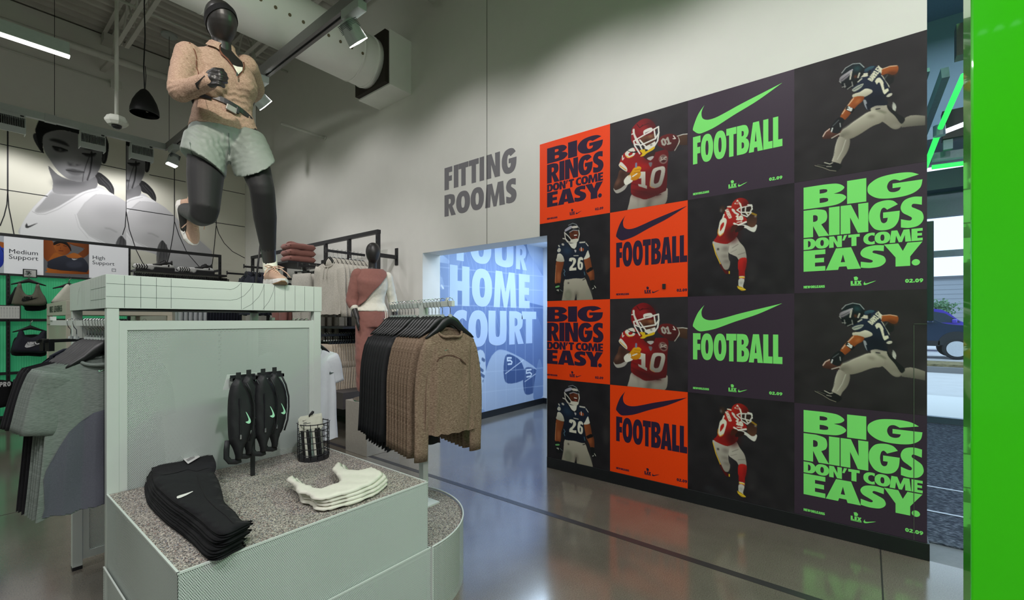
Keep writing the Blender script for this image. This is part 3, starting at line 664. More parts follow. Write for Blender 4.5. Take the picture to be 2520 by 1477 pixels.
def art_player_ten():             # red jersey, yellow glove on the chest
    c = PC(1480, 280, 5.68, CY_[1], RZ[1], CY_[1] - CY_[2], RZ[0] - RZ[1], (46, 42, 46)); P = c.poly; vig(c)
    RD, DR, WH, GD = (176, 24, 24), (92, 22, 26), (232, 228, 216), (240, 172, 22)
    P([(430, 1130), (540, 1180), (640, 1195), (800, 1130), (910, 1040), (930, 1100), (900, 1250), (760, 1300), (600, 1320), (365, 1352, 1), (390, 1260)], (196, 188, 176), (140, 132, 122), 70); c.blob(670, 1250, 40, 70, (96, 88, 80), .7, 5, .5); c.blob(520, 1230, 14, 80, (150, 142, 132), .6, 2); c.line([(775, 1145), (835, 1130)], 2, (60, 46, 46))
    P([(1020, 320), (1100, 300), (1205, 280, 1), (1205, 440, 1), (1120, 440), (1070, 420)], (90, 62, 46), (64, 42, 32)); c.line([(1055, 320), (1140, 292), (1203, 286)], 2, (210, 206, 200)); P([(1075, 325), (1100, 390), (1060, 470), (1025, 525), (1030, 480), (1070, 420)], (190, 184, 172))
    P([(820, 340), (900, 295), (990, 284), (1060, 318), (1085, 380), (1050, 470), (1010, 520), (930, 525), (830, 470), (790, 440)], (110, 30, 30), (64, 24, 26), 60)
    c.text('01', (840, 365), (65, -18), (22, 80), 4.5, (176, 170, 160)); c.line([(1010, 310), (1038, 350), (1005, 352)], 2, (240, 238, 230))
    P([(590, 600), (760, 540), (930, 520), (925, 760), (915, 1040), (860, 1100), (640, 1195), (540, 1180), (430, 1130), (415, 1040), (420, 900), (355, 815), (255, 740), (270, 650), (310, 570), (380, 510), (480, 475), (560, 540)], RD, (84, 22, 26), 20)
    c.blob(720, 660, 130, 60, (104, 26, 28), .8, 6); c.blob(560, 740, 150, 50, (206, 24, 22), .6, 6); c.blob(640, 1120, 220, 60, (70, 20, 24), .7, 6); c.line([(425, 1060), (520, 1085), (640, 1100)], 1.5, (60, 16, 18), .6, 1); c.line([(420, 980), (560, 1010)], 1.5, (60, 16, 18), .6, 1)
    P([(255, 700), (285, 680), (360, 760), (352, 812), (255, 742)], WH); c.line([(262, 728), (350, 790)], 2, (230, 170, 40))
    P([(590, 600), (700, 560), (760, 520), (735, 600), (660, 650)], (60, 34, 26)); P([(640, 625), (720, 595), (735, 610), (690, 655)], (190, 184, 180))
    # chest number
    P([(555, 812), (618, 812), (618, 1000), (640, 1010), (640, 1052), (525, 1015), (515, 985), (560, 990), (560, 905), (520, 910)], (226, 220, 206), (160, 152, 142), sm=False); P([(720, 790), (770, 755), (870, 738), (895, 790), (870, 920), (830, 1010), (745, 1042), (680, 1015), (690, 900)], (204, 198, 186), (140, 134, 126)); P([(770, 810), (835, 790), (830, 860), (800, 960), (740, 975), (745, 880)], (78, 24, 26)); c.line([(690, 900), (680, 1015), (745, 1042)], 1.6, (200, 120, 50), .7)
    c.blob(868, 638, 58, 62, (178, 164, 152), 1, 1); c.blob(868, 638, 48, 52, (70, 24, 26), 1, 1); c.line([(828, 660), (910, 610)], 3, (176, 160, 150)); c.text('KC', (836, 605), (40, 0), (0, 40), 2.2, (176, 160, 150))
    P([(665, 690), (712, 685), (705, 730), (685, 745)], (120, 112, 118))
    # right sleeve number, arm and glove
    P([(340, 545), (430, 480), (470, 500), (475, 560), (440, 600), (380, 622), (345, 595)], WH); P([(385, 560), (440, 528), (435, 570), (392, 590)], RD); c.line([(345, 590), (385, 618), (440, 598)], 2, GD); c.line([(298, 590), (300, 648), (318, 622)], 2.6, WH)
    P([(262, 790), (340, 815), (420, 835), (400, 890), (340, 980), (270, 1100), (200, 1100), (172, 1045), (190, 980), (230, 890)], (98, 64, 50), (56, 36, 30), 60); c.blob(300, 850, 40, 50, (52, 32, 28), .6, 4); c.blob(230, 960, 20, 50, (150, 104, 84), .6, 3, .5)
    P([(175, 1040), (200, 1070), (270, 1045), (340, 990), (380, 960), (370, 1000), (320, 1070), (225, 1115), (180, 1075)], (178, 172, 164)); P([(318, 935), (390, 860), (450, 930), (350, 1000)], (238, 234, 220))
    P([(385, 880), (420, 820), (460, 760), (530, 738), (562, 760), (548, 800), (555, 850), (530, 900), (480, 932), (430, 930)], GD, (206, 130, 12)); c.line([(470, 790), (545, 775)], 1.3, (170, 106, 10)); c.line([(460, 830), (545, 820)], 1.3, (170, 106, 10)); c.line([(440, 880), (500, 840)], 3, (244, 240, 230)); c.line([(490, 700), (488, 745)], 5, (130, 140, 170)); P([(388, 880), (410, 860), (420, 905), (400, 915)], WH)
    # helmet, face and face mask
    P([(350, 510), (430, 535), (520, 520), (500, 545), (420, 545)], (20, 18, 20))
    P([(420, 330), (430, 220), (490, 140), (570, 82), (650, 72), (720, 110), (765, 180), (760, 260), (700, 330), (600, 360), (520, 420), (480, 450), (430, 400)], (150, 22, 28), (88, 14, 20), 20); c.blob(600, 230, 90, 60, (196, 44, 44), .6, 8); c.blob(700, 140, 50, 50, (70, 16, 20), .7, 6)
    P([(560, 330), (640, 310), (745, 280), (755, 350), (740, 430), (620, 470), (570, 420)], (120, 72, 48), (70, 40, 28)); c.blob(690, 320, 30, 16, (170, 108, 76), .8, 2); c.blob(640, 380, 40, 14, (60, 30, 22), .8, 2)
    P([(440, 230), (465, 215), (475, 290), (520, 380), (500, 420), (450, 300)], (226, 222, 212)); c.line([(430, 290), (450, 280)], 3, WH)
    P([(610, 470), (700, 420), (755, 390), (748, 450), (700, 490), (630, 500)], (236, 232, 220)); c.blob(700, 440, 14, 7, (40, 36, 36), 1, 1)
    for l in (((500, 150), (540, 200), (580, 160)), ((545, 195), (590, 165), (660, 140))): c.line(l, 1.5, (60, 12, 16))
    P([(596, 240), (700, 196), (712, 250), (606, 296)], (236, 232, 224)); c.line([(620, 275), (700, 240)], 2.5, (90, 30, 30))
    for l in (((455, 385), (600, 300), (800, 185)), ((465, 430), (560, 440), (760, 350), (805, 270)), ((455, 385), (470, 450), (540, 560)), ((800, 185), (805, 270), (790, 380), (730, 480)), ((540, 370), (600, 440), (660, 500), (740, 470)), ((500, 360), (570, 500)), ((740, 220), (760, 350))): c.line(l, 3.6, (238, 234, 226))
    P([(540, 515), (610, 500), (625, 530), (740, 462), (735, 500), (640, 555), (600, 590), (545, 600), (575, 560)], (232, 190, 30))
    return c
def art_player_standing():        # dark jersey, shouting, arms down
    c = PC(1340, 540, 6.713, CY_[0], RZ[2], CY_[0] - CY_[1], RZ[1] - RZ[2], (32, 30, 34)); P = c.poly; vig(c)
    SK, NV, WH, PT = (150, 80, 42), (26, 38, 58), (222, 220, 206), (186, 180, 164)
    c.blob(1040, 600, 60, 300, (42, 38, 40), .8, 6); c.blob(1020, 760, 50, 150, (56, 54, 56), .7, 5)
    P([(205, 690), (318, 695), (305, 800), (280, 900), (262, 1055), (182, 1060), (178, 960), (190, 850)], SK, (120, 60, 30), 0); c.line([(195, 760), (185, 900), (184, 1040)], 1.3, (224, 170, 130), .8); c.blob(240, 950, 30, 80, (196, 120, 74), .5, 3)
    P([(660, 650), (745, 625), (770, 690), (790, 790), (822, 860), (825, 1005), (765, 1010), (740, 950), (700, 880), (680, 790)], SK, (104, 52, 26), 0); c.blob(760, 900, 26, 60, (190, 112, 66), .5, 3)
    P([(690, 850), (760, 795), (800, 790), (805, 832), (715, 885)], (14, 14, 16), sm=False)
    P([(178, 1070), (252, 1052), (262, 1110), (300, 1180), (305, 1215), (240, 1245), (200, 1225), (185, 1130)], (20, 22, 24)); P([(188, 1110), (245, 1092), (250, 1115), (192, 1132)], (110, 180, 110)); c.line([(210, 1170), (235, 1165), (232, 1185)], 2.2, WH); c.line([(262, 1160), (300, 1190)], 1.5, (120, 130, 130))
    P([(765, 1015), (825, 1005), (835, 1080), (858, 1130), (820, 1175), (790, 1170), (770, 1090)], (20, 22, 24)); c.line([(800, 1150), (815, 1135)], 2, WH); c.line([(830, 1100), (850, 1130)], 2, WH)
    P([(345, 990), (500, 968), (660, 962), (720, 1080), (760, 1180), (800, 1300), (798, 1340, 1), (540, 1340, 1), (528, 1230), (500, 1340, 1), (290, 1340, 1), (318, 1180)], PT, (146, 140, 124), 80); c.blob(400, 1250, 62, 90, (120, 122, 104), .8, 4); c.blob(390, 1250, 40, 60, (150, 150, 132), .6, 3); c.blob(735, 1230, 40, 80, (150, 148, 134), .8, 4); c.blob(530, 1250, 26, 60, (90, 84, 74), .7, 4); c.line([(640, 1003), (672, 985)], 2.4, (24, 24, 28)); c.blob(400, 1053, 12, 14, (60, 50, 50), .9, 1)
    P([(215, 470), (260, 410), (380, 385), (470, 480), (540, 375), (640, 365), (700, 380), (735, 450), (745, 540), (700, 640), (655, 665), (660, 760), (672, 960), (500, 975), (340, 992), (318, 900), (325, 700), (300, 600), (218, 560)], NV, (18, 24, 38), 80); c.blob(380, 520, 70, 60, (36, 62, 88), .7, 5); c.blob(500, 900, 150, 50, (14, 20, 32), .6, 4)
    c.line([(325, 830), (345, 860), (325, 890), (340, 930)], 2.5, (110, 150, 170), .7); c.line([(660, 870), (672, 920)], 2.5, (90, 140, 160), .7)
    P([(222, 575), (265, 565), (305, 600), (325, 650), (322, 700), (202, 690), (210, 630)], WH, (180, 176, 160)); P([(720, 515), (740, 560), (748, 625), (655, 662), (680, 600)], WH)
    P([(385, 385), (440, 400), (545, 385), (530, 450), (500, 492), (440, 460)], (224, 222, 210)); c.line([(390, 395), (450, 480), (500, 498), (535, 460), (548, 385)], 2.6, (18, 18, 22))
    P([(215, 520), (240, 475), (270, 490), (268, 530), (235, 545)], (200, 200, 190)); c.line([(240, 435), (250, 450)], 4, (200, 196, 186)); c.text('0', (290, 405), (40, 0), (10, 22), 2.5, (206, 202, 190)); c.line([(590, 385), (670, 378)], 4, (206, 202, 190)); c.line([(690, 395), (725, 440)], 2.4, (206, 202, 190))
    P([(498, 508), (528, 508), (526, 535), (513, 548)], (190, 188, 190)); P([(585, 480), (648, 478), (650, 520), (590, 525)], (150, 74, 40)); c.line([(612, 465), (615, 520)], 2.4, (220, 220, 220)); c.line([(490, 602), (562, 600)], 2.5, (190, 188, 180))
    P([(410, 690, 1), (420, 645), (470, 632), (515, 650), (525, 700), (500, 750), (468, 800), (530, 795, 1), (530, 840, 1), (415, 852, 1), (418, 800), (465, 740), (478, 690), (465, 670), (455, 700, 1)], (226, 224, 206)); P([(555, 690), (570, 640), (610, 622), (638, 640), (640, 675), (605, 672), (600, 700), (632, 715), (640, 770), (625, 825), (590, 836), (560, 810), (550, 750)], (226, 224, 206)); P([(590, 735), (605, 735), (606, 790), (592, 800), (585, 770)], NV)
    P([(430, 200), (550, 190), (556, 310), (500, 340), (440, 320), (420, 260)], (110, 54, 28), (70, 30, 16)); c.blob(515, 280, 26, 24, (60, 14, 12), 1, 1); c.line([(498, 265), (535, 262)], 3, (230, 224, 214)); c.blob(516, 305, 20, 9, (190, 80, 64), 1, 1); c.blob(465, 215, 30, 14, (40, 20, 14), .8, 2)
    P([(335, 240), (345, 170), (390, 105), (460, 62), (520, 75), (570, 130), (582, 170), (560, 185), (480, 175), (420, 215), (418, 260), (440, 330), (400, 370), (350, 310)], (26, 32, 36), (14, 16, 20)); P([(345, 170), (430, 110), (462, 120), (450, 150), (380, 190), (345, 205)], (170, 168, 180)); P([(458, 120), (540, 108), (550, 140), (470, 150)], (212, 206, 194)); c.line([(400, 100), (470, 66), (530, 85), (578, 150)], 1.3, (170, 176, 180)); c.line([(420, 215), (480, 178), (550, 184)], 2.6, (150, 150, 160))
    for l in (((340, 225), (400, 280), (450, 340), (555, 335)), ((336, 215), (350, 320), (400, 375), (520, 385)), ((570, 180), (580, 250), (560, 340)), ((310, 318), (350, 325), (385, 375))): c.line(l, 3., (206, 202, 192))
    P([(445, 340), (555, 320), (562, 355), (520, 390), (440, 378)], (214, 210, 196))
    return c
def art_player_run():             # red jersey seen from behind, ball tucked
    c = PC(1700, 470, 5.47, CY_[2], RZ[2], CY_[2] - CY_[3], RZ[1] - RZ[2], (36, 33, 37)); P = c.poly; vig(c)
    RD, WH, PT, GD = (186, 34, 26), (232, 228, 212), (196, 188, 178), (244, 196, 50)
    c.blob(830, 1060, 60, 120, (48, 45, 48), .8, 6); c.blob(1000, 1230, 120, 50, (48, 46, 48), .7, 6); c.blob(430, 250, 34, 46, (70, 46, 34), .9, 2); c.blob(410, 265, 12, 24, (110, 106, 104), .9, 1); c.blob(260, 1350, 80, 40, (44, 46, 50), .8, 4); c.blob(820, 1180, 50, 50, (58, 54, 56), .6, 4); c.blob(1210, 900, 60, 300, (42, 40, 43), .7, 8)
    P([(390, 990), (420, 975), (470, 1060), (520, 1095), (500, 1120), (460, 1105)], (84, 16, 18)); c.line([(520, 1085), (520, 1112)], 2, GD)
    P([(320, 680), (480, 715), (540, 690), (560, 740), (510, 830), (515, 920), (532, 960), (520, 1030), (490, 1062), (450, 1050), (400, 960), (350, 850), (298, 715)], PT, (150, 142, 132), 70); c.blob(470, 780, 50, 30, (90, 80, 76), .6, 4); c.blob(470, 880, 60, 16, (96, 88, 82), .6, 3); c.blob(490, 950, 50, 16, (86, 78, 74), .6, 3); c.line([(302, 715), (340, 850), (400, 980)], 1.8, GD); c.blob(370, 785, 12, 14, (24, 20, 24), 1, 1)
    P([(540, 690), (610, 620), (660, 690), (720, 760), (745, 840), (750, 915), (700, 915), (650, 932), (620, 890), (560, 860), (512, 825)], PT, (160, 152, 142), 30); c.line([(560, 770), (640, 720)], 1.4, (120, 112, 106), .8); c.line([(640, 860), (735, 830)], 1.4, (120, 112, 106), .8); c.line([(540, 830), (620, 790)], 1.2, (130, 122, 116), .7)
    P([(652, 920), (748, 905), (748, 1010), (728, 1090), (726, 1150), (652, 1148), (648, 1080), (636, 1030)], (196, 32, 26), (150, 20, 20)); c.blob(735, 1000, 14, 90, (90, 14, 16), .8, 3); P([(652, 1148), (727, 1148), (727, 1190), (652, 1190)], WH, sm=False); P([(652, 1155), (727, 1155), (727, 1172), (652, 1172)], GD, sm=False); P([(650, 1175), (727, 1174), (727, 1188), (650, 1188)], (170, 30, 26), sm=False)
    P([(650, 1190), (722, 1190), (705, 1280), (712, 1310), (650, 1290)], (206, 202, 194)); c.blob(680, 1240, 20, 14, (130, 126, 124), .7, 2); P([(628, 1280), (660, 1285), (700, 1300), (742, 1330), (690, 1345), (640, 1315)], (200, 160, 30)); c.line([(640, 1305), (735, 1330)], 2, (244, 210, 60))
    P([(500, 215), (555, 208), (620, 290), (700, 330), (755, 380), (748, 430), (650, 462), (590, 450), (640, 560), (600, 640), (540, 690), (480, 715), (390, 705), (312, 675), (355, 610), (390, 470), (440, 330)], RD, (150, 22, 20), 60); c.blob(560, 590, 90, 110, (64, 14, 16), .85, 6); c.blob(430, 660, 60, 20, (120, 20, 20), .7, 3); c.line([(400, 640), (460, 590)], 1.6, (110, 16, 18), .8, 1)
    c.line([(450, 320), (430, 380)], 3, WH); c.line([(500, 215), (560, 215), (580, 245)], 3, WH)
    P([(400, 400), (450, 362), (486, 395), (470, 480), (440, 570), (395, 608), (366, 570), (380, 480)], WH); c.line([(372, 520), (366, 570), (395, 608), (440, 570)], 2., (226, 150, 40), .8); P([(420, 440), (446, 425), (450, 460), (425, 510), (395, 545), (400, 480)], RD)
    c.text('PACHECO', (468, 262), (7.5, 16.5), (34, -14), 1.8, WH)
    c.text('10', (615, 335), (45, 5), (6, 48), 4, WH); c.line([(585, 440), (640, 462), (745, 420)], 4, (236, 230, 220)); c.line([(625, 425), (690, 412), (680, 422)], 2, WH)
    P([(640, 470), (720, 455), (830, 490), (880, 455), (893, 480), (862, 552), (800, 540), (730, 500), (640, 520)], (222, 218, 210)); P([(630, 475), (720, 470), (700, 520), (600, 560)], (40, 20, 18)); P([(560, 470), (630, 462), (610, 520), (540, 560)], (70, 30, 20))
    P([(765, 350), (820, 295), (880, 320), (892, 400), (870, 470), (820, 492), (760, 450)], (52, 34, 28), (94, 58, 40)); c.line([(820, 300), (880, 325)], 4, (150, 116, 30)); c.blob(872, 345, 12, 8, (210, 206, 200), 1, 1)
    P([(552, 230), (560, 170), (610, 115), (680, 95), (750, 118), (780, 165), (775, 210), (700, 230), (690, 310), (640, 330), (590, 280)], (186, 38, 26), (110, 18, 16), 10); P([(586, 180), (630, 118), (682, 178)], WH, sm=False); c.text('KC', (612, 148), (22, 0), (0, 22), 1.6, (176, 30, 26)); c.line([(668, 180), (688, 240)], 3.4, WH); c.blob(745, 180, 34, 30, (70, 16, 14), .8, 4)
    P([(555, 240), (590, 255), (600, 290), (560, 275)], (220, 216, 206)); c.line([(590, 290), (640, 318)], 4, (220, 216, 206)); P([(690, 240), (810, 220), (820, 290), (760, 345), (690, 330)], (46, 30, 26)); c.blob(760, 300, 20, 12, (190, 160, 40), .9, 1)
    for l in (((625, 260), (660, 232), (800, 200), (828, 210)), ((625, 260), (670, 290), (800, 290), (826, 240)), ((680, 240), (685, 320), (760, 348), (815, 290)), ((740, 225), (735, 280), (770, 330)), ((770, 190), (820, 190), (828, 250))): c.line(l, 2.6, (222, 218, 210))
    return c

# ------------------------------------------------------------------ sixteen posters: eight designs, each shown twice
m_board = {k: mat('board_' + k, sr(*v), .5, var=.03, vs=90, spec=.3, bump=.04, bs=500) for k, v in (('orange', ORNG), ('purple', PURP), ('black', (36, 34, 37)))}
def poster(label, x_l, x_r, z0, z1, kind, build, src=None):
    """root at the lower left corner of the design; local x runs towards the entrance, z up"""
    r = thing('poster', label, 'poster', (WX - .004, x_l, z0))
    h = z1 - z0
    obj('board', MB().box(-.001, .004, x_r - x_l, 0, 0, h), m_board[kind], r, local=True)
    if src is None: build(r, h)
    else:
        for ch in src.children:
            if ch.name.startswith('board'): continue
            c = ch.copy(); COL.objects.link(c); c.parent = r; c.scale = (1, 1, h / src['h'])
    r['h'] = h
    return r
fnL = lambda du, dz: (lambda u, z, L: Vector((-.0016 - L * .0001, -(u + du), z + dz)))
def b_big(col, yl, zoff, y0):
    def f(r, h):
        F = Flat(fnL(yl - y0, zoff)); lay(F, BIG, col, 1940, 4.617, on_x(1940 + 178 / 4.617, 700, WX).y)
        F.build('lettering', r, True); small_print(r, yl - y0, col, .032, .63)
    return f
def b_foot(col, yl, zoff, y0):
    def f(r, h):
        F = Flat(fnL(yl - y0, zoff)); lay(F, FOOT, col, 1690, 4.616, on_x(1690 + 75 / 4.616, 700, WX).y); F.build('lettering', r, True)
        G = Flat(fnL(yl - y0, zoff)); G.shape([(a, .243 - b) for a, b in swoosh((0, 0), .632)], col); G.build('swoosh', r, True)
        small_print(r, yl - y0, col, .032, .632)
    return f
def b_art(fn):
    def f(r, h):
        c = fn(); obj('picture', c.mesh(lambda u, v: (-.0018, -u * c.W_, (1 - v) * c.H_)), print_mat(), r, local=True, smooth=True, fixn=False)
    return f
DES = [[('orange', 'orange poster with the four-line BIG RINGS text', b_big(INK, CY_[0], .158, 2.561)), ('black', 'poster of a red-jerseyed player with a yellow glove on his chest', b_art(art_player_ten)),
        ('purple', 'purple poster with a green swoosh over FOOTBALL', b_foot(GREN, CY_[2], .284, 1.122)), ('black', 'poster of a lunging dark-jerseyed player carrying a ball low', b_art(art_player_ball))],
       [('black', 'poster of a standing dark-jerseyed player shouting, arms down', b_art(art_player_standing)), ('orange', 'orange poster with a dark swoosh over FOOTBALL', b_foot(INK, CY_[1], .288, 1.801)),
        ('black', 'poster of a running red-jerseyed player seen from behind', b_art(art_player_run)), ('purple', 'purple poster with the four-line BIG RINGS text in green', b_big(GREN, CY_[3], .151, .359))]]
for j in range(2):
    for i in range(4):
        k, lb, bf = DES[j][i]
        up = poster(lb + ', upper copy', CY_[i], CY_[i + 1], RZ[j + 1], RZ[j], k, bf)
        if i == 0 and j == 1:     # its left strip stops at the opening below the lintel
            pass
        lo = poster(lb + ', lower copy', CY_[i], CY_[i + 1], RZ[j + 3], RZ[j + 2], k, None, up)
# boards left of the opening edge are cut back below the lintel
def cut_left(o, keep):
    me = o.data = o.data.copy()
    for v in me.vertices: v.co.y = min(v.co.y, -keep)
for o in list(bpy.data.objects):
    if o.name.split('.')[0] == 'poster' and abs(o.location.y - CY_[0]) < 1e-6:
        for ch in o.children:
            if o.location.z < 1.6 and (ch.name.startswith('board') or ch.name.startswith('picture')): cut_left(ch, CY_[0] - OPR + .002)
    if o.name.split('.')[0] == 'poster' and abs(o.location.y - CY_[0]) < 1e-6 and 1.6 < o.location.z < 1.8:
        # this one wraps the corner of the lintel: rebuild its board in an L shape
        for ch in o.children:
            if ch.name.startswith('board'):
                z = o.location.z; ch.data = ch.data.copy(); bm = bmesh.new()
                q = MB().box(-.001, .004, CY_[1] - CY_[0], -(CY_[0] - OPR), 0, RZ[1] - RZ[2]).box(-.001, .004, -(CY_[0] - OPR), 0, OPT - z, RZ[1] - RZ[2])
                ch.data.clear_geometry(); ch.data.from_pydata(q.v, [], q.f); ch.data.update(); bm.free()
            if ch.name.startswith('picture'):
                me = ch.data; bm = bmesh.new(); bm.from_mesh(me); lim = OPT - o.location.z
                bmesh.ops.delete(bm, geom=[f for f in bm.faces if f.calc_center_median().y > -(CY_[0] - OPR) and f.calc_center_median().z < lim], context='FACES')
                bm.to_mesh(me); bm.free()
# grey wall lettering over the opening
r = thing('sign_lettering', 'grey FITTING ROOMS lettering on the white wall', 'sign', (WX - .001, on_x(1094, 500, WX).y, on_x(1094, 500, WX).z))
y0 = on_x(1000 + 193 / 2.052, 500, WX).y
for t, top, bot in (([('F', 193, 232), ('I', 240, 263), ('T', 264, 314), ('T', 316, 366), ('I', 370, 393), ('N', 405, 473), ('G', 482, 557)], 153, 265), ([('R', 193, 250), ('O', 252, 322), ('O', 325, 392), ('M', 398, 498), ('S', 503, 557)], 290, 398)):
    z1, z0 = (on_x(1000 + 193 / 2.052, 340 + v / 2.052, WX).z for v in (top, bot))
    for ch, a, b in t:
        F = Flat(lambda u, z, L: Vector((WX - .0015, y0 - u, z))); glyph(F, ch, U(a, 1000, 2.052, y0), U(b, 1000, 2.052, y0), z0, z1, (122, 120, 124)); F.build('letter', r)

q0, q1 = on_x(1631, 699, WX), on_x(1639, 711, WX)
tag(obj('sensor_plate', MB().box(WX - .014, WX - .0075, q1.y, q0.y, q1.z, q0.z), m_black, bevel=.001), 'tiny black sensor plate on the upper orange swoosh poster', 'sensor')
# ------------------------------------------------------------------ the mint display unit in the foreground
X0, X1, Y0, Y1, YB = .455, 1.497, 1.732, 2.772, 3.755
TZ, PZ = .688, .355
m_mint = mat('mint_paint', sr(206, 214, 208), .42, var=.015, vs=12)
m_mint_p = perf_mat('mint_perforated_front', sr(208, 218, 212), 'xz')
m_mint_s = perf_mat('mint_perforated_side', sr(208, 218, 212), 'yz')
m_mint_c = perf_mat('mint_perforated_round', sr(208, 218, 212), 'cyl')
m_felt = mix_mat('recycled_felt', [(0, sr(66, 64, 62)), (.14, sr(104, 101, 96)), (.32, sr(146, 142, 134)), (.58, sr(178, 173, 162)), (.80, sr(206, 200, 186)), (.92, sr(134, 96, 90)), (.96, sr(100, 110, 132))], 290, .95, .5, kind='voronoi', bscale=160)
m_dark = mat('inner_shade', sr(26, 28, 28), .7)  # dark colour standing in for shade behind the perforations
m_line = mat('line_ink', sr(58, 68, 68), .5)
du = thing('display_unit', 'mint green perforated metal display unit with a felt-topped table and raised header', 'display', (X0, Y0, 0))
e = .012
obj('plinth', MB().box(X0 - e, X1 + e, Y0 - e, Y0 - e + .004, .0, PZ), m_mint_p, du)
obj('plinth_side', MB().box(X0 - e, X0 - e + .004, Y0 - e, Y1, 0, PZ), m_mint_s, du)
obj('plinth_side', MB().box(X1 + e - .004, X1 + e, Y0 - e, Y1, 0, PZ), m_mint_s, du)
obj('plinth_trim', MB().bar((X0 - e, Y0 - e + .002, PZ), (X1 + e, Y0 - e + .002, PZ), .006, .006).bar((X0 - e + .002, Y0 - e, PZ), (X0 - e + .002, Y1, PZ), .006, .006).bar((X1 + e, Y0 - e + .002, 0), (X1 + e, Y0 - e + .002, PZ), .006, .006), m_mint, du)
obj('plinth_dark_fill', MB().box(X0 + .0, X1 - .0, Y0 + .012, Y1 - .02, .01, PZ - .02), m_dark, du)  # added dark box, so the holes show a shaded inside
obj('front_panel', MB().box(X0, X1, Y0, Y0 + .003, PZ - .03, TZ), m_mint_p, du)
obj('side_panel', MB().box(X0, X0 + .003, Y0, Y1, PZ - .03, TZ), m_mint_s, du)
obj('side_panel', MB().box(X1 - .003, X1, Y0, Y1, PZ - .03, TZ), m_mint_s, du)
obj('table_dark_fill', MB().box(X0 + .03, X1 - .03, Y0 + .03, Y1 - .01, PZ, TZ - .03), m_dark, du)  # added dark box in place of the table's shaded hollow
obj('edge_trim', MB().box(X0 - .001, X1 + .001, Y0 - .001, Y0 + .006, TZ - .006, TZ + .001).box(X0 - .001, X0 + .006, Y0, Y1, TZ - .006, TZ + .001).box(X1 - .006, X1 + .001, Y0, Y1, TZ - .006, TZ + .001), m_mint, du)
obj('felt_top', MB().box(X0 + .006, X1 - .006, Y0 + .006, Y1 - .002, TZ - .03, TZ - .002), m_felt, du)
HB, HT = 1.556, 1.714
PW = .045
for x, y in ((X0, Y1), (X1 - PW, Y1), (X0, YB - PW), (X1 - PW, YB - PW)):
    obj('post', MB().box(x, x + PW, y, y + PW, 0.02, HB), m_mint, du, bevel=.002)
zt = 1.497
def frame(y, z0):
    obj('panel_frame', MB().box(X0 + PW, X1 - PW, y + .004, y + .034, zt - .045, zt).box(X0 + PW, X1 - PW, y + .004, y + .034, z0, z0 + .045)
        .box(X0 + PW, X0 + PW + .03, y + .004, y + .034, z0 + .045, zt - .045).box(X1 - PW - .03, X1 - PW, y + .004, y + .034, z0 + .045, zt - .045), m_mint, du)
    for dy in (.010, .030): obj('perforated_panel', MB().box(X0 + PW + .03, X1 - PW - .03, y + dy, y + dy + .002, z0 + .045, zt - .045), m_mint_p, du)
frame(Y1, TZ - .06); frame(YB - PW, .055)
for x in (X0, X1 - PW): obj('foot', MB().box(x, x + PW, YB - PW, YB, 0, .02), m_black, du)
hx0, hx1, hy0, hy1 = X0 - .004, X1 + .004, Y1 - .004, YB + .004
hd = obj('header_box', MB().box(hx0, hx1, hy0, hy0 + .012, HB, HT).box(hx0, hx1, hy1 - .012, hy1, HB, HT).box(hx0, hx0 + .012, hy0 + .012, hy1 - .012, HB, HT).box(hx1 - .012, hx1, hy0 + .012, hy1 - .012, HB, HT).box(hx0 + .012, hx1 - .012, hy0 + .012, hy1 - .012, HT - .006, HT), m_mint, du, bevel=.0015)
obj('header_frame', MB().box(hx0 + .03, hx1 - .03, hy0 + .03, hy0 + .06, HB + .01, HB + .04).box(hx0 + .03, hx0 + .06, hy0 + .06, hy1 - .06, HB + .01, HB + .04).box(hx1 - .06, hx1 - .03, hy0 + .06, hy1 - .06, HB + .01, HB + .04).box(hx0 + .03, hx1 - .03, hy1 - .06, hy1 - .03, HB + .01, HB + .04), m_black, hd)
F = Flat(lambda x, z, L: Vector((x, hy0 - .0006, z))); LI = (70, 82, 80)
def fx(px, py=720): q = on_y(px, py, hy0); return q.x
def zo(zx, zy): q = on_y(250 + zx / 4.103, 640 + zy / 4.103, hy0); return (q.x, q.z)
for zx in (232, 396, 553, 702, 1410, 1527, 1640, 1748, 1852, 1953, 2050, 2144): x = zo(zx, 300)[0]; F.line([(x, HB + .004), (x, HT - .003)], .0016, LI)
x4 = zo(702, 300)[0]; zA, zB_ = zo(702, 268)[1], zo(702, 388)[1]
F.line([(hx0 + .002, zA), (x4, zA), (zo(1290, 300)[0], zA)], .0014, LI); F.line([(hx0 + .002, zB_), (x4, zB_), (zo(1290, 405)[0], zB_)], .0014, LI)
for pts in (((1290, 299), (1330, 293), (1370, 270), (1410, 228)), ((1290, 409), (1370, 395), (1440, 360), (1500, 295), (1527, 238)), ((1425, 495), (1510, 450), (1590, 370), (1625, 300), (1640, 248)), ((1628, 498), (1690, 420), (1730, 330), (1748, 255))):
    F.line([zo(*p) for p in pts], .0014, LI)
F.build('line_print', hd); hd.children[-1]['kind'] = 'stuff'
F = Flat(lambda y, z, L: Vector((hx0 - .0006, y, z)))
for y in (2.80, 2.86, 2.93, 2.99, 3.06, 3.12, 3.30, 3.34, 3.38): F.line([(y, HB + .004), (y, HT - .004)], .0016, (136, 142, 132))
for z in (1.60, 1.655): F.line([(hy0, z), (3.12, z)], .0014, LI)
F.line([(3.42, HT - .03), (3.47, HT - .06), (3.49, HT - .11), (3.50, HB + .03)], .0016, (110, 116, 108)); stuff(F.build('line_print', hd))
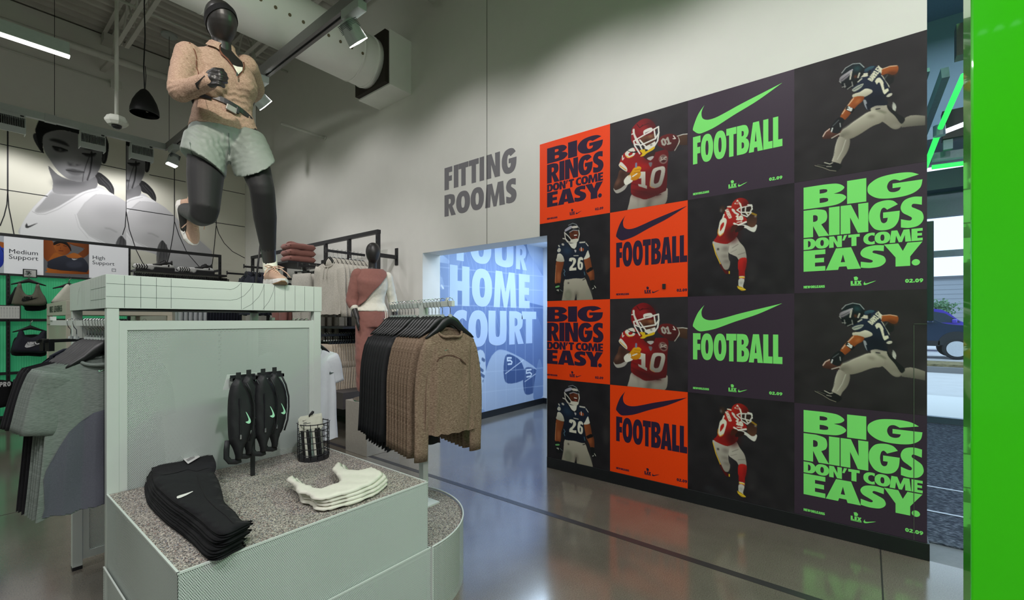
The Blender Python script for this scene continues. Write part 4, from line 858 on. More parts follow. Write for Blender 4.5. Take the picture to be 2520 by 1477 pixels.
# hanging bars between front and rear posts, one on each side
for x0, x1, n in ((.49, .365, 'left'), (1.455, 1.56, 'right')):
    obj('hang_bar', MB().bar((x0, Y1 + .05, 1.485), (x1, 3.64, 1.485), .018, .028), m_mint, du)
    obj('bar_end', MB().box(x1 - .012, x1 + .012, 3.60, 3.64, 1.498, 1.52), m_mint, du)
    obj('bar_bracket', MB().bar((x0, Y1 + .05, 1.485), (x0, Y1 + .01, 1.485), .03, .03), m_mint, du)
# ------------------------------------------------------------------ the low round plinth joined to its right side
dc = (X1 + .016, (Y0 + Y1) / 2 - .002); R_ = .535
rp = thing('round_plinth', 'low half-round mint plinth with a dark felt top beside the display table', 'plinth', (dc[0], dc[1], 0))
arc = [(R_ * math.cos(t), R_ * math.sin(t)) for t in np.linspace(-PI / 2, PI / 2, 49)]
mb = MB(); mb.v = [(a, b, z) for z in (.0, .36) for a, b in arc]; n = len(arc); mb.f = [(i, i + 1, n + i + 1, n + i) for i in range(n - 1)]
obj('curved_side', mb, m_mint_c, rp, local=True, smooth=True)
mb = MB(); mb.tube([(a * .997, b * .997, .358) for a, b in arc], .005, 6); obj('rim', mb, m_mint, rp, local=True, smooth=True)
obj('felt_top', MB().prism([(a * .985, b * .985, .335) for a, b in arc], (0, 0, .012)), m_felt, rp, local=True)
obj('plinth_dark_fill', MB().prism([(a * .96, b * .96, .01) for a, b in arc], (0, 0, .31)), m_dark, rp, local=True)  # added dark fill, stands in for shade inside the half-round
obj('seam_trim', MB().box(-.003, .003, -R_ - .004, -R_ + .002, 0, .36), m_mint, rp, local=True)

# ------------------------------------------------------------------ bright green panel beside the camera
gp = tag(obj('green_column', MB().box(1.4, 1.503, -1.2, -.1775, 0, 3.2), mat('green_acrylic', (.055, .88, .0), .22, var=.03, vs=3, coat=.7, spec=.5), bevel=.004), 'tall glossy bright green panel column close to the camera', 'column')
# ------------------------------------------------------------------ things on the table
m_blk_cloth = mat('black_knit', sr(15, 15, 19), .85, var=.15, vs=30, bump=.15, bs=260, sheen=.03, spec=.3)
m_wht_cloth = mat('cream_knit', sr(226, 224, 210), .9, var=.03, vs=40, bump=.12, bs=500)
m_card = mat('white_card', sr(226, 226, 224), .6, var=.02)
m_inkp = mat('mark_mint', sr(170, 235, 196), .5)
m_inkw = mat('mark_white', sr(232, 232, 226), .5)
m_inkb = mat('mark_black', sr(20, 20, 22), .5)
m_chrome = mat('chrome', sr(200, 202, 204), .16, 1.0, var=.03)
def zl(x, y): return on_z(300 + x / 4.345, 1060 + y / 4.345, .770)   # crop -> top of the legging stack
LEG = [(345, 290), (400, 310), (480, 335), (560, 320), (620, 268), (700, 220), (770, 195), (850, 165), (925, 160), (950, 215), (1003, 330), (1000, 400), (985, 440), (1030, 520), (1070, 640), (1090, 740), (1140, 800), (1210, 860), (1275, 945), (1330, 955), (1395, 950), (1380, 975), (1270, 1030), (1160, 1085), (1050, 1105), (960, 1060), (850, 960), (700, 850), (560, 760), (430, 650), (350, 560), (318, 440), (325, 350)]
P0 = [zl(*p) for p in LEG]; cxy = sum(P0, Vector()) / len(P0); out = [(p[0] - cxy.x, p[1] - cxy.y) for p in spl([(q.x, q.y) for q in P0], 3)]
pm = pillow(out, .0095, lambda a, b, h: (a, b, h), .03, R=.006, wob=.001, ws=30)
first = None
NL = 11
for i in range(NL):
    z = TZ + .0055 + i * .0073
    k = NL - 1 - i
    dx, dy = -k * .0028 + rnd.uniform(-.004, .004), -k * .001 + rnd.uniform(-.005, .005)
    if k == 0: dx = dy = 0
    lb = 'black folded leggings with a white swoosh, top of the pile on the table' if k == 0 else 'black folded leggings, %s from the top of the pile' % ORD[k].replace('front', 'first')
    if first is None:
        first = obj('folded_leggings', pm, m_blk_cloth, smooth=True); o = first
    else: o = first.copy(); COL.objects.link(o)
    o.location = (cxy.x + dx, cxy.y + dy, z); o.rotation_euler = (0, 0, rnd.uniform(-.012, .012) if k else 0)
    tag(o, lb, 'leggings', 'pile of folded black leggings'); top_leg = o
bpy.context.view_layer.update()
def zdl(pts, ox, oy, sc): return [(ox + x / sc, oy + y / sc) for x, y in pts]
decal(top_leg, [zdl([(585, 722), (590, 708), (612, 698), (680, 678), (755, 652), (762, 656), (690, 696), (630, 722), (596, 731)], 300, 1060, 4.345)], m_inkw, 'swoosh', .002, 4)
decal(top_leg, [zdl(p, 300, 1060, 4.345) for p in ([(320, 440), (430, 470), (560, 450), (700, 410), (800, 430), (900, 400), (985, 395), (985, 402), (900, 408), (800, 438), (700, 418), (560, 458), (430, 478), (320, 448)], [(800, 470), (815, 468), (850, 600), (910, 720), (1010, 820), (1120, 900), (1200, 990), (1190, 995), (1110, 910), (1000, 828), (900, 725), (840, 605)])], mat('seam_dark', sr(12, 12, 14), .9), 'seam', .0015, 5)
pc = [on_z(300 + x / 4.345, 1060 + y / 4.345, .778) for x, y in ((620, 270), (752, 205), (833, 283), (707, 357))]
tag(obj('price_card', MB().prism([p for p in pc], (0, 0, .0012)), m_card), 'small white printed card on the pile of black leggings', 'card')
F = Flat(lambda u, v, L: pc[0].lerp(pc[1], u).lerp(pc[3].lerp(pc[2], u), v) + Vector((0, 0, .0018)))
for v, a, b in ((.16, .10, .30), (.24, .10, .26), (.34, .45, .58), (.62, .10, .75), (.68, .10, .78), (.74, .10, .72), (.80, .10, .68)): F.rect(a, v, b, v + .03, (90, 90, 90))
stuff(F.build('fine_print', bpy.data.objects['price_card']))
# cream tops, four in a pile
def zw(x, y): return on_z(520 + x / 3.517, 880 + y / 3.517, .745)
TOP = [(645, 1065), (665, 1045), (695, 1028), (715, 1035), (770, 1085), (850, 1120), (950, 1135), (1040, 1110), (1105, 1080), (1090, 1030), (1045, 975), (1060, 945), (1090, 908), (1125, 920), (1150, 965), (1210, 985), (1290, 985), (1380, 958), (1440, 975), (1485, 1005), (1470, 1030), (1400, 1090), (1250, 1155), (1080, 1205), (960, 1230), (870, 1225), (850, 1200), (800, 1180), (745, 1175), (720, 1130), (690, 1090)]
P1 = [zw(*p) for p in TOP]; c2 = sum(P1, Vector()) / len(P1); out = [(p[0] - c2.x, p[1] - c2.y) for p in spl([(q.x, q.y) for q in P1], 3)]
pm = pillow(out, .017, lambda a, b, h: (a, b, h), .015, R=.008, wob=.0022, ws=24, seed=1.3)
first = None
for i in range(4):
    k = 3 - i; lb = 'cream folded tank top, top of the pile beside the basket' if k == 0 else 'cream folded tank top, %s from the top of the pile' % ORD[k]
    if first is None: first = obj('folded_tank', pm, m_wht_cloth, smooth=True); o = first
    else: o = first.copy(); COL.objects.link(o)
    o.location = (c2.x + (k * .006 if k else 0) + (.012 if k in (1, 2) else 0), c2.y - k * .004, TZ + .0115 + i * .0155); o.rotation_euler = (0, 0, -.02 * k)
    tag(o, lb, 'top', 'pile of folded cream tops'); o['n'] = i
# ------------------------------------------------------------------ sling bags on their stand
bs = thing('bag_stand', 'black post stand with a mint back plate holding four black sling bags', 'stand', (.987, 2.518, TZ))
obj('post', MB().box(.977, .997, 2.513, 2.523, TZ, 1.22), m_black, bs)
def at(px, py, y): return on_y(px, py, y)
a, b = at(565, 923, 2.50), at(625, 917, 2.50); c_, d_ = at(632, 917, 2.52), at(690, 911, 2.52)
for p, q in ((a, b), (c_, d_)):
    z = 1.215
    obj('hook_rail', MB().box(p.x, q.x, p.y - .012, p.y - .004, z - .008, z + .008).box(p.x, q.x, p.y - .045, p.y - .04, z - .02, z - .004).box(p.x, p.x + .008, p.y - .045, p.y, z - .02, z - .004).box(q.x - .008, q.x, p.y - .045, p.y, z - .02, z - .004), m_black, bs)
pl = [at(548, 960, 2.53), at(558, 922, 2.53), at(690, 913, 2.53), at(692, 935, 2.53)]
obj('back_plate', MB().prism([(p.x, 2.526, p.z) for p in pl], (0, .003, 0)), m_mint, bs)
obj('rail_arm', MB().box(.977, .997, 2.46, 2.513, 1.205, 1.215), m_black, bs)
m_bag = mat('black_nylon', sr(27, 28, 31), .55, var=.12, vs=40, bump=.1, bs=350)
BAG = [(210, 185), (255, 180), (270, 215), (320, 270), (352, 360), (362, 460), (350, 590), (320, 700), (285, 770), (268, 860), (262, 880), (210, 885), (205, 850), (185, 790), (152, 720), (142, 600), (140, 450), (148, 330), (170, 240)]
def zb(x, y, yy): return on_y(520 + x / 3.517, 880 + y / 3.517, yy)
o0 = [zb(*p, 2.42) for p in BAG]; ax, az = o0[0].x, o0[0].z
ob = [(p.x - ax, p.z - az) for p in o0]
bagm = pillow(spl(ob, 4), .05, lambda u, v, h: (u, -h, v), .012, R=.03, wob=.002, ws=40)
bags = []
def mark(r, pts, ox=0):
    pass
for i, (sx, yy, lb) in enumerate((((210, 185), 2.42, 'black sling bag nearest the left end of the stand, mint swoosh on front'), ((300, 160), 2.455, 'black sling bag half hidden behind the leftmost bag'), ((425, 150), 2.44, 'black sling bag with mint swoosh on the right rail of the stand'), ((525, 135), 2.485, 'black sling bag at the right end of the stand'))):
    p = zb(*sx, yy); r = thing('sling_bag', lb, 'bag', (p.x, yy, p.z), 0, 'sling bags on the stand')
    if i == 0:
        body = obj('body', bagm, m_bag, r, local=True, smooth=True); bodym = body.data
        # side seam welt, zip, puller, strap ends
        seam = [(q[0] * .93 + .008, -.021 - .004, q[1]) for q in spl(ob, 3)]
        welt = obj('piping', MB().tube([( .012 + x, -.03, z) for x, z in [(zb(a_, b_, 2.42).x - ax, zb(a_, b_, 2.42).z - az) for a_, b_ in ((262, 215), (300, 290), (328, 400), (330, 500), (318, 620), (285, 720))]], .005, 6), m_bag, r, local=True, smooth=True)
        zx, zz = zb(228, 350, 2.42), zb(232, 660, 2.42)
        zip_ = obj('zip', MB().tube([(zx.x - ax, -.027, zx.z - az), (zz.x - ax, -.027, zz.z - az)], .004, 6), m_black, r, local=True)
        pul = obj('zip_pull', MB().box(zz.x - ax - .004, zz.x - ax + .004, -.034, -.030, zz.z - az - .022, zz.z - az), m_chrome, r, local=True, bevel=.001)
        tag_ = obj('hang_loop', MB().box(zb(215, 150, 2.42).x - ax, zb(255, 150, 2.42).x - ax, -.003, .003, -.005, .03), m_bag, r, local=True)
        st = obj('strap', MB().tube([(x, 0.006, z) for x, z in [(zb(a_, b_, 2.42).x - ax, zb(a_, b_, 2.42).z - az) for a_, b_ in ((146, 720), (136, 800), (135, 870), (165, 905), (225, 905), (262, 890))]], .013, 8, flat=.35, up=(0, 1, 0)), m_bag, r, local=True, smooth=True)
        SWB = [(278, 465), (292, 480), (318, 530), (320, 555), (302, 566), (276, 552), (298, 542), (300, 520)]
        f = Flat(lambda u, v, L: Vector((u, -.0285, v))); f.shape([(zb(a_, b_, 2.42).x - ax, zb(a_, b_, 2.42).z - az) for a_, b_ in spl(SWB, 4)], (176, 238, 200)); f.build('swoosh', r, True)
        bag0 = r
    else:
        for ch in bag0.children: c = ch.copy(); COL.objects.link(c); c.parent = r
    bags.append(r)
# ------------------------------------------------------------------ wire basket with packed headbands
bc = Vector((1.335, 2.555, TZ)); RB, HBk = .085, .21
bk = thing('wire_basket', 'round black wire basket of packed headbands on the felt table', 'basket', bc)
obj('base', MB().lathe([(0, .0), (RB, 0), (RB, .022), (RB - .004, .024), (0, .006)], (0, 0, 0), 32), m_black, bk, local=True, smooth=False)
for i in range(6):
    z = .035 + i * (HBk - .035) / 5
    obj('ring_wire', MB().tube([(RB * math.cos(t), RB * math.sin(t), z) for t in np.linspace(0, 2 * PI, 33)[:-1]], .0022 if i < 5 else .003, 6, closed=True), m_black, bk, local=True, smooth=True)
for i in range(14):
    t = 2 * PI * i / 14; obj('upright_wire', MB().tube([(RB * math.cos(t), RB * math.sin(t), .01), (RB * math.cos(t), RB * math.sin(t), HBk), ((RB + .006) * math.cos(t), (RB + .006) * math.sin(t), HBk + .004)], .0022, 6), m_black, bk, local=True, smooth=True)
m_strip = {k: mat('band_' + k, sr(*v), .5, var=.1, vs=60) for k, v in (('black', (28, 30, 32)), ('cream', (214, 216, 200)), ('sage', (120, 138, 128)))}
for i in range(6):
    a = -.55 + i * .03
    r = thing('headband_pack', ['front pack of headbands with a cream printed card in the basket', 'pack of headbands just behind the front pack', 'third pack of headbands in the basket', 'fourth pack of headbands in the basket', 'fifth pack of headbands in the basket', 'rearmost pack of headbands in the basket'][i], 'headbands', bc + Vector((-.018 + i * .008, -.03 + i * .011, .012)), -.42, 'headband packs in the basket')
    lean = .03
    r.rotation_euler = (.04, -.09, -.45)
    hz = .24
    obj('card', MB().box(-.058, .058, -.002, .002, hz - .080, hz), mat('cream_card', sr(216, 218, 200), .6), r, local=True)
    for k in range(7):
        x = -.052 + k * .0150; obj('band', MB().box(x, x + .0125, -.003, .003, .005, hz - .07), m_strip[('black', 'cream', 'black', 'sage', 'cream', 'black')[(k + i) % 6]], r, local=True, bevel=.001)
    obj('hook', MB().tube([(.0, 0, hz), (0, 0, hz + .012), (.008, 0, hz + .022), (.016, 0, hz + .016), (.014, 0, hz + .008)], .0022, 6), m_black, r, local=True, smooth=True)
    if i == 0:
        f = Flat(lambda u, v, L: Vector((u, -.0026, v)))
        f.shape([(-.036 + x * .024, hz - .014 - y * .026 * .6) for x, y in [(q[0], q[1] / -1) for q in swoosh((0, 0), 1.)]] if False else [(-.036 + x, hz - .018 + -y) for x, y in swoosh((0, 0), .022)], (40, 44, 44))
        for v, a_, b_ in ((.026, -.034, -.016), (.032, -.034, .004), (.04, -.034, -.02)): f.rect(a_, hz - v - .0035, b_, hz - v, (90, 94, 90))
        stuff(f.build('card_print', r, True))
# ------------------------------------------------------------------ overhead: duct, joists, pipes, tracks, lamps
m_duct = mat('fabric_duct', sr(242, 243, 236), .6, var=.02, vs=5, bump=.06, bs=14)
m_track = mat('track_grey', sr(128, 126, 126), .4, .2, var=.03)
m_lamp = mat('lamp_grey', sr(176, 184, 180), .42, var=.03)
m_led = mat('led_strip', (1, 1, .96), .5, emit=((1, .97, .9), 9))
DYC, DZC, DR = 5.07, 4.83, .315
dt = thing('air_duct', 'large round white perforated air duct running to the right wall', 'duct', (WX, DYC, DZC))
mb = MB(); xs = list(np.linspace(-7.9, 3.05, 24)) + [3.1, 3.16, 3.22, 3.3]
prof = [(DR, x - WX) for x in xs[:24]] + [(DR * 1.0, 3.1 - WX), (DR * .965, 3.16 - WX), (DR * .99, 3.22 - WX), (DR * .97, 3.33 - WX), (DR * .985, 3.42 - WX)]
mb.lathe([(0, prof[0][1])] + prof, (0, 0, 0), 40, 'x'); obj('duct_sleeve', mb, m_duct, dt, local=True, smooth=True)
for x in (1.55, 3.14, 3.34):
    obj('seam_band', MB().lathe([(DR + .0005, x - WX - .01), (DR + .004, x - WX - .006), (DR + .004, x - WX + .006), (DR + .0005, x - WX + .01)], (0, 0, 0), 40, 'x'), m_duct, dt, local=True, smooth=True)
for i in range(30):                      # air holes along the lower flank facing the shop
    x = -1.1 + i * .145
    t = math.radians(200); c = Vector((x - WX, (DR + .001) * math.cos(t), (DR + .001) * math.sin(t)))
    nrm = Vector((0, math.cos(t), math.sin(t))); u = Vector((1, 0, 0)); w = nrm.cross(u)
    obj('air_hole', MB().prism([c + (u * math.cos(a) + w * math.sin(a)) * .017 for a in np.linspace(0, 2 * PI, 15)[:-1]], nrm * .001), mat('hole_shade', sr(112, 102, 78), .8), dt, local=True)
obj('duct_collar', MB().box(-.40, -.34, -.33, .33, -.33, .33), mat('gasket', sr(40, 34, 26), .8), dt, local=True)
obj('wall_box', MB().box(-.34, -.0, -.35, .35, -.35, .35), m_duct, dt, local=True, bevel=.004)
obj('hanger_cable', MB().tube([(-7 , 0, DR + .03), (-.6, 0, DR + .03), (-.42, 0, DR + .02)], .005, 6), m_black, dt, local=True)
for x in np.arange(-6.5, -.3, 1.15): obj('duct_clip', MB().box(x - .01, x + .01, -.006, .006, DR - .005, DR + .045), m_black, dt, local=True)
m_joist = mat('joist_white', sr(196, 194, 186), .5, var=.02)
def joist(x, lb):
    r = thing('roof_joist', lb, 'joist', (x, DY, 5.6))
    for z, nm in ((5.70, 'bottom_chord'), (6.24, 'top_chord')):
        for s in (-1, 1): obj(nm, MB().box(x + s * .035 - (.045 if s < 0 else -.0), x + s * .035 + (.045 if s > 0 else 0), -6, DY - (.0 if z > 6 else 1.1), z, z + .008).box(x + s * .028, x + s * .035 , -6, DY - (.0 if z > 6 else 1.1), z, z + .05), m_joist, r)
    y = DY - .4; k = 0
    while y > -5.5:
        obj('web_rod', MB().tube([(x, y, 5.72), (x, y - .35, 6.24)], .013, 6).tube([(x, y - .35, 6.24), (x, y - .7, 5.72)], .013, 6), m_joist, r); y -= .7
    obj('bearing_seat', MB().box(x - .07, x + .07, DY - .25, DY, 6.12, 6.24), m_joist, r)
joist(1.65, 'white open web roof joist above the hanging speaker'); joist(2.97, 'white open web roof joist to the right of the mannequin head'); joist(.1, 'white open web roof joist farthest left, over the linear lamp')
def brace():
    a, b = Vector((1.65, 9.5, 5.72)), Vector((1.60, DY, 5.70))
    tag(obj('knee_brace', MB().bar(a, b, .07, .05), m_joist), 'short white steel brace from roof joist down to the mural wall', 'brace')
brace()
def pipe(lb, y, z, r, x0=-8, x1=WX, name='pipe', m=None):
    return tag(obj(name, MB().tube([(x0, y, z), (x1, y, z)], r, 12), m or m_white_pipe, smooth=True), lb, 'pipe')
pipe('thick white pipe along the top of the mural wall', 9.55, 5.72, .055)
pipe('thin white conduit under the roof deck, crossing behind the white pole', 8.2, 5.98, .018)
pipe('thin white conduit under the roof deck, nearest the air duct', 6.9, 6.02, .022)
pipe('thick white sprinkler pipe beyond the track lamp', 4.18, 5.45, .05, -8, 3.72)
pipe('thin white pipe ending at the right wall above the duct', 3.35, 5.55, .03, 0.8, 3.76)
q = on_y(0, 112, DY - .03); q2 = on_y(276, 203, DY - .03)
tag(obj('conduit', MB().tube([(-4, DY - .02, q.z), (q2.x, DY - .02, q2.z)], .014, 8), m_white_pipe, smooth=True), 'thin cream conduit along the wall ending at a junction box', 'conduit')
jb = on_y(286, 208, DY - .05); tag(obj('junction_box', MB().box(jb.x - .07, jb.x + .07, DY - .07, DY, jb.z - .07, jb.z + .07), m_white_pipe, bevel=.004), 'small cream junction box on the wall behind the white pole', 'box')
# camera pole
cp = on_d(287, 300, 5.4); r = thing('security_camera', 'white ceiling camera on a long pole in front of the mural', 'camera', (cp.x, cp.y, cp.z))
obj('pole', MB().tube([(0, 0, .06), (0, 0, ZC - cp.z)], .02, 12), m_white_pipe, r, local=True, smooth=True)
obj('mount_box', MB().lathe([(0, .062), (.09, .06), (.115, .01), (.112, -.01), (.085, -.045), (0, -.045)], (0, 0, 0), 8), m_white_pipe, r, local=True)
obj('dome', MB().lathe([(.05, -.045), (.048, -.065), (.03, -.082), (0, -.086)], (0, 0, 0), 20), m_black, r, local=True, smooth=True)
sp = on_d(356, 282, 5.7); r = thing('pendant_speaker', 'black cone-shaped pendant speaker hanging on a black cable', 'speaker', (sp.x, sp.y, sp.z))
obj('shell', MB().lathe([(.02, .32), (.045, .30), (.085, .24), (.125, .155), (.148, .065), (.152, .01), (.147, 0)], (0, 0, 0), 36), mat('speaker_black', sr(18, 18, 20), .55), r, local=True, smooth=True)
obj('grille', MB().lathe([(.147, 0), (.14, .008), (0, .004)], (0, 0, 0), 36), mat('grille_black', sr(34, 34, 34), .7, bump=.5, bs=500), r, local=True)
obj('logo_plate', MB().box(-.012, .012, -.12, -.11, -.002, .004), mat('plate', sr(150, 140, 120), .4, .6), r, local=True)
obj('cable', MB().tube([(0, 0, .31), (-.01, 0, .6), (.004, 0, 1.0), (-.004, 0, 1.4), (.005, 0, ZC - sp.z - .55)], .007, 6), m_black, r, local=True, smooth=True)
obj('cable', MB().tube([(0.004, 0, .31), (.014, 0, .5), (.004, 0, .62)], .004, 6), m_black, r, local=True, smooth=True)
obj('clamp', MB().box(-.03, .05, -.03, .03, ZC - sp.z - .62, ZC - sp.z - .54), m_black, r, local=True)
# LED line lamp
e = on_y(170, 128, 6.65); r = thing('linear_lamp', 'long suspended LED line lamp at the upper left', 'lamp', (e.x, 6.65, e.z))
obj('housing', MB().box(-4, 0, -.04, .04, -.045, .085), m_lamp, r, local=True, bevel=.004)
obj('led_diffuser', MB().box(-4, .004, -.03, .03, -.062, -.045), m_led, r, local=True)
for x in (-.75, -3.2): obj('wire', MB().tube([(x, 0, .085), (x, 0, ZC - e.z)], .003, 5), m_black, r, local=True)
obj('grip', MB().box(-.758, -.742, -.008, .008, .085, .15), mat('brass', sr(120, 96, 66), .4, .5), r, local=True)
# track: one run beside the right wall, one along the mural wall
TX, TY, TZt = 2.3, 9.25, 4.36
tr = thing('light_track', 'grey lighting track in two runs meeting at a corner', 'track', (TX, TY, TZt))
obj('track_rail', MB().box(TX - .045, TX - .013, -2.5, TY + .03, TZt, TZt + .11).box(TX + .013, TX + .045, -2.5, TY + .03, TZt, TZt + .11).box(TX - .013, TX + .013, -2.5, TY + .03, TZt + .02, TZt + .11), m_track, tr)
obj('track_slot', MB().box(TX - .013, TX + .013, -2.5, TY, TZt + .012, TZt + .02), m_black, tr)
obj('track_rail', MB().box(-5, TX - .045, TY - .035, TY + .035, TZt, TZt + .10), m_lamp, tr)
obj('rail_joint', MB().box(.30 + .55, .42 + .55, TY - .04, TY + .04, TZt - .006, TZt + .104), m_lamp, tr)
for x, y in ((2.3, 9.2), (.95, TY), (2.3, 5.0), (2.3, 1.5)):
    obj('wire', MB().tube([(x, y, TZt + .1), (x, y, ZC)], .0035, 5), m_black, tr)
obj('ceiling_disc', MB().lathe([(0, ZC - .03), (.11, ZC - .028), (.115, ZC), (0, ZC)], (2.3, 9.2, 0), 24), m_lamp, tr)
def head(x, y, ang, tilt, lb, lit=True):
    r = thing('track_lamp', lb, 'lamp', (x, y, TZt), ang)
    obj('driver_box', MB().box(-.045, .045, -.14, .14, -.075, .012), m_lamp, r, local=True, bevel=.004)
    obj('yoke', MB().box(-.012, .012, .05, .10, -.20, -.07).obox((0, .075, -.215), (.014, 0, 0), (0, .03, 0), (0, 0, .02)), m_lamp, r, local=True, bevel=.003)
    c = Vector((-.0, .02, -.215)); d = Vector((math.sin(tilt), 0, -math.cos(tilt))); s = Vector((0, 1, 0)); u = d.cross(s)
    secs = [(c - d * .10, .05), (c - d * .085, .062), (c - d * .0, .075), (c + d * .085, .082), (c + d * .09, .082)]
    obj('lamp_body', MB().loft([(p, s * w, u * w) for p, w in secs], 24, e=3.2), m_lamp, r, local=True, smooth=False, bevel=.002)
    obj('cooling_fins', MB().box(0, 0, 0, 0, 0, 0) if False else fins(c, d, s, u), mat('fin_dark', sr(84, 92, 92), .5), r, local=True); stuff(r.children[-1])
    obj('lens', MB().obox(c + d * .094, s * .066, u * .066, d * .004), m_led if lit else m_lamp, r, local=True)
    return r
def fins(c, d, s, u):
    m = MB()
    for i in range(7): m.obox(c - d * (.08 - i * .011), s * .068, u * .068, d * .002)
    return m
head(TX, 3.68, 0, .75, 'square grey track lamp nearest the camera, lit')
head(TX, 5.66, 0, .9, 'grey track lamp beside the mannequin shoulder')
head(TX, 8.95, 0, -.25, 'small lit grey track lamp at the corner of the track')
for i, (px, lb) in enumerate(((25, 'grey finned wall washer at the left edge of the picture'), (228, 'grey finned wall washer in front of the larger face'), (349, 'grey finned wall washer in front of the smaller face'))):
    x = on_y(px, 320, TY).x; r = thing('washer_lamp', lb, 'lamp', (x, TY, TZt))
    obj('housing', MB().box(-.14, .14, -.05, .07, -.05, .0).box(-.145, -.135, -.05, .12, -.26, -.05).box(.135, .145, -.05, .12, -.26, -.05).box(-.14, .14, -.05, -.035, -.27, -.18).box(-.14, .14, .06, .12, -.2, -.05), m_lamp, r, local=True, bevel=.002)
    for k in range(17): obj('fin', MB().box(-.13 + k * .0162, -.127 + k * .0162, -.04, .05, -.18, -.05), m_lamp, r, local=True)
    obj('back_shade', MB().box(-.135, .135, .05, .058, -.18, -.05), mat('fin_shade', sr(60, 56, 40), .7), r, local=True)
    obj('switch', MB().box(.09, .125, -.053, -.05, -.035, -.015), m_black, r, local=True)
# second mint lamp pole below the duct (sprinkler drop)
sd = on_y(625, 150, 7.6); tag(obj('drop_pipe', MB().tube([(sd.x, 7.6, 4.1), (sd.x, 7.6, ZC)], .028, 10), m_white_pipe, smooth=True), 'white vertical pipe dropping from the joist beside the mannequin neck', 'pipe')
tag(obj('stub_pipe', MB().tube([(3.1, 6.9, 4.46), (3.78, 6.9, 4.46)], .022, 8).tube([(3.78, 6.9, 4.46), (3.8, 6.9, 4.46)], .035, 8), m_white_pipe, smooth=True), 'white stub pipe fixed to the right wall near the track lamp', 'pipe')
tag(obj('junction_gear', MB().box(2.48, 2.76, 4.35, 4.6, 5.5, 5.62).box(2.5, 2.7, 4.4, 4.5, 5.62, 5.7), m_white_pipe, bevel=.01), 'white electrical box with blue cable on the joist above the duct', 'box')
obj('blue_cable', MB().tube([(2.76, 4.45, 5.58), (2.84, 4.42, 5.56), (2.86, 4.4, 5.64), (2.8, 4.38, 5.7)], .012, 6), mat('blue_cable', sr(40, 56, 140), .5), bpy.data.objects['junction_gear'], smooth=True)

# ------------------------------------------------------------------ entrance: neon, monitor, street
m_neon = mat('neon_green', (.1, 1, .25), .5, emit=((.03, .88, .10), 1.25))
def vx(px, py, X): return on_x(px, py, X)
nt = thing('neon_light', 'green neon tubes on grey brackets over the entrance doors', 'neon light', (6.2, -.9, 3.8))
A, B, B2 = vx(2372, 185, 5.2), vx(2313, 318, 5.9), vx(2310, 326, 5.93); Cc = vx(2277, 412, 6.45)
obj('tube', MB().tube([A, B], .022, 10), m_neon, nt, smooth=True); obj('tube', MB().tube([B2, Cc], .024, 10), m_neon, nt, smooth=True)
D1, D2 = vx(2293, 412, 6.5), vx(2420, 396, 6.5); obj('tube', MB().tube([D1, D2], .022, 10), m_neon, nt, smooth=True)
up = Vector((.0, .11, .06)); obj('bracket_rail', MB().bar(A + up, Cc + up, .05, .10), mat('rail_grey', sr(120, 138, 150), .4, .3), nt)
obj('bracket_rail', MB().bar(A + up * 2, Cc + up * 2, .03, .04), MATS['rail_grey'], nt)
obj('bracket_rail', MB().bar(D1 + Vector((0, 0, .10)), D2 + Vector((0, 0, .10)), .08, .08), MATS['rail_grey'], nt)
obj('joint', MB().lathe([(0, -.05), (.045, -.05), (.045, .05), (0, .05)], (B + B2) / 2, 12), MATS['rail_grey'], nt)
obj('power_box', MB().obox(A + Vector((0, -.02, .28)), (.06, 0, 0), (0, .07, 0), (0, 0, .13)), m_black, nt)
lb = vx(2352, 305, 6.3); r = thing('light_box', 'black hanging light box with a white LED stripe above the doors', 'light box', (6.3, lb.y, lb.z))
obj('casing', MB().box(6.28, 6.40, lb.y - .35, lb.y + .10, lb.z - .14, lb.z + .15), m_black, r, bevel=.004)
obj('led_stripe', MB().prism([(6.279, lb.y + .095, lb.z - .09), (6.279, lb.y - .35, lb.z + .03), (6.279, lb.y - .35, lb.z + .08), (6.279, lb.y + .095, lb.z - .045)], (-.003, 0, 0)), mat('led_white', (.9, .92, 1), .5, emit=((.85, .88, 1), 3)), r)
obj('mount_arm', MB().box(6.30, 6.36, lb.y + .02, lb.y + .09, lb.z - .24, lb.z - .14), MATS['rail_grey'], r)
# monitor seen edge-on beyond the wall end
ma, mz = vx(2297, 545, 4.25), vx(2297, 790, 4.25)
r = thing('monitor', 'large black monitor seen nearly edge-on beside the posters', 'monitor', (4.25, ma.y + .2, 1.5))
yy = ma.y
obj('screen_case', MB().prism([(4.22, yy, mz.z), (4.28, yy, mz.z), (4.28, yy, ma.z), (4.22, yy, ma.z)], (0, .05, 0)).box(4.24, 4.8, yy + .012, yy + .05, mz.z, ma.z), mat('monitor_black', sr(36, 48, 58), .35), r, bevel=.004)
obj('screen_back', MB().box(4.35, 4.8, yy + .05, yy + .12, mz.z + .1, ma.z - .2), m_black, r)
obj('wall_bracket', MB().box(4.3, 4.7, yy + .12, yy + .5, 1.4, 1.7), m_black, r)
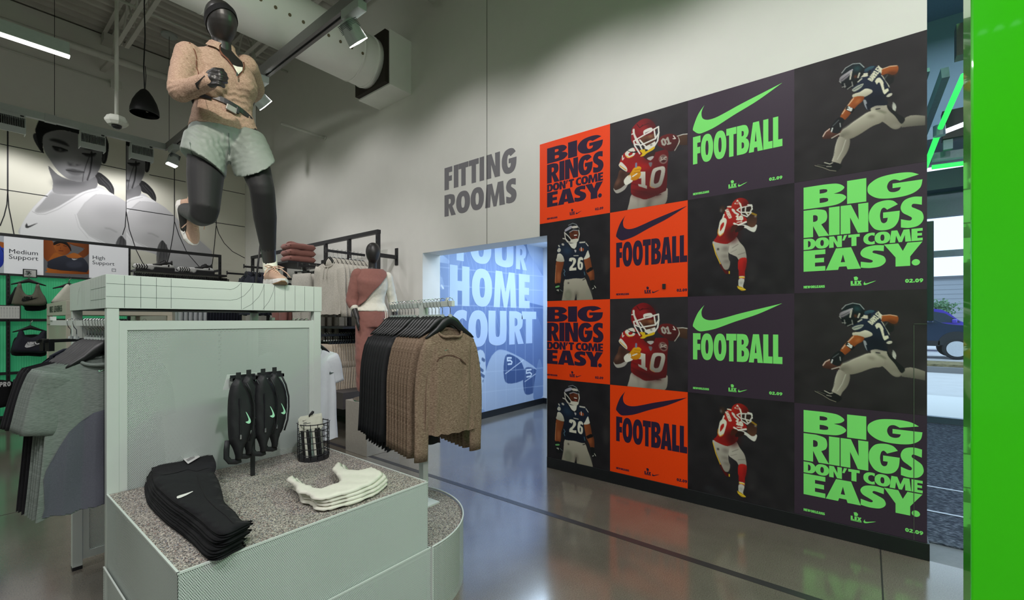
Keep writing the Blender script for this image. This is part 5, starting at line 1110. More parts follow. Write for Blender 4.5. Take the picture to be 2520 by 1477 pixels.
# street
m_asph = mat('asphalt', sr(200, 200, 200), .9, var=.05, vs=3); m_grass = mix_mat('dry_grass', [(.3, sr(96, 92, 70)), (.6, sr(150, 140, 104))], 8, .95, .5)
struct('street', MB().box(9.2, 80, -60, 40, -.3, -.12), m_asph)
struct('sidewalk', MB().box(9.2, 12.4, -60, 40, -.12, -.02), mat('pavement', sr(224, 224, 222), .8, var=.03))
struct('verge', MB().box(19.2, 20.6, -60, 40, -.12, .13), m_grass); struct('kerb', MB().box(18.95, 19.2, -60, 40, -.12, .05), mat('kerb_stone', sr(128, 128, 128), .8))
struct('parking_lot', MB().box(20.6, 59, -60, 40, -.12, .16), m_asph)
bl = thing('building', 'pale grey building across the street behind the tree', 'building', (60, -12, 0))
obj('wall', MB().box(60, 70, -60, 30, -.1, 5.6), mat('far_wall', sr(150, 156, 164), .8, var=.03, vs=.5), bl)
for i in range(12): obj('wall_joint', MB().box(59.97, 60, -60, 30, .4 + i * .45, .42 + i * .45), mat('far_joint', sr(128, 134, 142), .8), bl)
obj('roof_edge', MB().box(59.8, 60.2, -60, 30, 5.5, 5.75), mat('far_edge', sr(96, 100, 106), .8), bl)
def car(lb, loc, body, name='car', rz=0.):
    r = thing(name, lb, 'car', loc, rz)
    # side outline along local x (front at +x), width along y
    side = spl([(-2.3, .35, 1), (-2.3, .95), (-2.1, 1.1), (-1.9, 1.62), (-1.5, 1.72), (.1, 1.70), (.55, 1.55), (1.05, 1.12), (1.9, 1.0), (2.25, .85), (2.32, .6), (2.25, .35, 1)], 5)
    obj('body', MB().prism([(x, -.9, z) for x, z in side], (0, 1.8, 0)), body, r, local=True, bevel=.06, seg=3)
    g = mat('car_glass', sr(54, 66, 80), .08, spec=.9)
    for y in (-.905, .905):
        e_ = .012 if y > 0 else -.012
        obj('side_window', MB().prism([(x, y, z) for x, z in ((-.75, 1.12), (.95, 1.12), (.48, 1.5), (.05, 1.6), (-.75, 1.6))], (0, e_, 0)), g, r, local=True)
        obj('side_window', MB().prism([(x, y, z) for x, z in ((-1.85, 1.15), (-.82, 1.12), (-.82, 1.6), (-1.7, 1.58))], (0, e_, 0)), g, r, local=True)
        obj('wheel_arch', MB().prism([(1.42 + .47 * math.cos(t), y, .36 + .47 * math.sin(t)) for t in np.linspace(0, PI, 14)], (0, e_, 0)), mat('arch_black', sr(30, 34, 40), .6), r, local=True)
        obj('sill', MB().prism([(x, y, z) for x, z in ((-2.2, .32), (1.0, .32), (1.0, .5), (-2.2, .5))], (0, e_, 0)), MATS['arch_black'], r, local=True)
        obj('mirror', MB().obox((.75, y * 1.1, 1.18), (.08, 0, 0), (0, .1, 0), (0, 0, .07)), body, r, local=True, bevel=.03)
        for x in (-1.4, 1.42):
            w = obj('wheel', MB().lathe([(0, -.1), (.33, -.1), (.36, -.06), (.36, .06), (.33, .1), (0, .1)], (x, y * .92, .24), 28, 'y'), mat('tyre', sr(34, 36, 40), .8), r, local=True, smooth=False)
            sy = y * .92 + (.101 if y > 0 else -.101)
            mb = MB().lathe([(.24, 0), (.26, 0), (.26, .012 if y > 0 else -.012), (.24, .012 if y > 0 else -.012)], (x, sy, .24), 28, 'y')
            for k in range(5):
                t = 2 * PI * k / 5 + .3; mb.obox((x + .125 * math.cos(t), sy, .24 + .125 * math.sin(t)), (.12 * math.cos(t), 0, .12 * math.sin(t)), (-.035 * math.sin(t), 0, .035 * math.cos(t)), (0, .008, 0))
            obj('rim', mb, mat('alloy', sr(206, 210, 216), .35, .1), w, local=True)
    obj('roof_line', MB().tube([(-1.8, -.78, 1.68), (-.2, -.8, 1.76), (.15, -.8, 1.72)], .03, 6), m_chrome, r, local=True)
    return r
c1 = on_z(2345, 884, -.05); k = 22.0
p = on_x(2345, 868, k)
car('dark blue parked SUV with alloy wheels nearest the glass doors', (k, p.y + 1.42, .29), mat('car_navy', sr(44, 62, 92), .18, .4, coat=.8), 'parked_car', -PI / 2)
p = on_x(2352, 830, 27.0); car('purple blue car parked behind the dark SUV', (27.0, p.y + .9, .281), mat('car_purple', sr(86, 70, 190), .2, .3, coat=.8), 'parked_car', -PI / 2)
tp = on_x(2312, 770, 40); tt = thing('street_tree', 'small green tree across the street', 'tree', (40, tp.y, .16))
obj('trunk', MB().tube([(40, tp.y, .16), (40.05, tp.y, 1.2), (40, tp.y + .1, 2.2)], [.09, .07, .04], 8), mat('bark', sr(92, 80, 66), .9), tt)
mb = MB(); rr = random.Random(3)
for i in range(420):
    c = Vector((40 + rr.gauss(0, .22), tp.y + rr.gauss(0, .34), 2.28 + rr.gauss(0, .22))); u = Vector((rr.uniform(-1, 1), rr.uniform(-1, 1), rr.uniform(-1, 1))).normalized() * .11; w = u.orthogonal().normalized() * .06
    mb.add([c - u, c + w, c + u, c - w], [(0, 1, 2, 3)])
stuff(obj('foliage', mb, mat('leaf_green', sr(90, 128, 92), .7, var=.2, vs=2), tt, fixn=False))
# ------------------------------------------------------------------ printed mural on the back wall
MY = DY - .014
mz0, mz1, mx0, mx1 = 1.0, on_y(0, 258, MY).z, -3.0, WX - .002
mural = thing('mural_print', 'large black and white mural of a woman in a sports top on a cream ground', 'mural', (mx0, MY, mz0))
MC = (222, 221, 206)
obj('backing', MB().box(mx0, mx1, MY, DY, mz0, mz1), mat('mural_cream', sr(*MC), .6, var=.01, vs=5), mural)
qx0, qx1, qz0, qz1 = .42, 3.2, 2.2, mz1
class Mural(Canvas):
    def __init__(s, dx):
        def tf(x, y):
            p = on_y(x / 2.955, 240 + y / 2.955, MY); return ((p.x + s.dx - qx0) / (qx1 - qx0) * (s.w - 1), (1 - (p.z - qz0) / (qz1 - qz0)) * (s.h - 1))
        s.dx = dx; super().__init__(400, 300, MC, tf)
def woman(c):
    P = c.poly; g = lambda v: (v, v, v + 2)
    P([(690, 560), (722, 545), (790, 598), (828, 660), (826, 712), (800, 690), (760, 650), (712, 625)], g(26), g(40), 60)
    c.line([(740, 580), (800, 640), (822, 700)], 1.2, g(90), .7); c.line([(720, 580), (780, 650), (815, 705)], 1, g(80), .7)
    P([(165, 915), (240, 800), (330, 718), (385, 665), (500, 690), (700, 640), (790, 690), (860, 725), (920, 765), (1010, 850), (1100, 940), (1280, 1090), (1400, 1240), (1480, 1330), (1000, 1330), (820, 1110), (400, 1060), (148, 1000)], g(205), g(188), 60)
    c.blob(800, 830, 110, 60, g(176), .6, 9); c.blob(780, 985, 70, 40, g(168), .5, 8); c.blob(1010, 900, 120, 50, g(186), .5, 10, .7)
    c.line([(765, 950), (800, 955), (850, 980)], 1.5, g(130), .7, 1); P([(1010, 850), (1100, 940), (1280, 1090), (1480, 1330), (1400, 1330), (1200, 1120), (1050, 950)], g(172), g(196), 20, .6, 4)
    P([(840, 1070), (880, 1005), (916, 1050), (940, 1110), (900, 1180), (840, 1200)], g(60), g(110), 60, .8); 
    for i in range(7): c.line([(880 + i * 6, 1010 + i * 5), (850 + i * 12, 1190)], 1.2, g(30 + 20 * (i % 3)), .8)
    # neck and face
    P([(352, 500), (420, 560), (500, 598), (600, 612), (690, 575), (705, 650), (620, 690), (500, 705), (390, 690), (384, 610)], g(92), g(150), 90); c.blob(500, 620, 130, 26, g(62), .7, 5)
    P([(338, 720), (385, 690), (500, 708), (640, 690), (700, 660), (560, 760), (420, 805), (290, 835), (255, 830), (280, 780)], g(150), g(172), 90, .9, 2)
    P([(240, 272), (262, 260), (292, 300), (318, 398), (298, 392), (266, 345), (246, 305)], g(64), g(40), 60)
    P([(306, 290), (330, 250), (450, 240), (560, 262), (680, 300), (738, 350), (744, 440), (728, 510), (692, 570), (640, 602), (570, 614), (490, 588), (420, 532), (362, 450), (322, 385)], g(142), g(118), 30)
    c.blob(480, 470, 70, 46, g(156), .6, 8); c.blob(690, 470, 36, 60, g(78), .6, 8); c.blob(400, 450, 40, 70, g(104), .5, 8, .5); c.blob(520, 300, 150, 40, g(120), .5, 9); c.blob(560, 590, 90, 16, g(84), .7, 4)
    P([(258, 250), (262, 215), (285, 160), (310, 118), (420, 138), (560, 182), (720, 222), (762, 268), (790, 340), (782, 430), (766, 478), (742, 470), (742, 400), (722, 340), (660, 300), (560, 262), (450, 238), (360, 250), (312, 288), (312, 388), (286, 360)], g(20), g(34), 20)
    P([(525, 178), (545, 180), (552, 215), (530, 212)], g(120), soft=2, alpha=.7); c.line([(330, 150), (500, 190), (700, 240)], 2, g(52), .6, 1)
    for i in range(5): c.line([(765 - i * 4, 350 + i * 20), (760 - i * 3, 450 + i * 4)], 1.4, g(70), .6)
    P([(358, 308), (400, 300), (470, 322), (505, 356), (468, 346), (410, 326)], g(44), soft=1); P([(600, 372), (660, 372), (708, 380), (660, 384)], g(56), soft=1)
    P([(382, 356), (425, 364), (462, 374), (490, 388), (440, 396), (400, 384)], g(34), soft=1); c.blob(438, 382, 12, 8, g(120), .8, 1); c.line([(384, 356), (440, 366), (490, 386)], 2.2, g(16))
    P([(604, 408), (650, 414), (694, 408), (682, 428), (630, 428)], g(36), soft=1); c.line([(600, 408), (650, 412), (696, 408)], 2.2, g(18))
    c.blob(540, 440, 26, 40, g(146), .6, 5, -.2); c.blob(515, 486, 26, 10, g(70), .7, 2); c.blob(512, 488, 7, 4, g(20), .9, 1); c.blob(560, 490, 9, 4, g(30), .9, 1); c.line([(495, 470), (505, 492), (545, 500), (588, 488)], 1.6, g(66), .7, 1)
    P([(480, 526), (525, 520), (560, 527), (612, 542), (570, 552), (520, 548)], g(52), soft=1); P([(490, 535), (540, 545), (610, 543), (570, 566), (520, 560)], g(82), soft=1); c.line([(482, 528), (540, 540), (612, 543)], 1.6, g(26)); c.blob(540, 578, 40, 8, g(80), .6, 3)
    c.line([(666, 395), (668, 450), (655, 540), (635, 600)], 2.6, g(24), .85, 0); c.line([(662, 400), (630, 480), (606, 560), (600, 610)], 1.4, g(36), .8)
    # white top with piping
    P([(148, 1000), (156, 930), (232, 812), (352, 690), (372, 680), (300, 770), (254, 818), (262, 838), (320, 838), (400, 806), (500, 748), (600, 688), (720, 662), (832, 712), (700, 704), (620, 770), (568, 850), (592, 930), (650, 1000), (772, 1066), (600, 1060), (148, 1020)], g(232), g(224), 60)
    c.line([(236, 830), (270, 848), (330, 850), (420, 815), (520, 755), (620, 695), (720, 672)], 1.4, g(190), .8); c.line([(700, 704), (618, 768), (562, 850), (590, 935), (650, 1005), (770, 1070)], 1.8, g(196), .9); c.line([(545, 850), (572, 945), (640, 1025)], 1.2, g(206), .8)
    P([(a / 1., b) for a, b in [(184, 944), (186, 926), (196, 914), (200, 930), (212, 933), (274, 913), (215, 945), (196, 950)]], g(60))
c = Mural(0.)
pA, pB = on_y(825 / 2.955, 240 + 700 / 2.955, MY), on_y(1130 / 2.955, 240 + 790 / 2.955, MY)
xc = on_y(917 / 2.955, 400, MY).x; kc = (xc - qx0) / (qx1 - qx0) * (c.w - 1)
c.clip = np.clip(c.xx - kc + .5, 0, 1); c.dx = pB.x - pA.x; woman(c)
c.clip = np.clip(kc - c.xx + .5, 0, 1); c.dx = 0.; woman(c)
obj('picture', c.mesh(lambda u, v: (qx0 + u * (qx1 - qx0), MY - .001, qz1 - v * (qz1 - qz0))), print_mat(), mural, smooth=True, fixn=False)
F = Flat(lambda x, z, L: Vector((x, MY - .003, z))); LK = (42, 42, 46)
def ml(*pts, w=.012):
    P = [on_y(x / 2.955, 240 + y / 2.955, MY) for x, y in pts]; F.line([(p.x, p.z) for p in P], w, LK)
ml((0, 338), (320, 402)); ml((733, 488), (917, 527)); ml((1085, 562), (1350, 614)); ml((1575, 663), (1780, 705)); ml((1575, 663), (1500, 648))
ml((0, 666), (345, 718)); ml((922, 808), (1262, 860)); ml((1520, 903), (1780, 941))
ml((56, 50), (56, 690), w=.016); ml((56, 690), (50, 780), (30, 860), (0, 935)); ml((56, 690), (64, 800), (84, 900), (102, 995))
ml((917, 270), (917, 830), w=.008); ml((1268, 500), (1268, 900), w=.014); ml((1268, 900), (1258, 1000), (1235, 1130), (1190, 1300)); ml((1268, 900), (1300, 1000), (1360, 1130), (1500, 1290))
ml((1572, 660), (1572, 930), w=.014); ml((1572, 930), (1560, 1060), (1545, 1200), (1520, 1300)); ml((1572, 930), (1590, 990), (1630, 1060), (1690, 1120), (1780, 1168))
ml((917, 830), (940, 960), (990, 1110), (1030, 1190), (1090, 1290)); ml((917, 830), (910, 940), (890, 1000))
stuff(F.build('line_print', mural))
# ------------------------------------------------------------------ display rack along the mural wall
RY = 9.6
def rx(px, y=RY): return on_y(px, 700, y).x
ux = [rx(20) - 2.66, rx(20) - 1.33, rx(20), rx(317), rx(541)]
ztop = 2.735
rk = thing('mural_rack', 'black slotted metal rack standing along the mural wall', 'rack', (ux[2], RY, 0))
obj('top_rail', MB().box(ux[0], ux[4] + .02, RY - .02, RY + .02, ztop - .05, ztop), m_black, rk)
m_slot = mat('slot_dark', sr(8, 8, 9), .8)
for x in ux:
    u = obj('upright', MB().box(x - .02, x + .02, RY - .02, RY + .02, 0, ztop - .05), m_black, rk)
    mb = MB()
    for i in range(40): mb.box(x - .006, x + .006, RY - .0215, RY - .02, .1 + i * .063, .14 + i * .063)
    stuff(obj('slots', mb, m_slot, u))
    obj('stand_off', MB().box(x - .012, x + .012, RY + .02, MY - .004, 2.42, 2.46), m_black, rk)
for z in (2.155, 1.50, .74, .12):
    for a, b in zip(ux[:3], ux[1:4]): obj('cross_rail', MB().box(a + .02, b - .02, RY - .015, RY + .015, z - .02, z + .02), m_black, rk)
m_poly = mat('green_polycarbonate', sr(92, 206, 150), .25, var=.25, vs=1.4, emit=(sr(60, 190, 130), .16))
for a, b in zip(ux[:3], ux[1:4]):
    mb = MB(); n = int((b - a) / .0125); ys = [RY + .05 + .006 * (i % 2) for i in range(n + 1)]
    mb.v = [(a + (b - a) * i / n, ys[i], z) for z in (.1, 2.15) for i in range(n + 1)]; mb.f = [(i, i + 1, n + 2 + i, n + 1 + i) for i in range(n)]
    obj('ribbed_panel', mb, m_poly, rk, fixn=False)
# header boards over the rack: text boards and photographs
m_sign = mat('sign_white', sr(236, 237, 240), .4, var=.01, emit=(sr(236, 238, 244), .22))  # slight emission put in so the boards read brighter
SYc = RY - .03; sz1, sz0 = ztop - .045, 2.165
def board(label, px0, px1, m=m_sign):
    x0, x1 = on_y(px0, 640, SYc).x, on_y(px1, 640, SYc).x
    r = thing('header_sign', label, 'sign', (x0, SYc, sz0)); obj('board', MB().box(x0, x1, SYc, SYc + .02, sz0, sz1), m, r); return r, x0, x1
def btext(r, txt, px, py, h, y, col=(34, 36, 40)):
    p = on_y(px, py, y); cu = bpy.data.curves.new('lettering', 'FONT'); cu.body = txt; cu.size = h; cu.resolution_u = 3
    o = bpy.data.objects.new('lettering', cu); COL.objects.link(o); dg = bpy.context.evaluated_depsgraph_get()
    me = bpy.data.meshes.new_from_object(o.evaluated_get(dg)); bpy.data.objects.remove(o)
    for v in me.vertices: v.co = Vector((p.x + v.co.x, y, p.z + v.co.y)) - wloc(r)
    me.materials.clear(); me.materials.append(mat('letter_dark', sr(*col), .5)); t = bpy.data.objects.new('lettering', me); COL.objects.link(t); t.parent = r; return t
rm, a, b = board('white header sign reading Medium Support', 10, 107); btext(rm, 'Medium', 21, 623, .090, SYc - .002); btext(rm, 'Support', 21, 636.5, .090, SYc - .002)
rh, a, b = board('white header sign reading High Support', 219, 316); btext(rh, 'High', 227, 637.5, .082, SYc - .002); btext(rh, 'Support', 227, 650, .082, SYc - .002)
F = Flat(lambda x, z, L: Vector((x, SYc - .002, z))); p0, p1 = on_y(275, 661, SYc), on_y(285, 669, SYc); 
for a_, b_, c_, d_ in ((p0.x, p0.z, p1.x, p0.z - .006), (p0.x, p1.z, p1.x, p1.z + .006), (p0.x, p0.z, p0.x + .006, p1.z), (p1.x - .006, p0.z, p1.x, p1.z)): F.rect(a_, b_, c_, d_, (120, 120, 124))
F.shape([(p0.x + .012 + x, p1.z + .028 - y) for x, y in swoosh((0, 0), .035)], (90, 90, 94)); stuff(F.build('mark', rh))
def photo_board(label, px0, px1, paint, bg):
    r, x0, x1 = board(label, px0, px1)
    def tf(x, y):
        p = on_y(x / 2.955, 240 + y / 2.955, SYc); return ((p.x - x0) / (x1 - x0) * (c.w - 1), (1 - (p.z - sz0) / (sz1 - sz0)) * (c.h - 1))
    c = Canvas.__new__(Canvas); Canvas.__init__(c, 130, 106, bg, tf); paint(c)
    obj('picture', c.mesh(lambda u, v: (x0 + u * (x1 - x0), SYc - .002, sz1 - v * (sz1 - sz0))), print_mat(), r, smooth=True, fixn=False)
def ph_high(c):
    P = c.poly; SK, S2 = (196, 108, 42), (120, 56, 20)
    P([(318, 1035), (372, 1035), (408, 1105), (418, 1160), (370, 1200), (318, 1160)], (150, 74, 32), (188, 104, 50), 0)
    P([(480, 1050), (560, 1056), (650, 1066), (650, 1130), (596, 1172), (560, 1168), (552, 1150), (610, 1105), (600, 1092), (540, 1078), (500, 1062)], (184, 104, 50), (128, 66, 30), 0); c.line([(500, 1062), (600, 1092), (612, 1106)], 1.2, (104, 50, 22))
    P([(400, 1130), (470, 1150), (540, 1130), (600, 1165), (560, 1180), (400, 1190), (350, 1195)], SK, (214, 126, 56), 0)
    P([(390, 1060), (440, 1044), (500, 1060), (515, 1110), (480, 1145), (430, 1140), (398, 1100)], (204, 116, 52), (150, 74, 30), 0); P([(390, 1075), (400, 1048), (470, 1044), (512, 1090), (516, 1120), (490, 1080), (440, 1060)], (30, 22, 22)); c.line([(412, 1078), (436, 1070)], 1.6, (50, 24, 14)); c.line([(462, 1078), (484, 1084)], 1.6, (50, 24, 14)); c.line([(440, 1090), (440, 1102)], 1.4, (140, 66, 28)); c.line([(428, 1114), (458, 1116)], 2, (110, 40, 30))
    P([(345, 1260), (360, 1240), (630, 1250), (645, 1285), (350, 1275)], (214, 122, 46), (150, 74, 24), 0)
    P([(352, 1190), (410, 1165), (470, 1150), (500, 1165), (560, 1170), (600, 1165), (640, 1215), (632, 1268), (560, 1262), (440, 1255), (352, 1240), (346, 1210)], (64, 68, 84), (44, 46, 60), 90); c.blob(540, 1215, 60, 26, (82, 86, 104), .6, 3); c.line([(352, 1238), (440, 1256), (632, 1270)], 1.2, (30, 32, 44)); P([(522, 1172), (530, 1172), (560, 1174), (572, 1170), (545, 1182), (528, 1180)], (230, 230, 232))
photo_board('header photograph of a woman in a grey sports bra, arms raised', 107, 219, ph_high, (122, 122, 128))
def ph_med(c):
    c.poly([(-60, 1020), (20, 1070), (36, 1110), (30, 1180), (10, 1230), (-60, 1250)], (60, 90, 220), (30, 50, 170), 90); c.line([(10, 1100), (28, 1130), (26, 1190)], 1.5, (20, 20, 30)); c.poly([(-10, 1050), (36, 1060), (36, 1090), (10, 1090)], (196, 108, 50))
photo_board('header photograph with a bright blue sports top at the left edge', -90, 9.5, ph_med, (214, 220, 232))
# shelf with trainers
shy = 9.25; q = on_y(440, 668, shy)
shz = on_y(330, 661, shy).z; sx0, sx1 = on_y(324, 665, shy).x, on_y(559, 685, shy).x
obj('shelf', MB().box(ux[3] + .02, sx1, shy, RY - .02, shz - .035, shz), m_black, rk, bevel=.003)
def on_shelf(px): return on_y(px, 660, shy + .1).x
m_wrub = mat('white_rubber', sr(226, 226, 224), .5, var=.03); m_brub = mat('black_upper', sr(26, 26, 28), .6, var=.1)
SOLE = [(0, .05), (.02, .01), (.08, 0), (.14, .012), (.2, .004), (.27, .0), (.30, .045), (.27, .095), (.2, .098), (.14, .085), (.08, .095), (.02, .088)]
SIDE = [(0, .02, 1), (.0, .045), (.03, .055), (.10, .075), (.16, .115), (.185, .125), (.20, .105), (.24, .10), (.265, .125), (.28, .12), (.285, .06), (.29, .02, 1)]
for i, (pxs, pxh, lbs, lbh) in enumerate(((327, 374, 'white trainer turned to show its striped sole, left pair on the shelf', 'black and white trainer in side view, left pair on the shelf'), (435, 478, 'white trainer turned to show its striped sole, right pair on the shelf', 'black and white trainer in side view, right pair on the shelf'))):
    x = on_shelf(pxs); r = thing('trainer', lbs, 'shoe', (x, shy + .09, shz), 0, 'trainers on the rack shelf')
    obj('sole', pillow(spl(SOLE, 3), .035, lambda a, b, h: (a, -h, b + .003), .02, R=.02), m_wrub, r, local=True, smooth=True)
    for k in range(5): obj('tread_stripe', MB().prism([(.03 + k * .032, -.020, .012), (.045 + k * .032, -.020, .012), (.062 + k * .032, -.020, .05), (.045 + k * .032, -.020, .09), (.03 + k * .032, -.020, .09), (.046 + k * .032, -.020, .05)], (0, .004, 0)), m_brub, r, local=True)
    obj('upper', pillow(spl([(.0, .03), (.1, .0), (.28, .01), (.29, .07), (.2, .09), (.05, .08)], 3), .07, lambda a, b, h: (a, .045 - h, b + .006), .03, R=.04), m_brub, r, local=True, smooth=True)
    xb = on_shelf(pxh); r = thing('trainer', lbh, 'shoe', (xb, shy + .10, shz + .05), 0, 'trainers on the rack shelf')
    obj('upper', pillow(spl(SIDE, 3), .085, lambda a, b, h: (a, -h, b + .01), .02, R=.045), m_brub, r, local=True, smooth=True)
    obj('midsole', pillow(spl([(-.005, .01), (.0, .045), (.12, .05), (.2, .075), (.285, .07), (.30, .03), (.29, .0), (.05, .0)], 3), .095, lambda a, b, h: (a, -h, b), .02, R=.02), m_wrub, r, local=True, smooth=True)
    obj('air_window', MB().prism([(.205, -.049, .02), (.225, -.049, .02), (.23, -.049, .06), (.205, -.049, .06)], (0, .004, 0)), m_brub, r, local=True)
    obj('lace', MB().tube([(.10, -.02, .085), (.12, .0, .105), (.15, -.02, .118), (.165, .01, .135)], .004, 5), m_brub, r, local=True)
    tag(obj('shoe_riser', MB().box(xb + .02, xb + .30, shy + .04, shy + .16, shz, shz + .05), m_black, bevel=.002), 'black block under the %s side-view trainer' % ('left' if i == 0 else 'right'), 'riser')
# ------------------------------------------------------------------ hangers and hanging clothes (local: x across, y through, z = 0 at the bar)
def hanger_parts(clip=False):
    hook = MB().tube([(.006 * 0 + .018 * math.cos(t), 0, .018 * math.sin(t) - .004) for t in np.linspace(-.5, PI + .25, 12)] + [(-.012, 0, -.03), (0, 0, -.045), (0, 0, -.085)], .0022, 6)
    neck = MB().loft([((0, 0, -.08), (.012, 0, 0), (0, .008, 0)), ((0, 0, -.095), (.014, 0, 0), (0, .008, 0))], 8)
    fr = MB()
    if clip:
        fr.bar((-.15, 0, -.10), (.15, 0, -.10), .012, .014)
        for s in (-1, 1): fr.box(s * .12 - .012, s * .12 + .012, -.012, .012, -.15, -.09)
    else:
        fr.loft([((x, 0, z), (0, 0, h), (0, .010, 0)) for x, z, h in ((-.152, -.212, .005), (-.135, -.200, .012), (-.09, -.172, .020), (-.05, -.140, .034), (-.02, -.118, .028), (0, -.112, .026), (.02, -.118, .028), (.05, -.140, .034), (.09, -.172, .020), (.135, -.200, .012), (.152, -.212, .005))], 10)
    return hook, neck, fr
m_hang = mat('hanger_black', sr(13, 15, 15), .4, var=.05)
def make_hanger(clip=False, small=False):
    r = thing('clothes_hanger', 'black hanger', 'hanger', (0, 0, -50)); h, n, f = hanger_parts(clip)
    obj('hook', h, m_chrome, r, local=True, smooth=True); obj('collar', n, m_lamp, r, local=True); obj('arms' if not clip else 'clip_bar', f, m_hang, r, local=True, smooth=not clip)
    return r
HG = make_hanger(); HC = make_hanger(True); USED = set()
def place_hanger(proto, loc, rz, label, group):
    if proto.name not in USED:
        USED.add(proto.name); proto.location = loc; proto.rotation_euler = (0, 0, rz); proto['label'] = label; proto['group'] = group; return proto
    return dup(proto, loc, rz, label, group)
def shirt(w=.42, L=.64, sl=.62, sr_=(.062, .045), flare=1.0, depth=.05, drop=.055, ph=0., amp=.008, top=-.125, scoop=.075, neck=.085, ang=.06, folds=5.):
    """torso, sleeves, collar of a garment on a hanger"""
    n = 40; T = MB(); rs = []
    for t in (0, .012, .03, .06, .10, .16, .24, .33, .44, .56, .68, .80, .91, .985, 1.0):
        hw = w / 2 * (1.0 - .10 * min(t / .25, 1) + (flare - .90) * max(0, (t - .25) / .75)); d = depth * (.22 + .78 * min(1, t / .22)) * (1 - .12 * t)
        if t == 0: hw *= .96; d *= .6
        r = []
        for j in range(n):
            a = 2 * PI * j / n; x = hw * math.copysign(abs(math.cos(a)) ** .75, math.cos(a)); y = d * math.sin(a)
            z = top - L * t - drop * (abs(x) / (w / 2)) ** 1.25 * (1 - t) ** 3
            if abs(x) < neck: z -= (scoop if y < 0 else scoop * .25) * math.cos(x / neck * PI / 2) ** .7 * (1 - t) ** 10
            y += amp * min(1, t * 2.2) * math.sin(folds * 2 * PI * x / w + ph + 2 * t) + amp * .8 * math.sin(11 * t + 9 * x / w + ph) * t
            if t > .9: z += .006 * math.sin(9 * x / w * PI + ph)
            r.append((x, y, z))
        rs.append(r)
    T.rings(rs, caps=False)
    sl_m = []
    for s in (-1, 1):
        M = MB(); secs = []
        if sl > 0:
            long_ = sl > .4; th0 = .28 if long_ else .34; th1 = ang
            p = Vector((s * (w / 2 - (.042 if sl > .4 else .03)), 0, top - drop - .005)); m = 11; c = p.copy()
            for i in range(m + 1):
                t = i / m; th = th0 + (th1 - th0) * min(1, t * (2.6 if long_ else 1.4)); rr = sr_[0] * (1 - t) + sr_[1] * t
                d = Vector((s * math.sin(th), 0, -math.cos(th))); a_ = Vector((math.cos(th), 0, s * math.sin(th)))
                sq = .50 + .10 * math.sin(7 * t + ph)
                rr *= .8 if i == 0 else 1.
                secs.append((c + Vector((0, .007 * math.sin(6 * t + ph + s) + .012 * t, 0)) - a_ * s * rr * .55 * (0 if long_ else 1), a_ * rr, Vector((0, rr * sq * (.62 if long_ else .50), 0))))
                c = c + d * (sl / m)
            M.loft(secs, 14)
        sl_m.append(M)
    ring = []
    for j in range(26):
        a = 2 * PI * j / 26; x = neck * .98 * math.cos(a); y = .028 * math.sin(a)
        ring.append((x, y, top - drop * (abs(x) / (w / 2)) ** 1.25 - (scoop if y < 0 else scoop * .25) * (max(0., 1 - (x / neck) ** 2)) ** .5 * .95 + .004))
    C = MB().tube(ring, .008, 6, closed=True)
    return T, sl_m, C
def make_shirt(name, cat, m, hood=False, zipm=None, subsurf=True, **k):
    r = thing(name, cat, cat, (0, 0, -50)); T, S_, C = shirt(**k)
    t = obj('torso', T, m, r, local=True, smooth=True)
    for s in S_:
        if s.v: obj('sleeve', s, m, r, local=True, smooth=True)
    obj('collar', C, m, r, local=True, smooth=True)
    if hood:
        tp = k.get('top', -.125)
        hd = MB().loft([((0, .03, tp - .10), (.10, 0, 0), (0, .035, 0)), ((0, .035, tp - .02), (.105, 0, 0), (0, .05, 0)), ((0, .03, tp + .025), (.08, 0, 0), (0, .04, 0)), ((0, .03, tp + .035), (.04, 0, 0), (0, .02, 0))], 16)
        obj('hood', hd, m, r, local=True, smooth=True)
        for s in (-1, 1): obj('drawstring', MB().tube([(s * .03, -.03, tp - .07), (s * .032, -.058, tp - .13), (s * .034, -.06, tp - .24)], .004, 5), m, r, local=True, smooth=True)
    return r
def make_pants(name, cat, m, w=.34, L=.85, top=-.13, depth=.035, ph=0., flare=1.):
    r = thing(name, cat, cat, (0, 0, -50))
    rs = []
    B = MB().loft([((0, 0, top), (w / 2 * .9, 0, 0), (0, depth * .6, 0)), ((0, 0, top - .04), (w / 2 * .92, 0, 0), (0, depth * .8, 0)), ((0, 0, top - .05), (w / 2 * .95, 0, 0), (0, depth, 0)), ((0, 0, top - .20), (w / 2, 0, 0), (0, depth * 1.1, 0)), ((0, 0, top - .30), (w / 2, 0, 0), (0, depth, 0))], 24, e=2.6)
    obj('waist', B, m, r, local=True, smooth=True)
    for s in (-1, 1):
        secs = []
        for i in range(9):
            t = i / 8; hw = w / 4 * (1.02 - .22 * t * (2 - flare)); secs.append(((s * (w / 4 * 1.0 - .004 * t), .006 * math.sin(6 * t + ph + s), top - .22 - (L - .22) * t), (hw, 0, 0), (0, depth * (.95 - .2 * t + .15 * math.sin(9 * t + ph)), 0)))
        obj('trouser_leg', MB().loft(secs, 18, e=2.4), m, r, local=True, smooth=True)
    return r
def rail_row(proto, hproto, pts, rz, labels, hlabels, group, hgroup, jit=.03, dz=0.):
    out = []
    for i, p in enumerate(pts):
        a = rz + rnd.uniform(-jit, jit); p = Vector(p)
        if proto.name not in USED:
            USED.add(proto.name); o = proto; o.location = p; o.rotation_euler = (0, 0, a); o['label'] = labels[i]; o['group'] = group
        else: o = dup(proto, p, a, labels[i], group)
        place_hanger(hproto, p + Vector((0, 0, .0)), a, hlabels[i], hgroup); out.append(o)
    return out
def lab(f, n, start=0): return [f % (ORD[i + start] if i + start < len(ORD) else 'one of the last') for i in range(n)]
br = lambda *c: sr(*c)
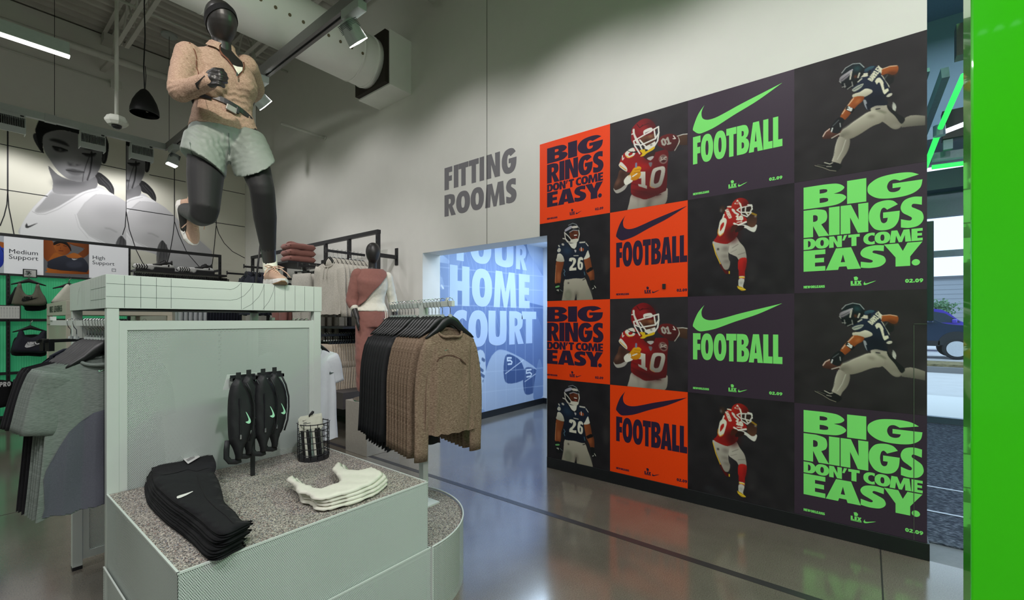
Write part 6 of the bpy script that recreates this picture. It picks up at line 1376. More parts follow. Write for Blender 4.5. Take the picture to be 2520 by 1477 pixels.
m_brown = mix_mat('brown_heather', [(.25, sr(86, 68, 54)), (.5, sr(128, 108, 90)), (.78, sr(172, 152, 132))], 90, .95, .35, stretch=(1, 1, 6), bscale=500)
m_brown2 = mix_mat('tan_heather', [(.25, sr(132, 106, 90)), (.5, sr(174, 145, 127)), (.78, sr(202, 177, 158))], 110, .9, .25, stretch=(1, 1, 5), bscale=500)
m_sage = mix_mat('sage_heather', [(.25, sr(96, 105, 99)), (.5, sr(116, 125, 119)), (.78, sr(132, 141, 135))], 60, .9, .2, stretch=(1, 1, 8), bscale=400)
m_grey = mix_mat('grey_heather', [(.25, sr(160, 156, 148)), (.5, sr(186, 182, 172)), (.78, sr(206, 202, 192))], 140, .95, .3, bscale=420)
m_beige = mix_mat('beige_heather', [(.25, sr(148, 136, 120)), (.5, sr(172, 160, 144)), (.78, sr(190, 178, 162))], 140, .95, .3, bscale=420)
m_blackg = mat('black_shell', sr(16, 17, 20), .6, var=.12, vs=20, bump=.25, bs=22)
m_navy = mat('navy_fleece', sr(36, 40, 54), .8, var=.12, vs=30, bump=.2, bs=120)
m_white = mat('white_jersey', sr(222, 228, 232), .85, var=.02, vs=30, bump=.15, bs=60)
m_rust = mat('rust_fleece', sr(138, 92, 84), .88, var=.06, vs=40, bump=.15, bs=200, sheen=.1)
m_mesh = mat('mesh_grey', sr(86, 88, 98), .85, var=.08, vs=200, bump=.2, bs=600)
# ---- T-bar rack with brown shirts and black trousers, standing on the round plinth
TB = Vector((1.85, 2.18, 1.605)); TD = Vector((.242, .970, 0)).normalized(); rzT = math.atan2(TD.y, TD.x) - PI / 2
tb = thing('garment_rack', 'mint T-bar garment rack on the round plinth', 'rack', (1.85, 2.18, .36))
obj('post', MB().obox((TB.x, TB.y, .36 + .615), (.02, 0, 0), (0, .02, 0), (0, 0, .617)), m_mint, tb)
obj('cross_bar', MB().bar(TB + TD * -.37 + Vector((0, 0, -.012)), TB + TD * .53 + Vector((0, 0, -.012)), .02, .032), m_mint, tb, bevel=.002)
obj('bar_stop', MB().obox(TB + TD * -.30 + Vector((0, 0, .012)), (.006, 0, 0), (0, .006, 0), (0, 0, .012)), m_mint, tb)
obj('foot_plate', MB().box(TB.x - .07, TB.x + .07, TB.y - .07, TB.y + .07, .348, .358), m_mint, tb)
def bpos(s): return TB + TD * s + Vector((0, 0, .008))
PB = make_shirt('long_sleeve_shirt', 'shirt', m_brown, w=.325, L=.60, sl=.66, sr_=(.05, .04), ph=.4, amp=.009, depth=.032, top=-.15, drop=.075, ang=.03, scoop=.06, neck=.075)
ss = [-.335] + [-.245 + i * .043 for i in range(8)]
bs_ = rail_row(PB, HG, [bpos(s) for s in ss], rzT, ['brown heathered long-sleeve shirt nearest the camera on the T-bar rack'] + lab('brown heathered long-sleeve shirt, %s from the front on the T-bar rack', 9)[1:], ['black hanger holding the nearest brown shirt on the T-bar'] + lab('black hanger of the %s brown shirt on the T-bar', 9)[1:], 'brown shirts on the T-bar rack', 'hangers on the T-bar rack', .05)
PK = make_shirt('running_jacket', 'jacket', m_blackg, w=.34, L=.78, sl=.64, sr_=(.052, .042), ph=1.4, depth=.028, flare=1.10, amp=.008, top=-.155, drop=.08, ang=.05)
rail_row(PK, HG, [bpos(.13 + i * .047) for i in range(9)], rzT, lab('long black garment, %s from the front behind the brown shirts', 9), lab('black hanger of the %s black garment on the T-bar', 9), 'black garments on the T-bar rack', 'hangers on the T-bar rack', .05)
bpy.context.view_layer.update()
# ---- left bar of the display: sage tees then black ones
def barpt(t, a=(.485, Y1 + .06), b=(.365, 3.62)): return Vector((a[0] + (b[0] - a[0]) * t, a[1] + (b[1] - a[1]) * t, 1.494))
PT_ = make_shirt('sage_tee', 'tee', m_sage, w=.46, L=.71, sl=.28, sr_=(.068, .062), ph=.9, amp=.006, depth=.022, flare=1.08, top=-.165, drop=.055, ang=.17, scoop=.045, neck=.10)
tees = rail_row(PT_, HG, [barpt(.06 + i * .042) for i in range(5)], .10, ['sage grey tee nearest the camera on the left bar of the display'] + lab('sage grey tee, %s from the front on the left bar', 5)[1:], ['black hanger holding the nearest sage tee'] + lab('black hanger of the %s sage tee', 5)[1:], 'sage tees on the left bar', 'hangers on the left bar', .04)
PBk = make_shirt('black_tee', 'tee', m_blk_cloth, w=.47, L=.72, sl=.28, sr_=(.068, .06), ph=2.2, amp=.006, depth=.022, flare=1.06, top=-.165, drop=.055, ang=.17, scoop=.045)
rail_row(PBk, HG, [barpt(.28 + i * .05) for i in range(3)], .12, lab('black tee, %s behind the sage tees on the left bar', 3), lab('black hanger of the %s black tee', 3), 'black tees on the left bar', 'hangers on the left bar', .04)
PTk = make_shirt('tank_top', 'tank top', m_navy, w=.30, L=.40, sl=0, ph=.2, depth=.05, top=-.13, drop=.10, scoop=.1, neck=.09)
rail_row(PTk, HC, [barpt(.56 + i * .10) for i in range(2)], .5, lab('dark quilted tank top, %s at the far end of the left bar', 2), lab('clip hanger of the %s dark tank top', 2), 'tank tops on the left bar', 'clip hangers on the left bar')
# ---- right bar: white tees
PW_ = make_shirt('white_tee', 'tee', m_white, w=.42, L=.64, sl=.20, sr_=(.08, .08), ph=1.7, depth=.036, flare=1.02, top=-.165, drop=.06, ang=.22, scoop=.085, neck=.095)
wt = rail_row(PW_, HG, [barpt(.08 + i * .1, (1.455, Y1 + .06), (1.56, 3.62)) for i in range(4)], -.10, ['white tee nearest the camera on the right bar of the display'] + lab('white tee, %s from the front on the right bar', 4)[1:], lab('black hanger of the %s white tee', 4), 'white tees on the right bar', 'hangers on the right bar', .03)
# ---- rack along the right wall
FX = 3.5; uy = [5.03, 5.71, 6.34, 6.98, 7.64, 8.28, 8.93]; zt2 = 2.685
wrk = thing('apparel_rack', 'black slotted metal rack along the right wall with hoodies', 'rack', (FX, 5.03, 0))
obj('top_rail', MB().box(FX - .025, FX + .025, uy[0] - .025, uy[-1] + .025, zt2 - .05, zt2), m_black, wrk)
for y in uy:
    u = obj('upright', MB().box(FX - .022, FX + .022, y - .022, y + .022, 0, zt2 - .05), m_black, wrk)
    mb = MB()
    for i in range(40): mb.box(FX - .0235, FX - .022, y - .006, y + .006, .1 + i * .063, .14 + i * .063)
    stuff(obj('slots', mb, m_slot, u))
for y in (uy[0], uy[3], uy[-1]):
    obj('stand_off', MB().box(FX + .022, WX - .012, y - .02, y + .02, 2.33, 2.38).box(WX - .012, WX - .001, y - .03, y + .03, 2.25, 2.48), m_black, wrk)
def arm(y, z, x0=2.93): obj('face_out_arm', MB().box(x0, FX - .022, y - .012, y + .012, z - .018, z + .012).box(x0 - .006, x0, y - .02, y + .02, z - .03, z + .035), m_black, wrk)
for y, z in ((5.30, 2.375), (6.02, 2.245), (7.8, 2.36), (6.68, 2.11), (5.42, 1.31), (8.5, 2.30)): arm(y, z)
obj('shelf', MB().box(2.86, FX - .022, 6.16, 6.9, 2.285, 2.31), m_black, wrk); obj('shelf', MB().box(2.95, FX - .022, 4.95, 6.3, 1.395, 1.42), m_black, wrk)
obj('lower_shelf', MB().box(2.95, FX - .022, 4.95, 6.3, .42, .62), mat('shelf_grey', sr(66, 62, 62), .5), wrk)
obj('back_panel', MB().box(FX + .03, FX + .05, 5.03, 8.93, .12, 1.42), mat('panel_black', sr(24, 24, 26), .6), wrk)
PH = make_shirt('grey_hoodie', 'hoodie', m_grey, hood=True, w=.47, L=.68, sl=.64, sr_=(.085, .055), ph=.6, depth=.034, flare=.98, top=-.14, drop=.07, scoop=.09, neck=.10, amp=.010)
rail_row(PH, HG, [(2.97 + i * .058, 5.30, 2.39) for i in range(9)], -PI / 2 + .12, ['grey hoodie nearest the camera on the wall rack arm'] + lab('grey hoodie, %s from the front on the wall rack arm', 9)[1:], lab('black hanger of the %s grey hoodie', 9), 'grey hoodies on the wall rack', 'hangers of the grey hoodies', .04)
PP = make_pants('grey_sweatpants', 'sweatpants', m_grey, w=.40, L=.95, depth=.045)
rail_row(PP, HC, [(2.98 + i * .10, 6.02, 2.26) for i in range(5)], -PI / 2 + .15, lab('grey sweatpants, %s from the front on the wall rack', 5), lab('clip hanger of the %s grey sweatpants', 5), 'grey sweatpants on the wall rack', 'clip hangers of the grey sweatpants')
PN = make_shirt('navy_jacket', 'jacket', m_navy, hood=True, w=.48, L=.66, sl=.60, sr_=(.08, .055), ph=.3, depth=.06, top=-.13, drop=.07)
rail_row(PN, HG, [(2.96 + i * .10, 7.8, 2.375) for i in range(5)], -PI / 2 + .1, lab('navy jacket, %s from the front at the far end of the wall rack', 5), lab('black hanger of the %s navy jacket', 5), 'navy jackets on the wall rack', 'hangers of the navy jackets', .12)
PR = make_pants('rust_sweatpants', 'sweatpants', m_rust, w=.36, L=.9)
rail_row(PR, HC, [(2.98 + i * .075, 6.68, 2.125) for i in range(6)], -PI / 2 + .12, lab('rust sweatpants, %s from the front under the shelf', 6), lab('clip hanger of the %s rust sweatpants', 6), 'rust sweatpants on the wall rack', 'clip hangers of the rust sweatpants')
PE_ = make_pants('beige_sweatpants', 'sweatpants', m_beige, w=.40, L=.80, depth=.03)
rail_row(PE_, HC, [(2.97 + i * .034, 5.42, 1.325) for i in range(14)], -PI / 2 + .05, lab('beige sweatpants, %s from the front on the lower arm', 14), lab('clip hanger of the %s beige sweatpants', 14), 'beige sweatpants on the lower arm', 'clip hangers on the lower arm')
for i, lbl in enumerate(('rust sweater folded at the bottom of the shelf pile', 'rust sweater folded in the middle of the shelf pile', 'rust sweater folded on top of the shelf pile')):
    r = thing('folded_sweater', lbl, 'sweater', (2.90, 6.34, 2.312 + i * .088), 0, 'folded rust sweaters')
    obj('body', pillow(spl([(0, -.14), (.02, -.16), (.34, -.15), (.38, -.1), (.38, .1), (.34, .15), (.02, .16), (0, .14)], 3), .085, lambda a, b, h: (a, b, .043 + h), .03, R=.04, wob=.004, ws=20, seed=i), m_rust, r, local=True, smooth=True)
    if i: f = Flat(lambda u, v, L: Vector((-.0025, -.06 + u, .04 + v))); f.shape([(x, -y) for x, y in swoosh((0, 0), .06)], (30, 24, 26)); f.build('swoosh', r, True)
    if i == 2: obj('collar', MB().tube([(.02 + .09 * math.cos(t) + .1, .08 * math.sin(t), .085 + .014 * math.sin(t * 2)) for t in np.linspace(0, 2 * PI, 20)[:-1]], .011, 6, closed=True), m_rust, r, local=True, smooth=True)
# ---- hanger row and trousers under the trainer shelf, bras on the green wall
hz = on_y(440, 681, 9.3).z; obj('hang_rail', MB().box(ux[3] + .02, ux[4] + .05, 9.29, 9.31, hz - .012, hz + .008), m_black, rk)
HS = thing('clip_hanger', 'small black clip hanger', 'hanger', (0, 0, -50)); obj('hook', MB().tube([(0, .014 * math.cos(t), .014 * math.sin(t)) for t in np.linspace(-.6, PI, 9)] + [(0, -.004, -.04)], .004, 5), m_chrome, HS, local=True); obj('clip_bar', MB().box(-.009, .009, -.13, .13, -.06, -.035).box(-.009, .009, -.035, .035, -.04, .012), m_hang, HS, local=True)
n = 44; hx0_, hx1_ = on_y(330, 680, 9.3).x, on_y(556, 690, 9.3).x
for i in range(n):
    x = hx0_ + (hx1_ - hx0_) * i / (n - 1); l = 'black clip hanger, %s from the left in the dense row under the trainer shelf' % ordw(i + 1)
    if i == 0: HS.location = (x, 9.3, hz + .01); HS['label'] = l; HS['group'] = 'clip hangers under the trainer shelf'
    else: dup(HS, (x, 9.3, hz + .01), rnd.uniform(-.1, .1), l, 'clip hangers under the trainer shelf')
for m_, px0, px1, k, nm, lb in ((m_navy, 505, 585, 12, 'navy_leggings', 'navy leggings hanging edge-on under the trainer shelf, %s from the left'), (m_white, 440, 500, 6, 'white_leggings', 'pale leggings hanging edge-on under the trainer shelf, %s from the left')):
    pr = None
    for i in range(k):
        x = on_y(px0 + (px1 - px0) * i / (k - 1), 780, 9.3).x
        if pr is None: pr = obj(nm, pillow([(-.16, 0), (.16, 0), (.15, -.9), (.02, -.92), (0, -.4), (-.02, -.92), (-.15, -.9)], .05, lambda a, b, h: (h, a, b), .06, R=.03), m_, smooth=True); o = pr
        else: o = pr.copy(); COL.objects.link(o)
        o.location = (x, 9.3, hz - .05); tag(o, lb % ordw(i + 1), 'leggings', nm.replace('_', ' ') + ' under the trainer shelf')
def flat_item(name, label, cat, pts, sc, ox, oy, y, m, t=.05, step=.03, R=.03, parent=None, back=True, group=None):
    P = [on_y(ox + a / sc, oy + b / sc, y) for a, b in spl(pts, 3)]
    r = parent or thing(name, label, cat, (P[0].x, y, P[0].z), 0, group)
    o = obj('body' if parent is None else name, pillow([(p.x, p.z) for p in P], t, lambda a, b, h: (a, y - h, b), step, R=R), m, r, smooth=True); return r, o
def wall_hanger(px, py, y, label, w=.17):
    p = on_y(px, py, y); r = thing('bra_hanger', label, 'hanger', (p.x, y, p.z), 0, 'hangers on the green wall')
    obj('arms', MB().loft([((p.x - w, y, p.z - .075), (0, 0, .008), (0, .012, 0)), ((p.x - w * .6, y, p.z - .05), (0, 0, .014), (0, .012, 0)), ((p.x, y, p.z - .01), (0, 0, .03), (0, .012, 0)), ((p.x + w * .6, y, p.z - .05), (0, 0, .014), (0, .012, 0)), ((p.x + w, y, p.z - .075), (0, 0, .008), (0, .012, 0))], 10), m_hang, r, smooth=True)
    obj('hook', MB().tube([(p.x, y, p.z), (p.x, y, p.z + .05), (p.x + .02, y - .02, p.z + .085), (p.x + .01, y + .06, p.z + .10), (p.x - .03, y + .1, p.z + .085)], .006, 6), m_chrome, r, smooth=True)
    obj('face_out_arm', MB().box(p.x - .01, p.x + .01, y - .05, RY - .02, p.z + .09, p.z + .105), m_black, rk)
BY = 9.3
m_olive = mat('olive_knit', sr(112, 110, 96), .85, var=.06, vs=60, bump=.1, bs=300)
m_navyk = mat('navy_knit', sr(40, 40, 54), .8, var=.08, vs=60, bump=.1, bs=300)
def bra(label, pts, m, markcol, sc=3.211, ox=0, oy=600, back=True, mx=None):
    r, b = flat_item('sports_bra', label, 'sports bra', pts, sc, ox, oy, BY, m, .08, .025, .05, group='sports bras on the green wall')
    return r, b
OL = [(100, 484), (96, 450), (118, 380), (140, 320), (150, 306), (168, 312), (178, 362), (205, 400), (240, 408), (268, 382), (282, 330), (290, 314), (308, 318), (326, 372), (362, 440), (350, 486), (220, 488)]
ro, bo = bra('olive sports bra with a dark logo on the green wall', OL, m_olive, None)
wall_hanger(228 / 3.211, 600 + 285 / 3.211, BY + .02, 'black hanger of the olive sports bra')
NV_ = [(104, 852), (100, 800), (130, 740), (150, 690), (185, 690), (200, 725), (250, 742), (300, 722), (330, 690), (365, 690), (372, 760), (366, 856), (230, 860)]
rn, bn = bra('navy sports bra with a white logo on the green wall', NV_, m_navyk, None)
wall_hanger(240 / 3.211, 600 + 655 / 3.211, BY + .02, 'black hanger of the navy sports bra')
WH_ = [(410, 450), (470, 380), (520, 325), (545, 322), (575, 380), (600, 440), (600, 470), (420, 470)]
rw, bw = bra('white sports bra half hidden behind the display header', WH_, m_wht_cloth, None)
wall_hanger(545 / 3.211, 600 + 318 / 3.211, BY + .02, 'black hanger of the white sports bra')
for lbl, pts in (('black sports bra hanging behind the olive one', [(60, 480), (62, 440), (100, 380), (130, 340), (200, 400), (270, 400), (320, 380), (366, 440), (360, 520), (210, 530), (180, 490)]), ('black sports bra hanging behind the navy one', [(92, 880), (95, 800), (140, 730), (330, 720), (372, 780), (360, 884), (220, 886)])):
    flat_item('sports_bra', lbl, 'sports bra', pts, 3.211, 0, 600, BY + .13, m_blk_cloth, .08, .03, .05, group='sports bras on the green wall')
bpy.context.view_layer.update()
F = None
def logo(o, r, tx0, ty0, tx1, ty1, sw, col):
    y = BY - .05
    f = Flat(lambda u, v, L: Vector((u, y, v)))
    p0, p1 = on_y(tx0 / 3.211, 600 + ty0 / 3.211, y), on_y(tx1 / 3.211, 600 + ty1 / 3.211, y); word(f, 'NIKE', p0.x, p1.x, p1.z, p0.z, col, gap=.02)
    a, b, w = sw; q = on_y(a / 3.211, 600 + b / 3.211, y); f.shape([(q.x + x, q.z - v * 1.1) for x, v in swoosh((0, 0), w)], col); f.build('logo', r)
logo(bo, ro, 190, 416, 258, 442, (170, 456, .17), (24, 24, 26)); logo(bn, rn, 218, 776, 292, 802, (196, 822, .20), (226, 226, 230))
# folded shorts with lettered waistbands at the lower left
for lbl, pts, txt, a, b in (('black shorts with lettered waistband at the left edge', [(-120, 1090), (85, 1085), (95, 1130), (80, 1250), (40, 1290), (-120, 1290)], 'NIKE PRO', -110, 92), ('grey patterned shorts with lettered waistband beside the black ones', [(104, 1075), (235, 1070), (240, 1180), (180, 1250), (110, 1220)], 'PRO', 140, 220)):
    r, o = flat_item('shorts', lbl, 'shorts', pts, 3.211, 0, 600, BY, m_blk_cloth if a < 0 else m_navyk, .08, .04, .04, group='folded shorts on the green wall')
    f = Flat(lambda u, v, L: Vector((u, BY - .044, v))); p0, p1 = on_y(a / 3.211, 600 + 1100 / 3.211, BY), on_y(b / 3.211, 600 + 1122 / 3.211, BY); ws_ = txt.split(); wd_ = (p1.x - p0.x) / len(ws_)
    for k, t_ in enumerate(ws_): f = Flat(lambda u, v, L: Vector((u, BY - .044, v))); word(f, t_, p0.x + wd_ * k, p0.x + wd_ * (k + .9), p1.z, p0.z, (220, 220, 222), gap=.12); f.build('lettering', r)
def card(label, x0, y0, x1, y1, y, table=False):
    a, b = on_y(x0 / 3.211, 600 + y0 / 3.211, y), on_y(x1 / 3.211, 600 + y1 / 3.211, y); r = thing('sign_card', label, 'card', (a.x, y, b.z))
    obj('frame', MB().box(a.x - .012, b.x + .012, y, y + .01, b.z - .012, a.z + .012), m_black, r); obj('sheet', MB().box(a.x, b.x, y - .003, y, b.z, a.z), m_card, r)
    f = Flat(lambda u, v, L: Vector((u, y - .004, v)))
    if table:
        for i in range(9):
            for j in range(7): u = a.x + (b.x - a.x) * (.08 + i * .105); v = a.z + (b.z - a.z) * (.15 + j * .115); f.rect(u, v, u + .014, v - .006, (70, 70, 74) if i == 0 or j == 0 else (170, 170, 174))
    else:
        for j, k in enumerate((.35, .5, .3)): v = a.z + (b.z - a.z) * (.12 + j * .1); f.rect(a.x + .015, v, a.x + .015 + (b.x - a.x) * k, v - .008, (90, 90, 94))
    stuff(f.build('fine_print', r))
card('small white sign card standing on the rail over the olive bra', 190, 205, 284, 264, RY - .08); card('white size chart card hanging at the left edge', -60, 490, 155, 592, BY - .06, True)
# ---- second, beige display unit behind
bx0, by0, bx1, by1 = .795, 6.87, 1.75, 8.45
m_bei = mat('beige_paint', sr(206, 198, 184), .45, var=.015, vs=12); m_beip = perf_mat('beige_perforated', sr(206, 198, 184), 'yz', .0105, .2)
bd = thing('beige_display_unit', 'beige display unit with a lettered header behind the mint one', 'display', (bx0, by0, 0))
obj('header_box', MB().box(bx0, bx1, by0, by1, HB, HT), m_bei, bd, bevel=.003)
for x in (bx0, bx1 - .05):
    for y in (by0, by1 - .05): obj('post', MB().box(x, x + .05, y, y + .05, 0, HB), m_bei, bd)
obj('side_panel', MB().box(bx0 + .01, bx0 + .02, by0 + .05, by1 - .05, .1, 1.45), m_beip, bd); obj('side_frame', MB().box(bx0, bx0 + .03, by0 + .05, by1 - .05, 1.45, 1.50), m_bei, bd)
obj('front_panel', MB().box(bx0 + .05, bx1 - .05, by0 + .01, by0 + .02, .1, 1.25), m_bei, bd)
obj('cross_bar', MB().box(bx0 + .05, bx1 - .05, by0 + .02, by0 + .05, 1.44, 1.47), m_bei, bd)
p0, p1 = on_x(122, 760, bx0), on_x(153, 760, bx0)
f = Flat(lambda u, v, L: Vector((bx0 - .0008, p0.y - u, v))); wl = p0.y - p1.y; word(f, 'NIKE', 0, wl * .30, 1.595, 1.672, (70, 66, 62), gap=.10); f.build('lettering', bd); f = Flat(lambda u, v, L: Vector((bx0 - .0008, p0.y - u, v))); word(f, 'LEGGINGS', wl * .36, wl, 1.595, 1.672, (70, 66, 62), gap=.10); f.build('lettering', bd)
PLg = make_pants('black_leggings', 'leggings', m_blk_cloth, w=.30, L=.85)
rail_row(PLg, HC, [(bx0 + .25 + i * .09, by0 + .10, 1.50) for i in range(6)], .2, lab('black leggings, %s from the left on the beige unit', 6), lab('clip hanger of the %s black leggings on the beige unit', 6), 'black leggings on the beige unit', 'clip hangers on the beige unit')
# ---- passage mural: part of the cool light's blue is put into its colours
PY = 4.578
qa, qb, qz_1, qz_0 = 4.02, 6.66, 2.8, on_y(1335, 981, PY).z
pm_ = thing('passage_mural', 'mural lettered YOUR HOME COURT in the fitting room passage, cool light in its colours', 'mural', (qa, PY, qz_0))
def ptf(x, y):
    p = on_y(1000 + x / 2.052, 340 + y / 2.052, PY); return ((p.x - qa) / (qb - qa) * 299, (1 - (p.z - qz_0) / (qz_1 - qz_0)) * 299)
c = Canvas(300, 300, (150, 168, 204), ptf); P = c.poly
P([(150, 560), (320, 560), (250, 680), (215, 760), (215, 830), (150, 850)], (140, 158, 192)); P([(196, 812), (700, 850), (700, 1040), (640, 930), (500, 900), (260, 870)], (110, 132, 176), (98, 120, 168), 0)
P([(330, 560), (612, 520), (610, 600), (585, 690), (600, 800), (680, 950), (690, 1180), (640, 1150), (560, 1100), (460, 1070), (400, 1180), (360, 1200), (290, 1100), (240, 1040), (220, 870), (250, 700)], (132, 152, 190), (96, 118, 168), 90)
for i in range(16): c.line([(300 + i * 20, 580), (330 + i * 17, 700), (300 + i * 20, 850), (340 + i * 20, 1000)], 1.0, (160, 178, 210), .45)
P([(612, 530), (680, 530), (700, 700), (650, 630), (620, 580)], (190, 204, 226), (120, 142, 186), 90)
P([(150, 588), (180, 590), (216, 618), (212, 634), (185, 630), (165, 640), (190, 740), (186, 762), (172, 755), (150, 650)], (200, 212, 230), (150, 168, 200), 20); c.line([(178, 745), (186, 758)], 3, (226, 232, 240)); c.line([(160, 640), (176, 700)], 1.2, (110, 130, 170), .8)
P([(340, 1110), (395, 1090), (398, 1340), (360, 1340)], (196, 208, 226)); 
for i in range(26): c.blob(350 + (i * 17) % 46, 1100 + (i * 37) % 190, 6, 9, (70, 90, 130), .8, 0)
P([(398, 1190), (470, 1070), (640, 1150), (680, 1230), (680, 1330), (398, 1380)], (176, 190, 214))
P([(500, 1100), (560, 1110), (592, 1160), (592, 1220), (500, 1232)], (70, 92, 140)); P([(596, 1165), (668, 1180), (660, 1270), (598, 1290)], (70, 92, 140)); c.text('5', (508, 1110), (30, 0), (6, 32), 3, (226, 232, 242)); c.text('5', (604, 1172), (36, -4), (4, 34), 3, (226, 232, 242)); c.line([(500, 1190), (592, 1120)], 1.4, (226, 232, 242)); c.line([(598, 1230), (668, 1180)], 1.4, (226, 232, 242))
P([(640, 1310), (668, 1120), (690, 1180), (690, 1300)], (120, 142, 184)); 
for x in (150, 214, 282, 398, 452, 504, 552, 600, 640, 690): c.line([(x, 560), (x, 1390)], 1.0, (206, 216, 232), .55)
for y in ((745, 770), (840, 858), (1200, 1160), (1310, 1250), (650, 700)): c.line([(150, y[0]), (700, y[1])], 1.0, (206, 216, 232), .55)
obj('picture', c.mesh(lambda u, v: (qa + u * (qb - qa), PY - .001, qz_1 - v * (qz_1 - qz_0))), print_mat(), pm_, smooth=True, fixn=False)
F = Flat(lambda x, z, L: Vector((x, PY - .003, z))); CL = (190, 206, 234)
def pz(y, x=218): return on_y(1000 + x / 2.052, 340 + y / 2.052, PY).z
def pxx(x): return on_y(1000 + x / 2.052, 700, PY).x
for ls, z1, z0 in (((('Y', 222, 318), ('O', 322, 428), ('U', 446, 540), ('R', 553, 608)), pz(430), pz(612)), ((('H', 218, 318), ('O', 330, 432), ('M', 440, 555), ('E', 567, 622)), pz(638), pz(846)), ((('C', 222, 305), ('O', 312, 410), ('U', 414, 505), ('R', 518, 592), ('T', 582, 655)), pz(866, 222), pz(1064, 222))):
    z1 = min(z1, 2.79)
    for ch, a, b in ls: glyph(F, ch, pxx(a), pxx(b), z0, z1, CL)
F.build('lettering', pm_)
# ------------------------------------------------------------------ mannequins: lofted limbs merged into one skin by a voxel remesh
def body(name, mb, m, parent, vox=.008, sm=6, wr=0., ws=.06, stretch=None):
    o = obj(name, mb, m, parent, smooth=True, fixn=True)
    r = o.modifiers.new('remesh', 'REMESH'); r.mode = 'VOXEL'; r.voxel_size = vox; r.use_smooth_shade = True
    s = o.modifiers.new('smooth', 'SMOOTH'); s.iterations = sm; s.factor = .5
    if wr:
        t = bpy.data.textures.get('crease_%g' % ws) or bpy.data.textures.new('crease_%g' % ws, 'CLOUDS'); t.noise_scale = ws; t.noise_depth = 2
        d = o.modifiers.new('crease', 'DISPLACE'); d.texture = t; d.strength = wr; d.mid_level = .5; d.texture_coords = 'LOCAL'
    # bake the modifiers so that the skin is a plain mesh
    dg = bpy.context.evaluated_depsgraph_get(); me = bpy.data.meshes.new_from_object(o.evaluated_get(dg)); old = o.data
    o.modifiers.clear(); o.data = me; bpy.data.meshes.remove(old); me.polygons.foreach_set('use_smooth', [True] * len(me.polygons)); return o
def T_(mb, pts, rads, n=16):
    """limb: extra rings between joints keep the taper smooth"""
    P, R = [], []
    for i in range(len(pts) - 1):
        for k in range(6):
            t = k / 6; P.append(Vector(pts[i]).lerp(Vector(pts[i + 1]), t)); R.append(rads[i] + (rads[i + 1] - rads[i]) * t)
    P.append(Vector(pts[-1])); R.append(rads[-1])
    Q = [P[0]] + [P[i - 1] * .25 + P[i] * .5 + P[i + 1] * .25 for i in range(1, len(P) - 1)] + [P[-1]]
    mb.tube(Q, R, n)
    for q, r in ((Q[0], R[0]), (Q[-1], R[-1])): mb.lathe([(0, -r)] + [(r * math.cos(a), r * math.sin(a)) for a in (-1.05, -.52, 0, .52, 1.05)] + [(0, r)], q, 12)
def creases(o, L):
    """cloth folds: (centre, reach, running direction, wavelength, depth)"""
    me = o.data; n = len(me.vertices); co = np.empty(n * 3, np.float32); me.vertices.foreach_get('co', co); co = co.reshape(-1, 3).astype(float); nr = np.empty(n * 3, np.float32); me.vertices.foreach_get('normal', nr); nr = nr.reshape(-1, 3)
    off = np.array(wloc(o)); d = np.zeros(n)
    for c, reach, dr, wl, amp in L:
        q = co + off - np.array(c); k = np.exp(-(np.linalg.norm(q, axis=1) / reach) ** 2); dr = np.array(Vector(dr).normalized()); t = q @ dr
        side = np.cross(dr, (0, 1, 0)); u = q @ side
        ph = 2 * np.pi * (t / wl + .35 * np.sin(u / wl * 1.1 + c[0] * 9) + .2 * np.sin(u / wl * 2.7))
        d += amp * k * (1 - 2 * np.abs(np.sin(ph / 2)) ** .7)
    me.vertices.foreach_set('co', (co + nr * d[:, None]).astype(np.float32).ravel()); me.update()
def ell(mb, c, rx, ry, rz, M=None, n=20, egg=0.):
    rs = []
    for i in range(1, 14):
        a = -PI / 2 + PI * i / 14; z = math.sin(a); q = math.cos(a) * (1 + egg * z)
        rs.append([Vector(c) + ((M @ Vector((rx * q * math.cos(t), ry * q * math.sin(t), rz * z))) if M else Vector((rx * q * math.cos(t), ry * q * math.sin(t), rz * z))) for t in np.linspace(0, 2 * PI, n, endpoint=False)])
    mb.rings(rs)
m_man = mat('mannequin_black', sr(36, 34, 34), .42, var=.04, vs=15, spec=.55)
m_tight = mat('black_tights', sr(13, 13, 16), .7, var=.08, vs=40, sheen=.05)
m_short = mat('sage_shorts', sr(128, 137, 130), .55, var=.03, vs=30, bump=.12, bs=60)
m_shoe = mat('sand_mesh', sr(190, 158, 138), .75, var=.06, vs=120, bump=.15, bs=600)
m_foam = mat('white_foam', sr(222, 220, 218), .6, var=.02); m_gum = mat('gum_rubber', sr(150, 116, 84), .6, var=.12, vs=60)
m_sock = mat('white_sock', sr(226, 226, 212), .9, var=.03, vs=60, bump=.2, bs=200); m_lace = mat('sand_lace', sr(204, 170, 150), .85)
m_collar = mat('brown_trim', sr(110, 66, 50), .8)
BX, BYc = 1.004, 3.02
r1 = thing('running_mannequin', 'black running mannequin in a tan half-zip top and sage shorts on the display header', 'mannequin', (BX, BYc, HT))
hR, hL = on_y(508, 345, 3.02), on_y(604, 342, 2.99); kR, kL = on_y(503, 532, 2.86), on_y(645, 462, 2.76)
aR, aL = on_y(456, 517, 3.24), on_y(664, 652, 2.945); sR, sL = on_y(459, 134, 3.0), on_y(606, 165, 3.06)
eR, wR = on_y(440, 228, 2.90), on_y(508, 203, 2.70); eL, wL = on_y(630, 222, 3.24), on_y(600, 250, 3.30)
nk, hd = on_y(548, 124, 2.99), on_y(545, 60, 2.95)
zz = lambda y: EYE + (CY - y) / FPX * 2.655
B = MB()
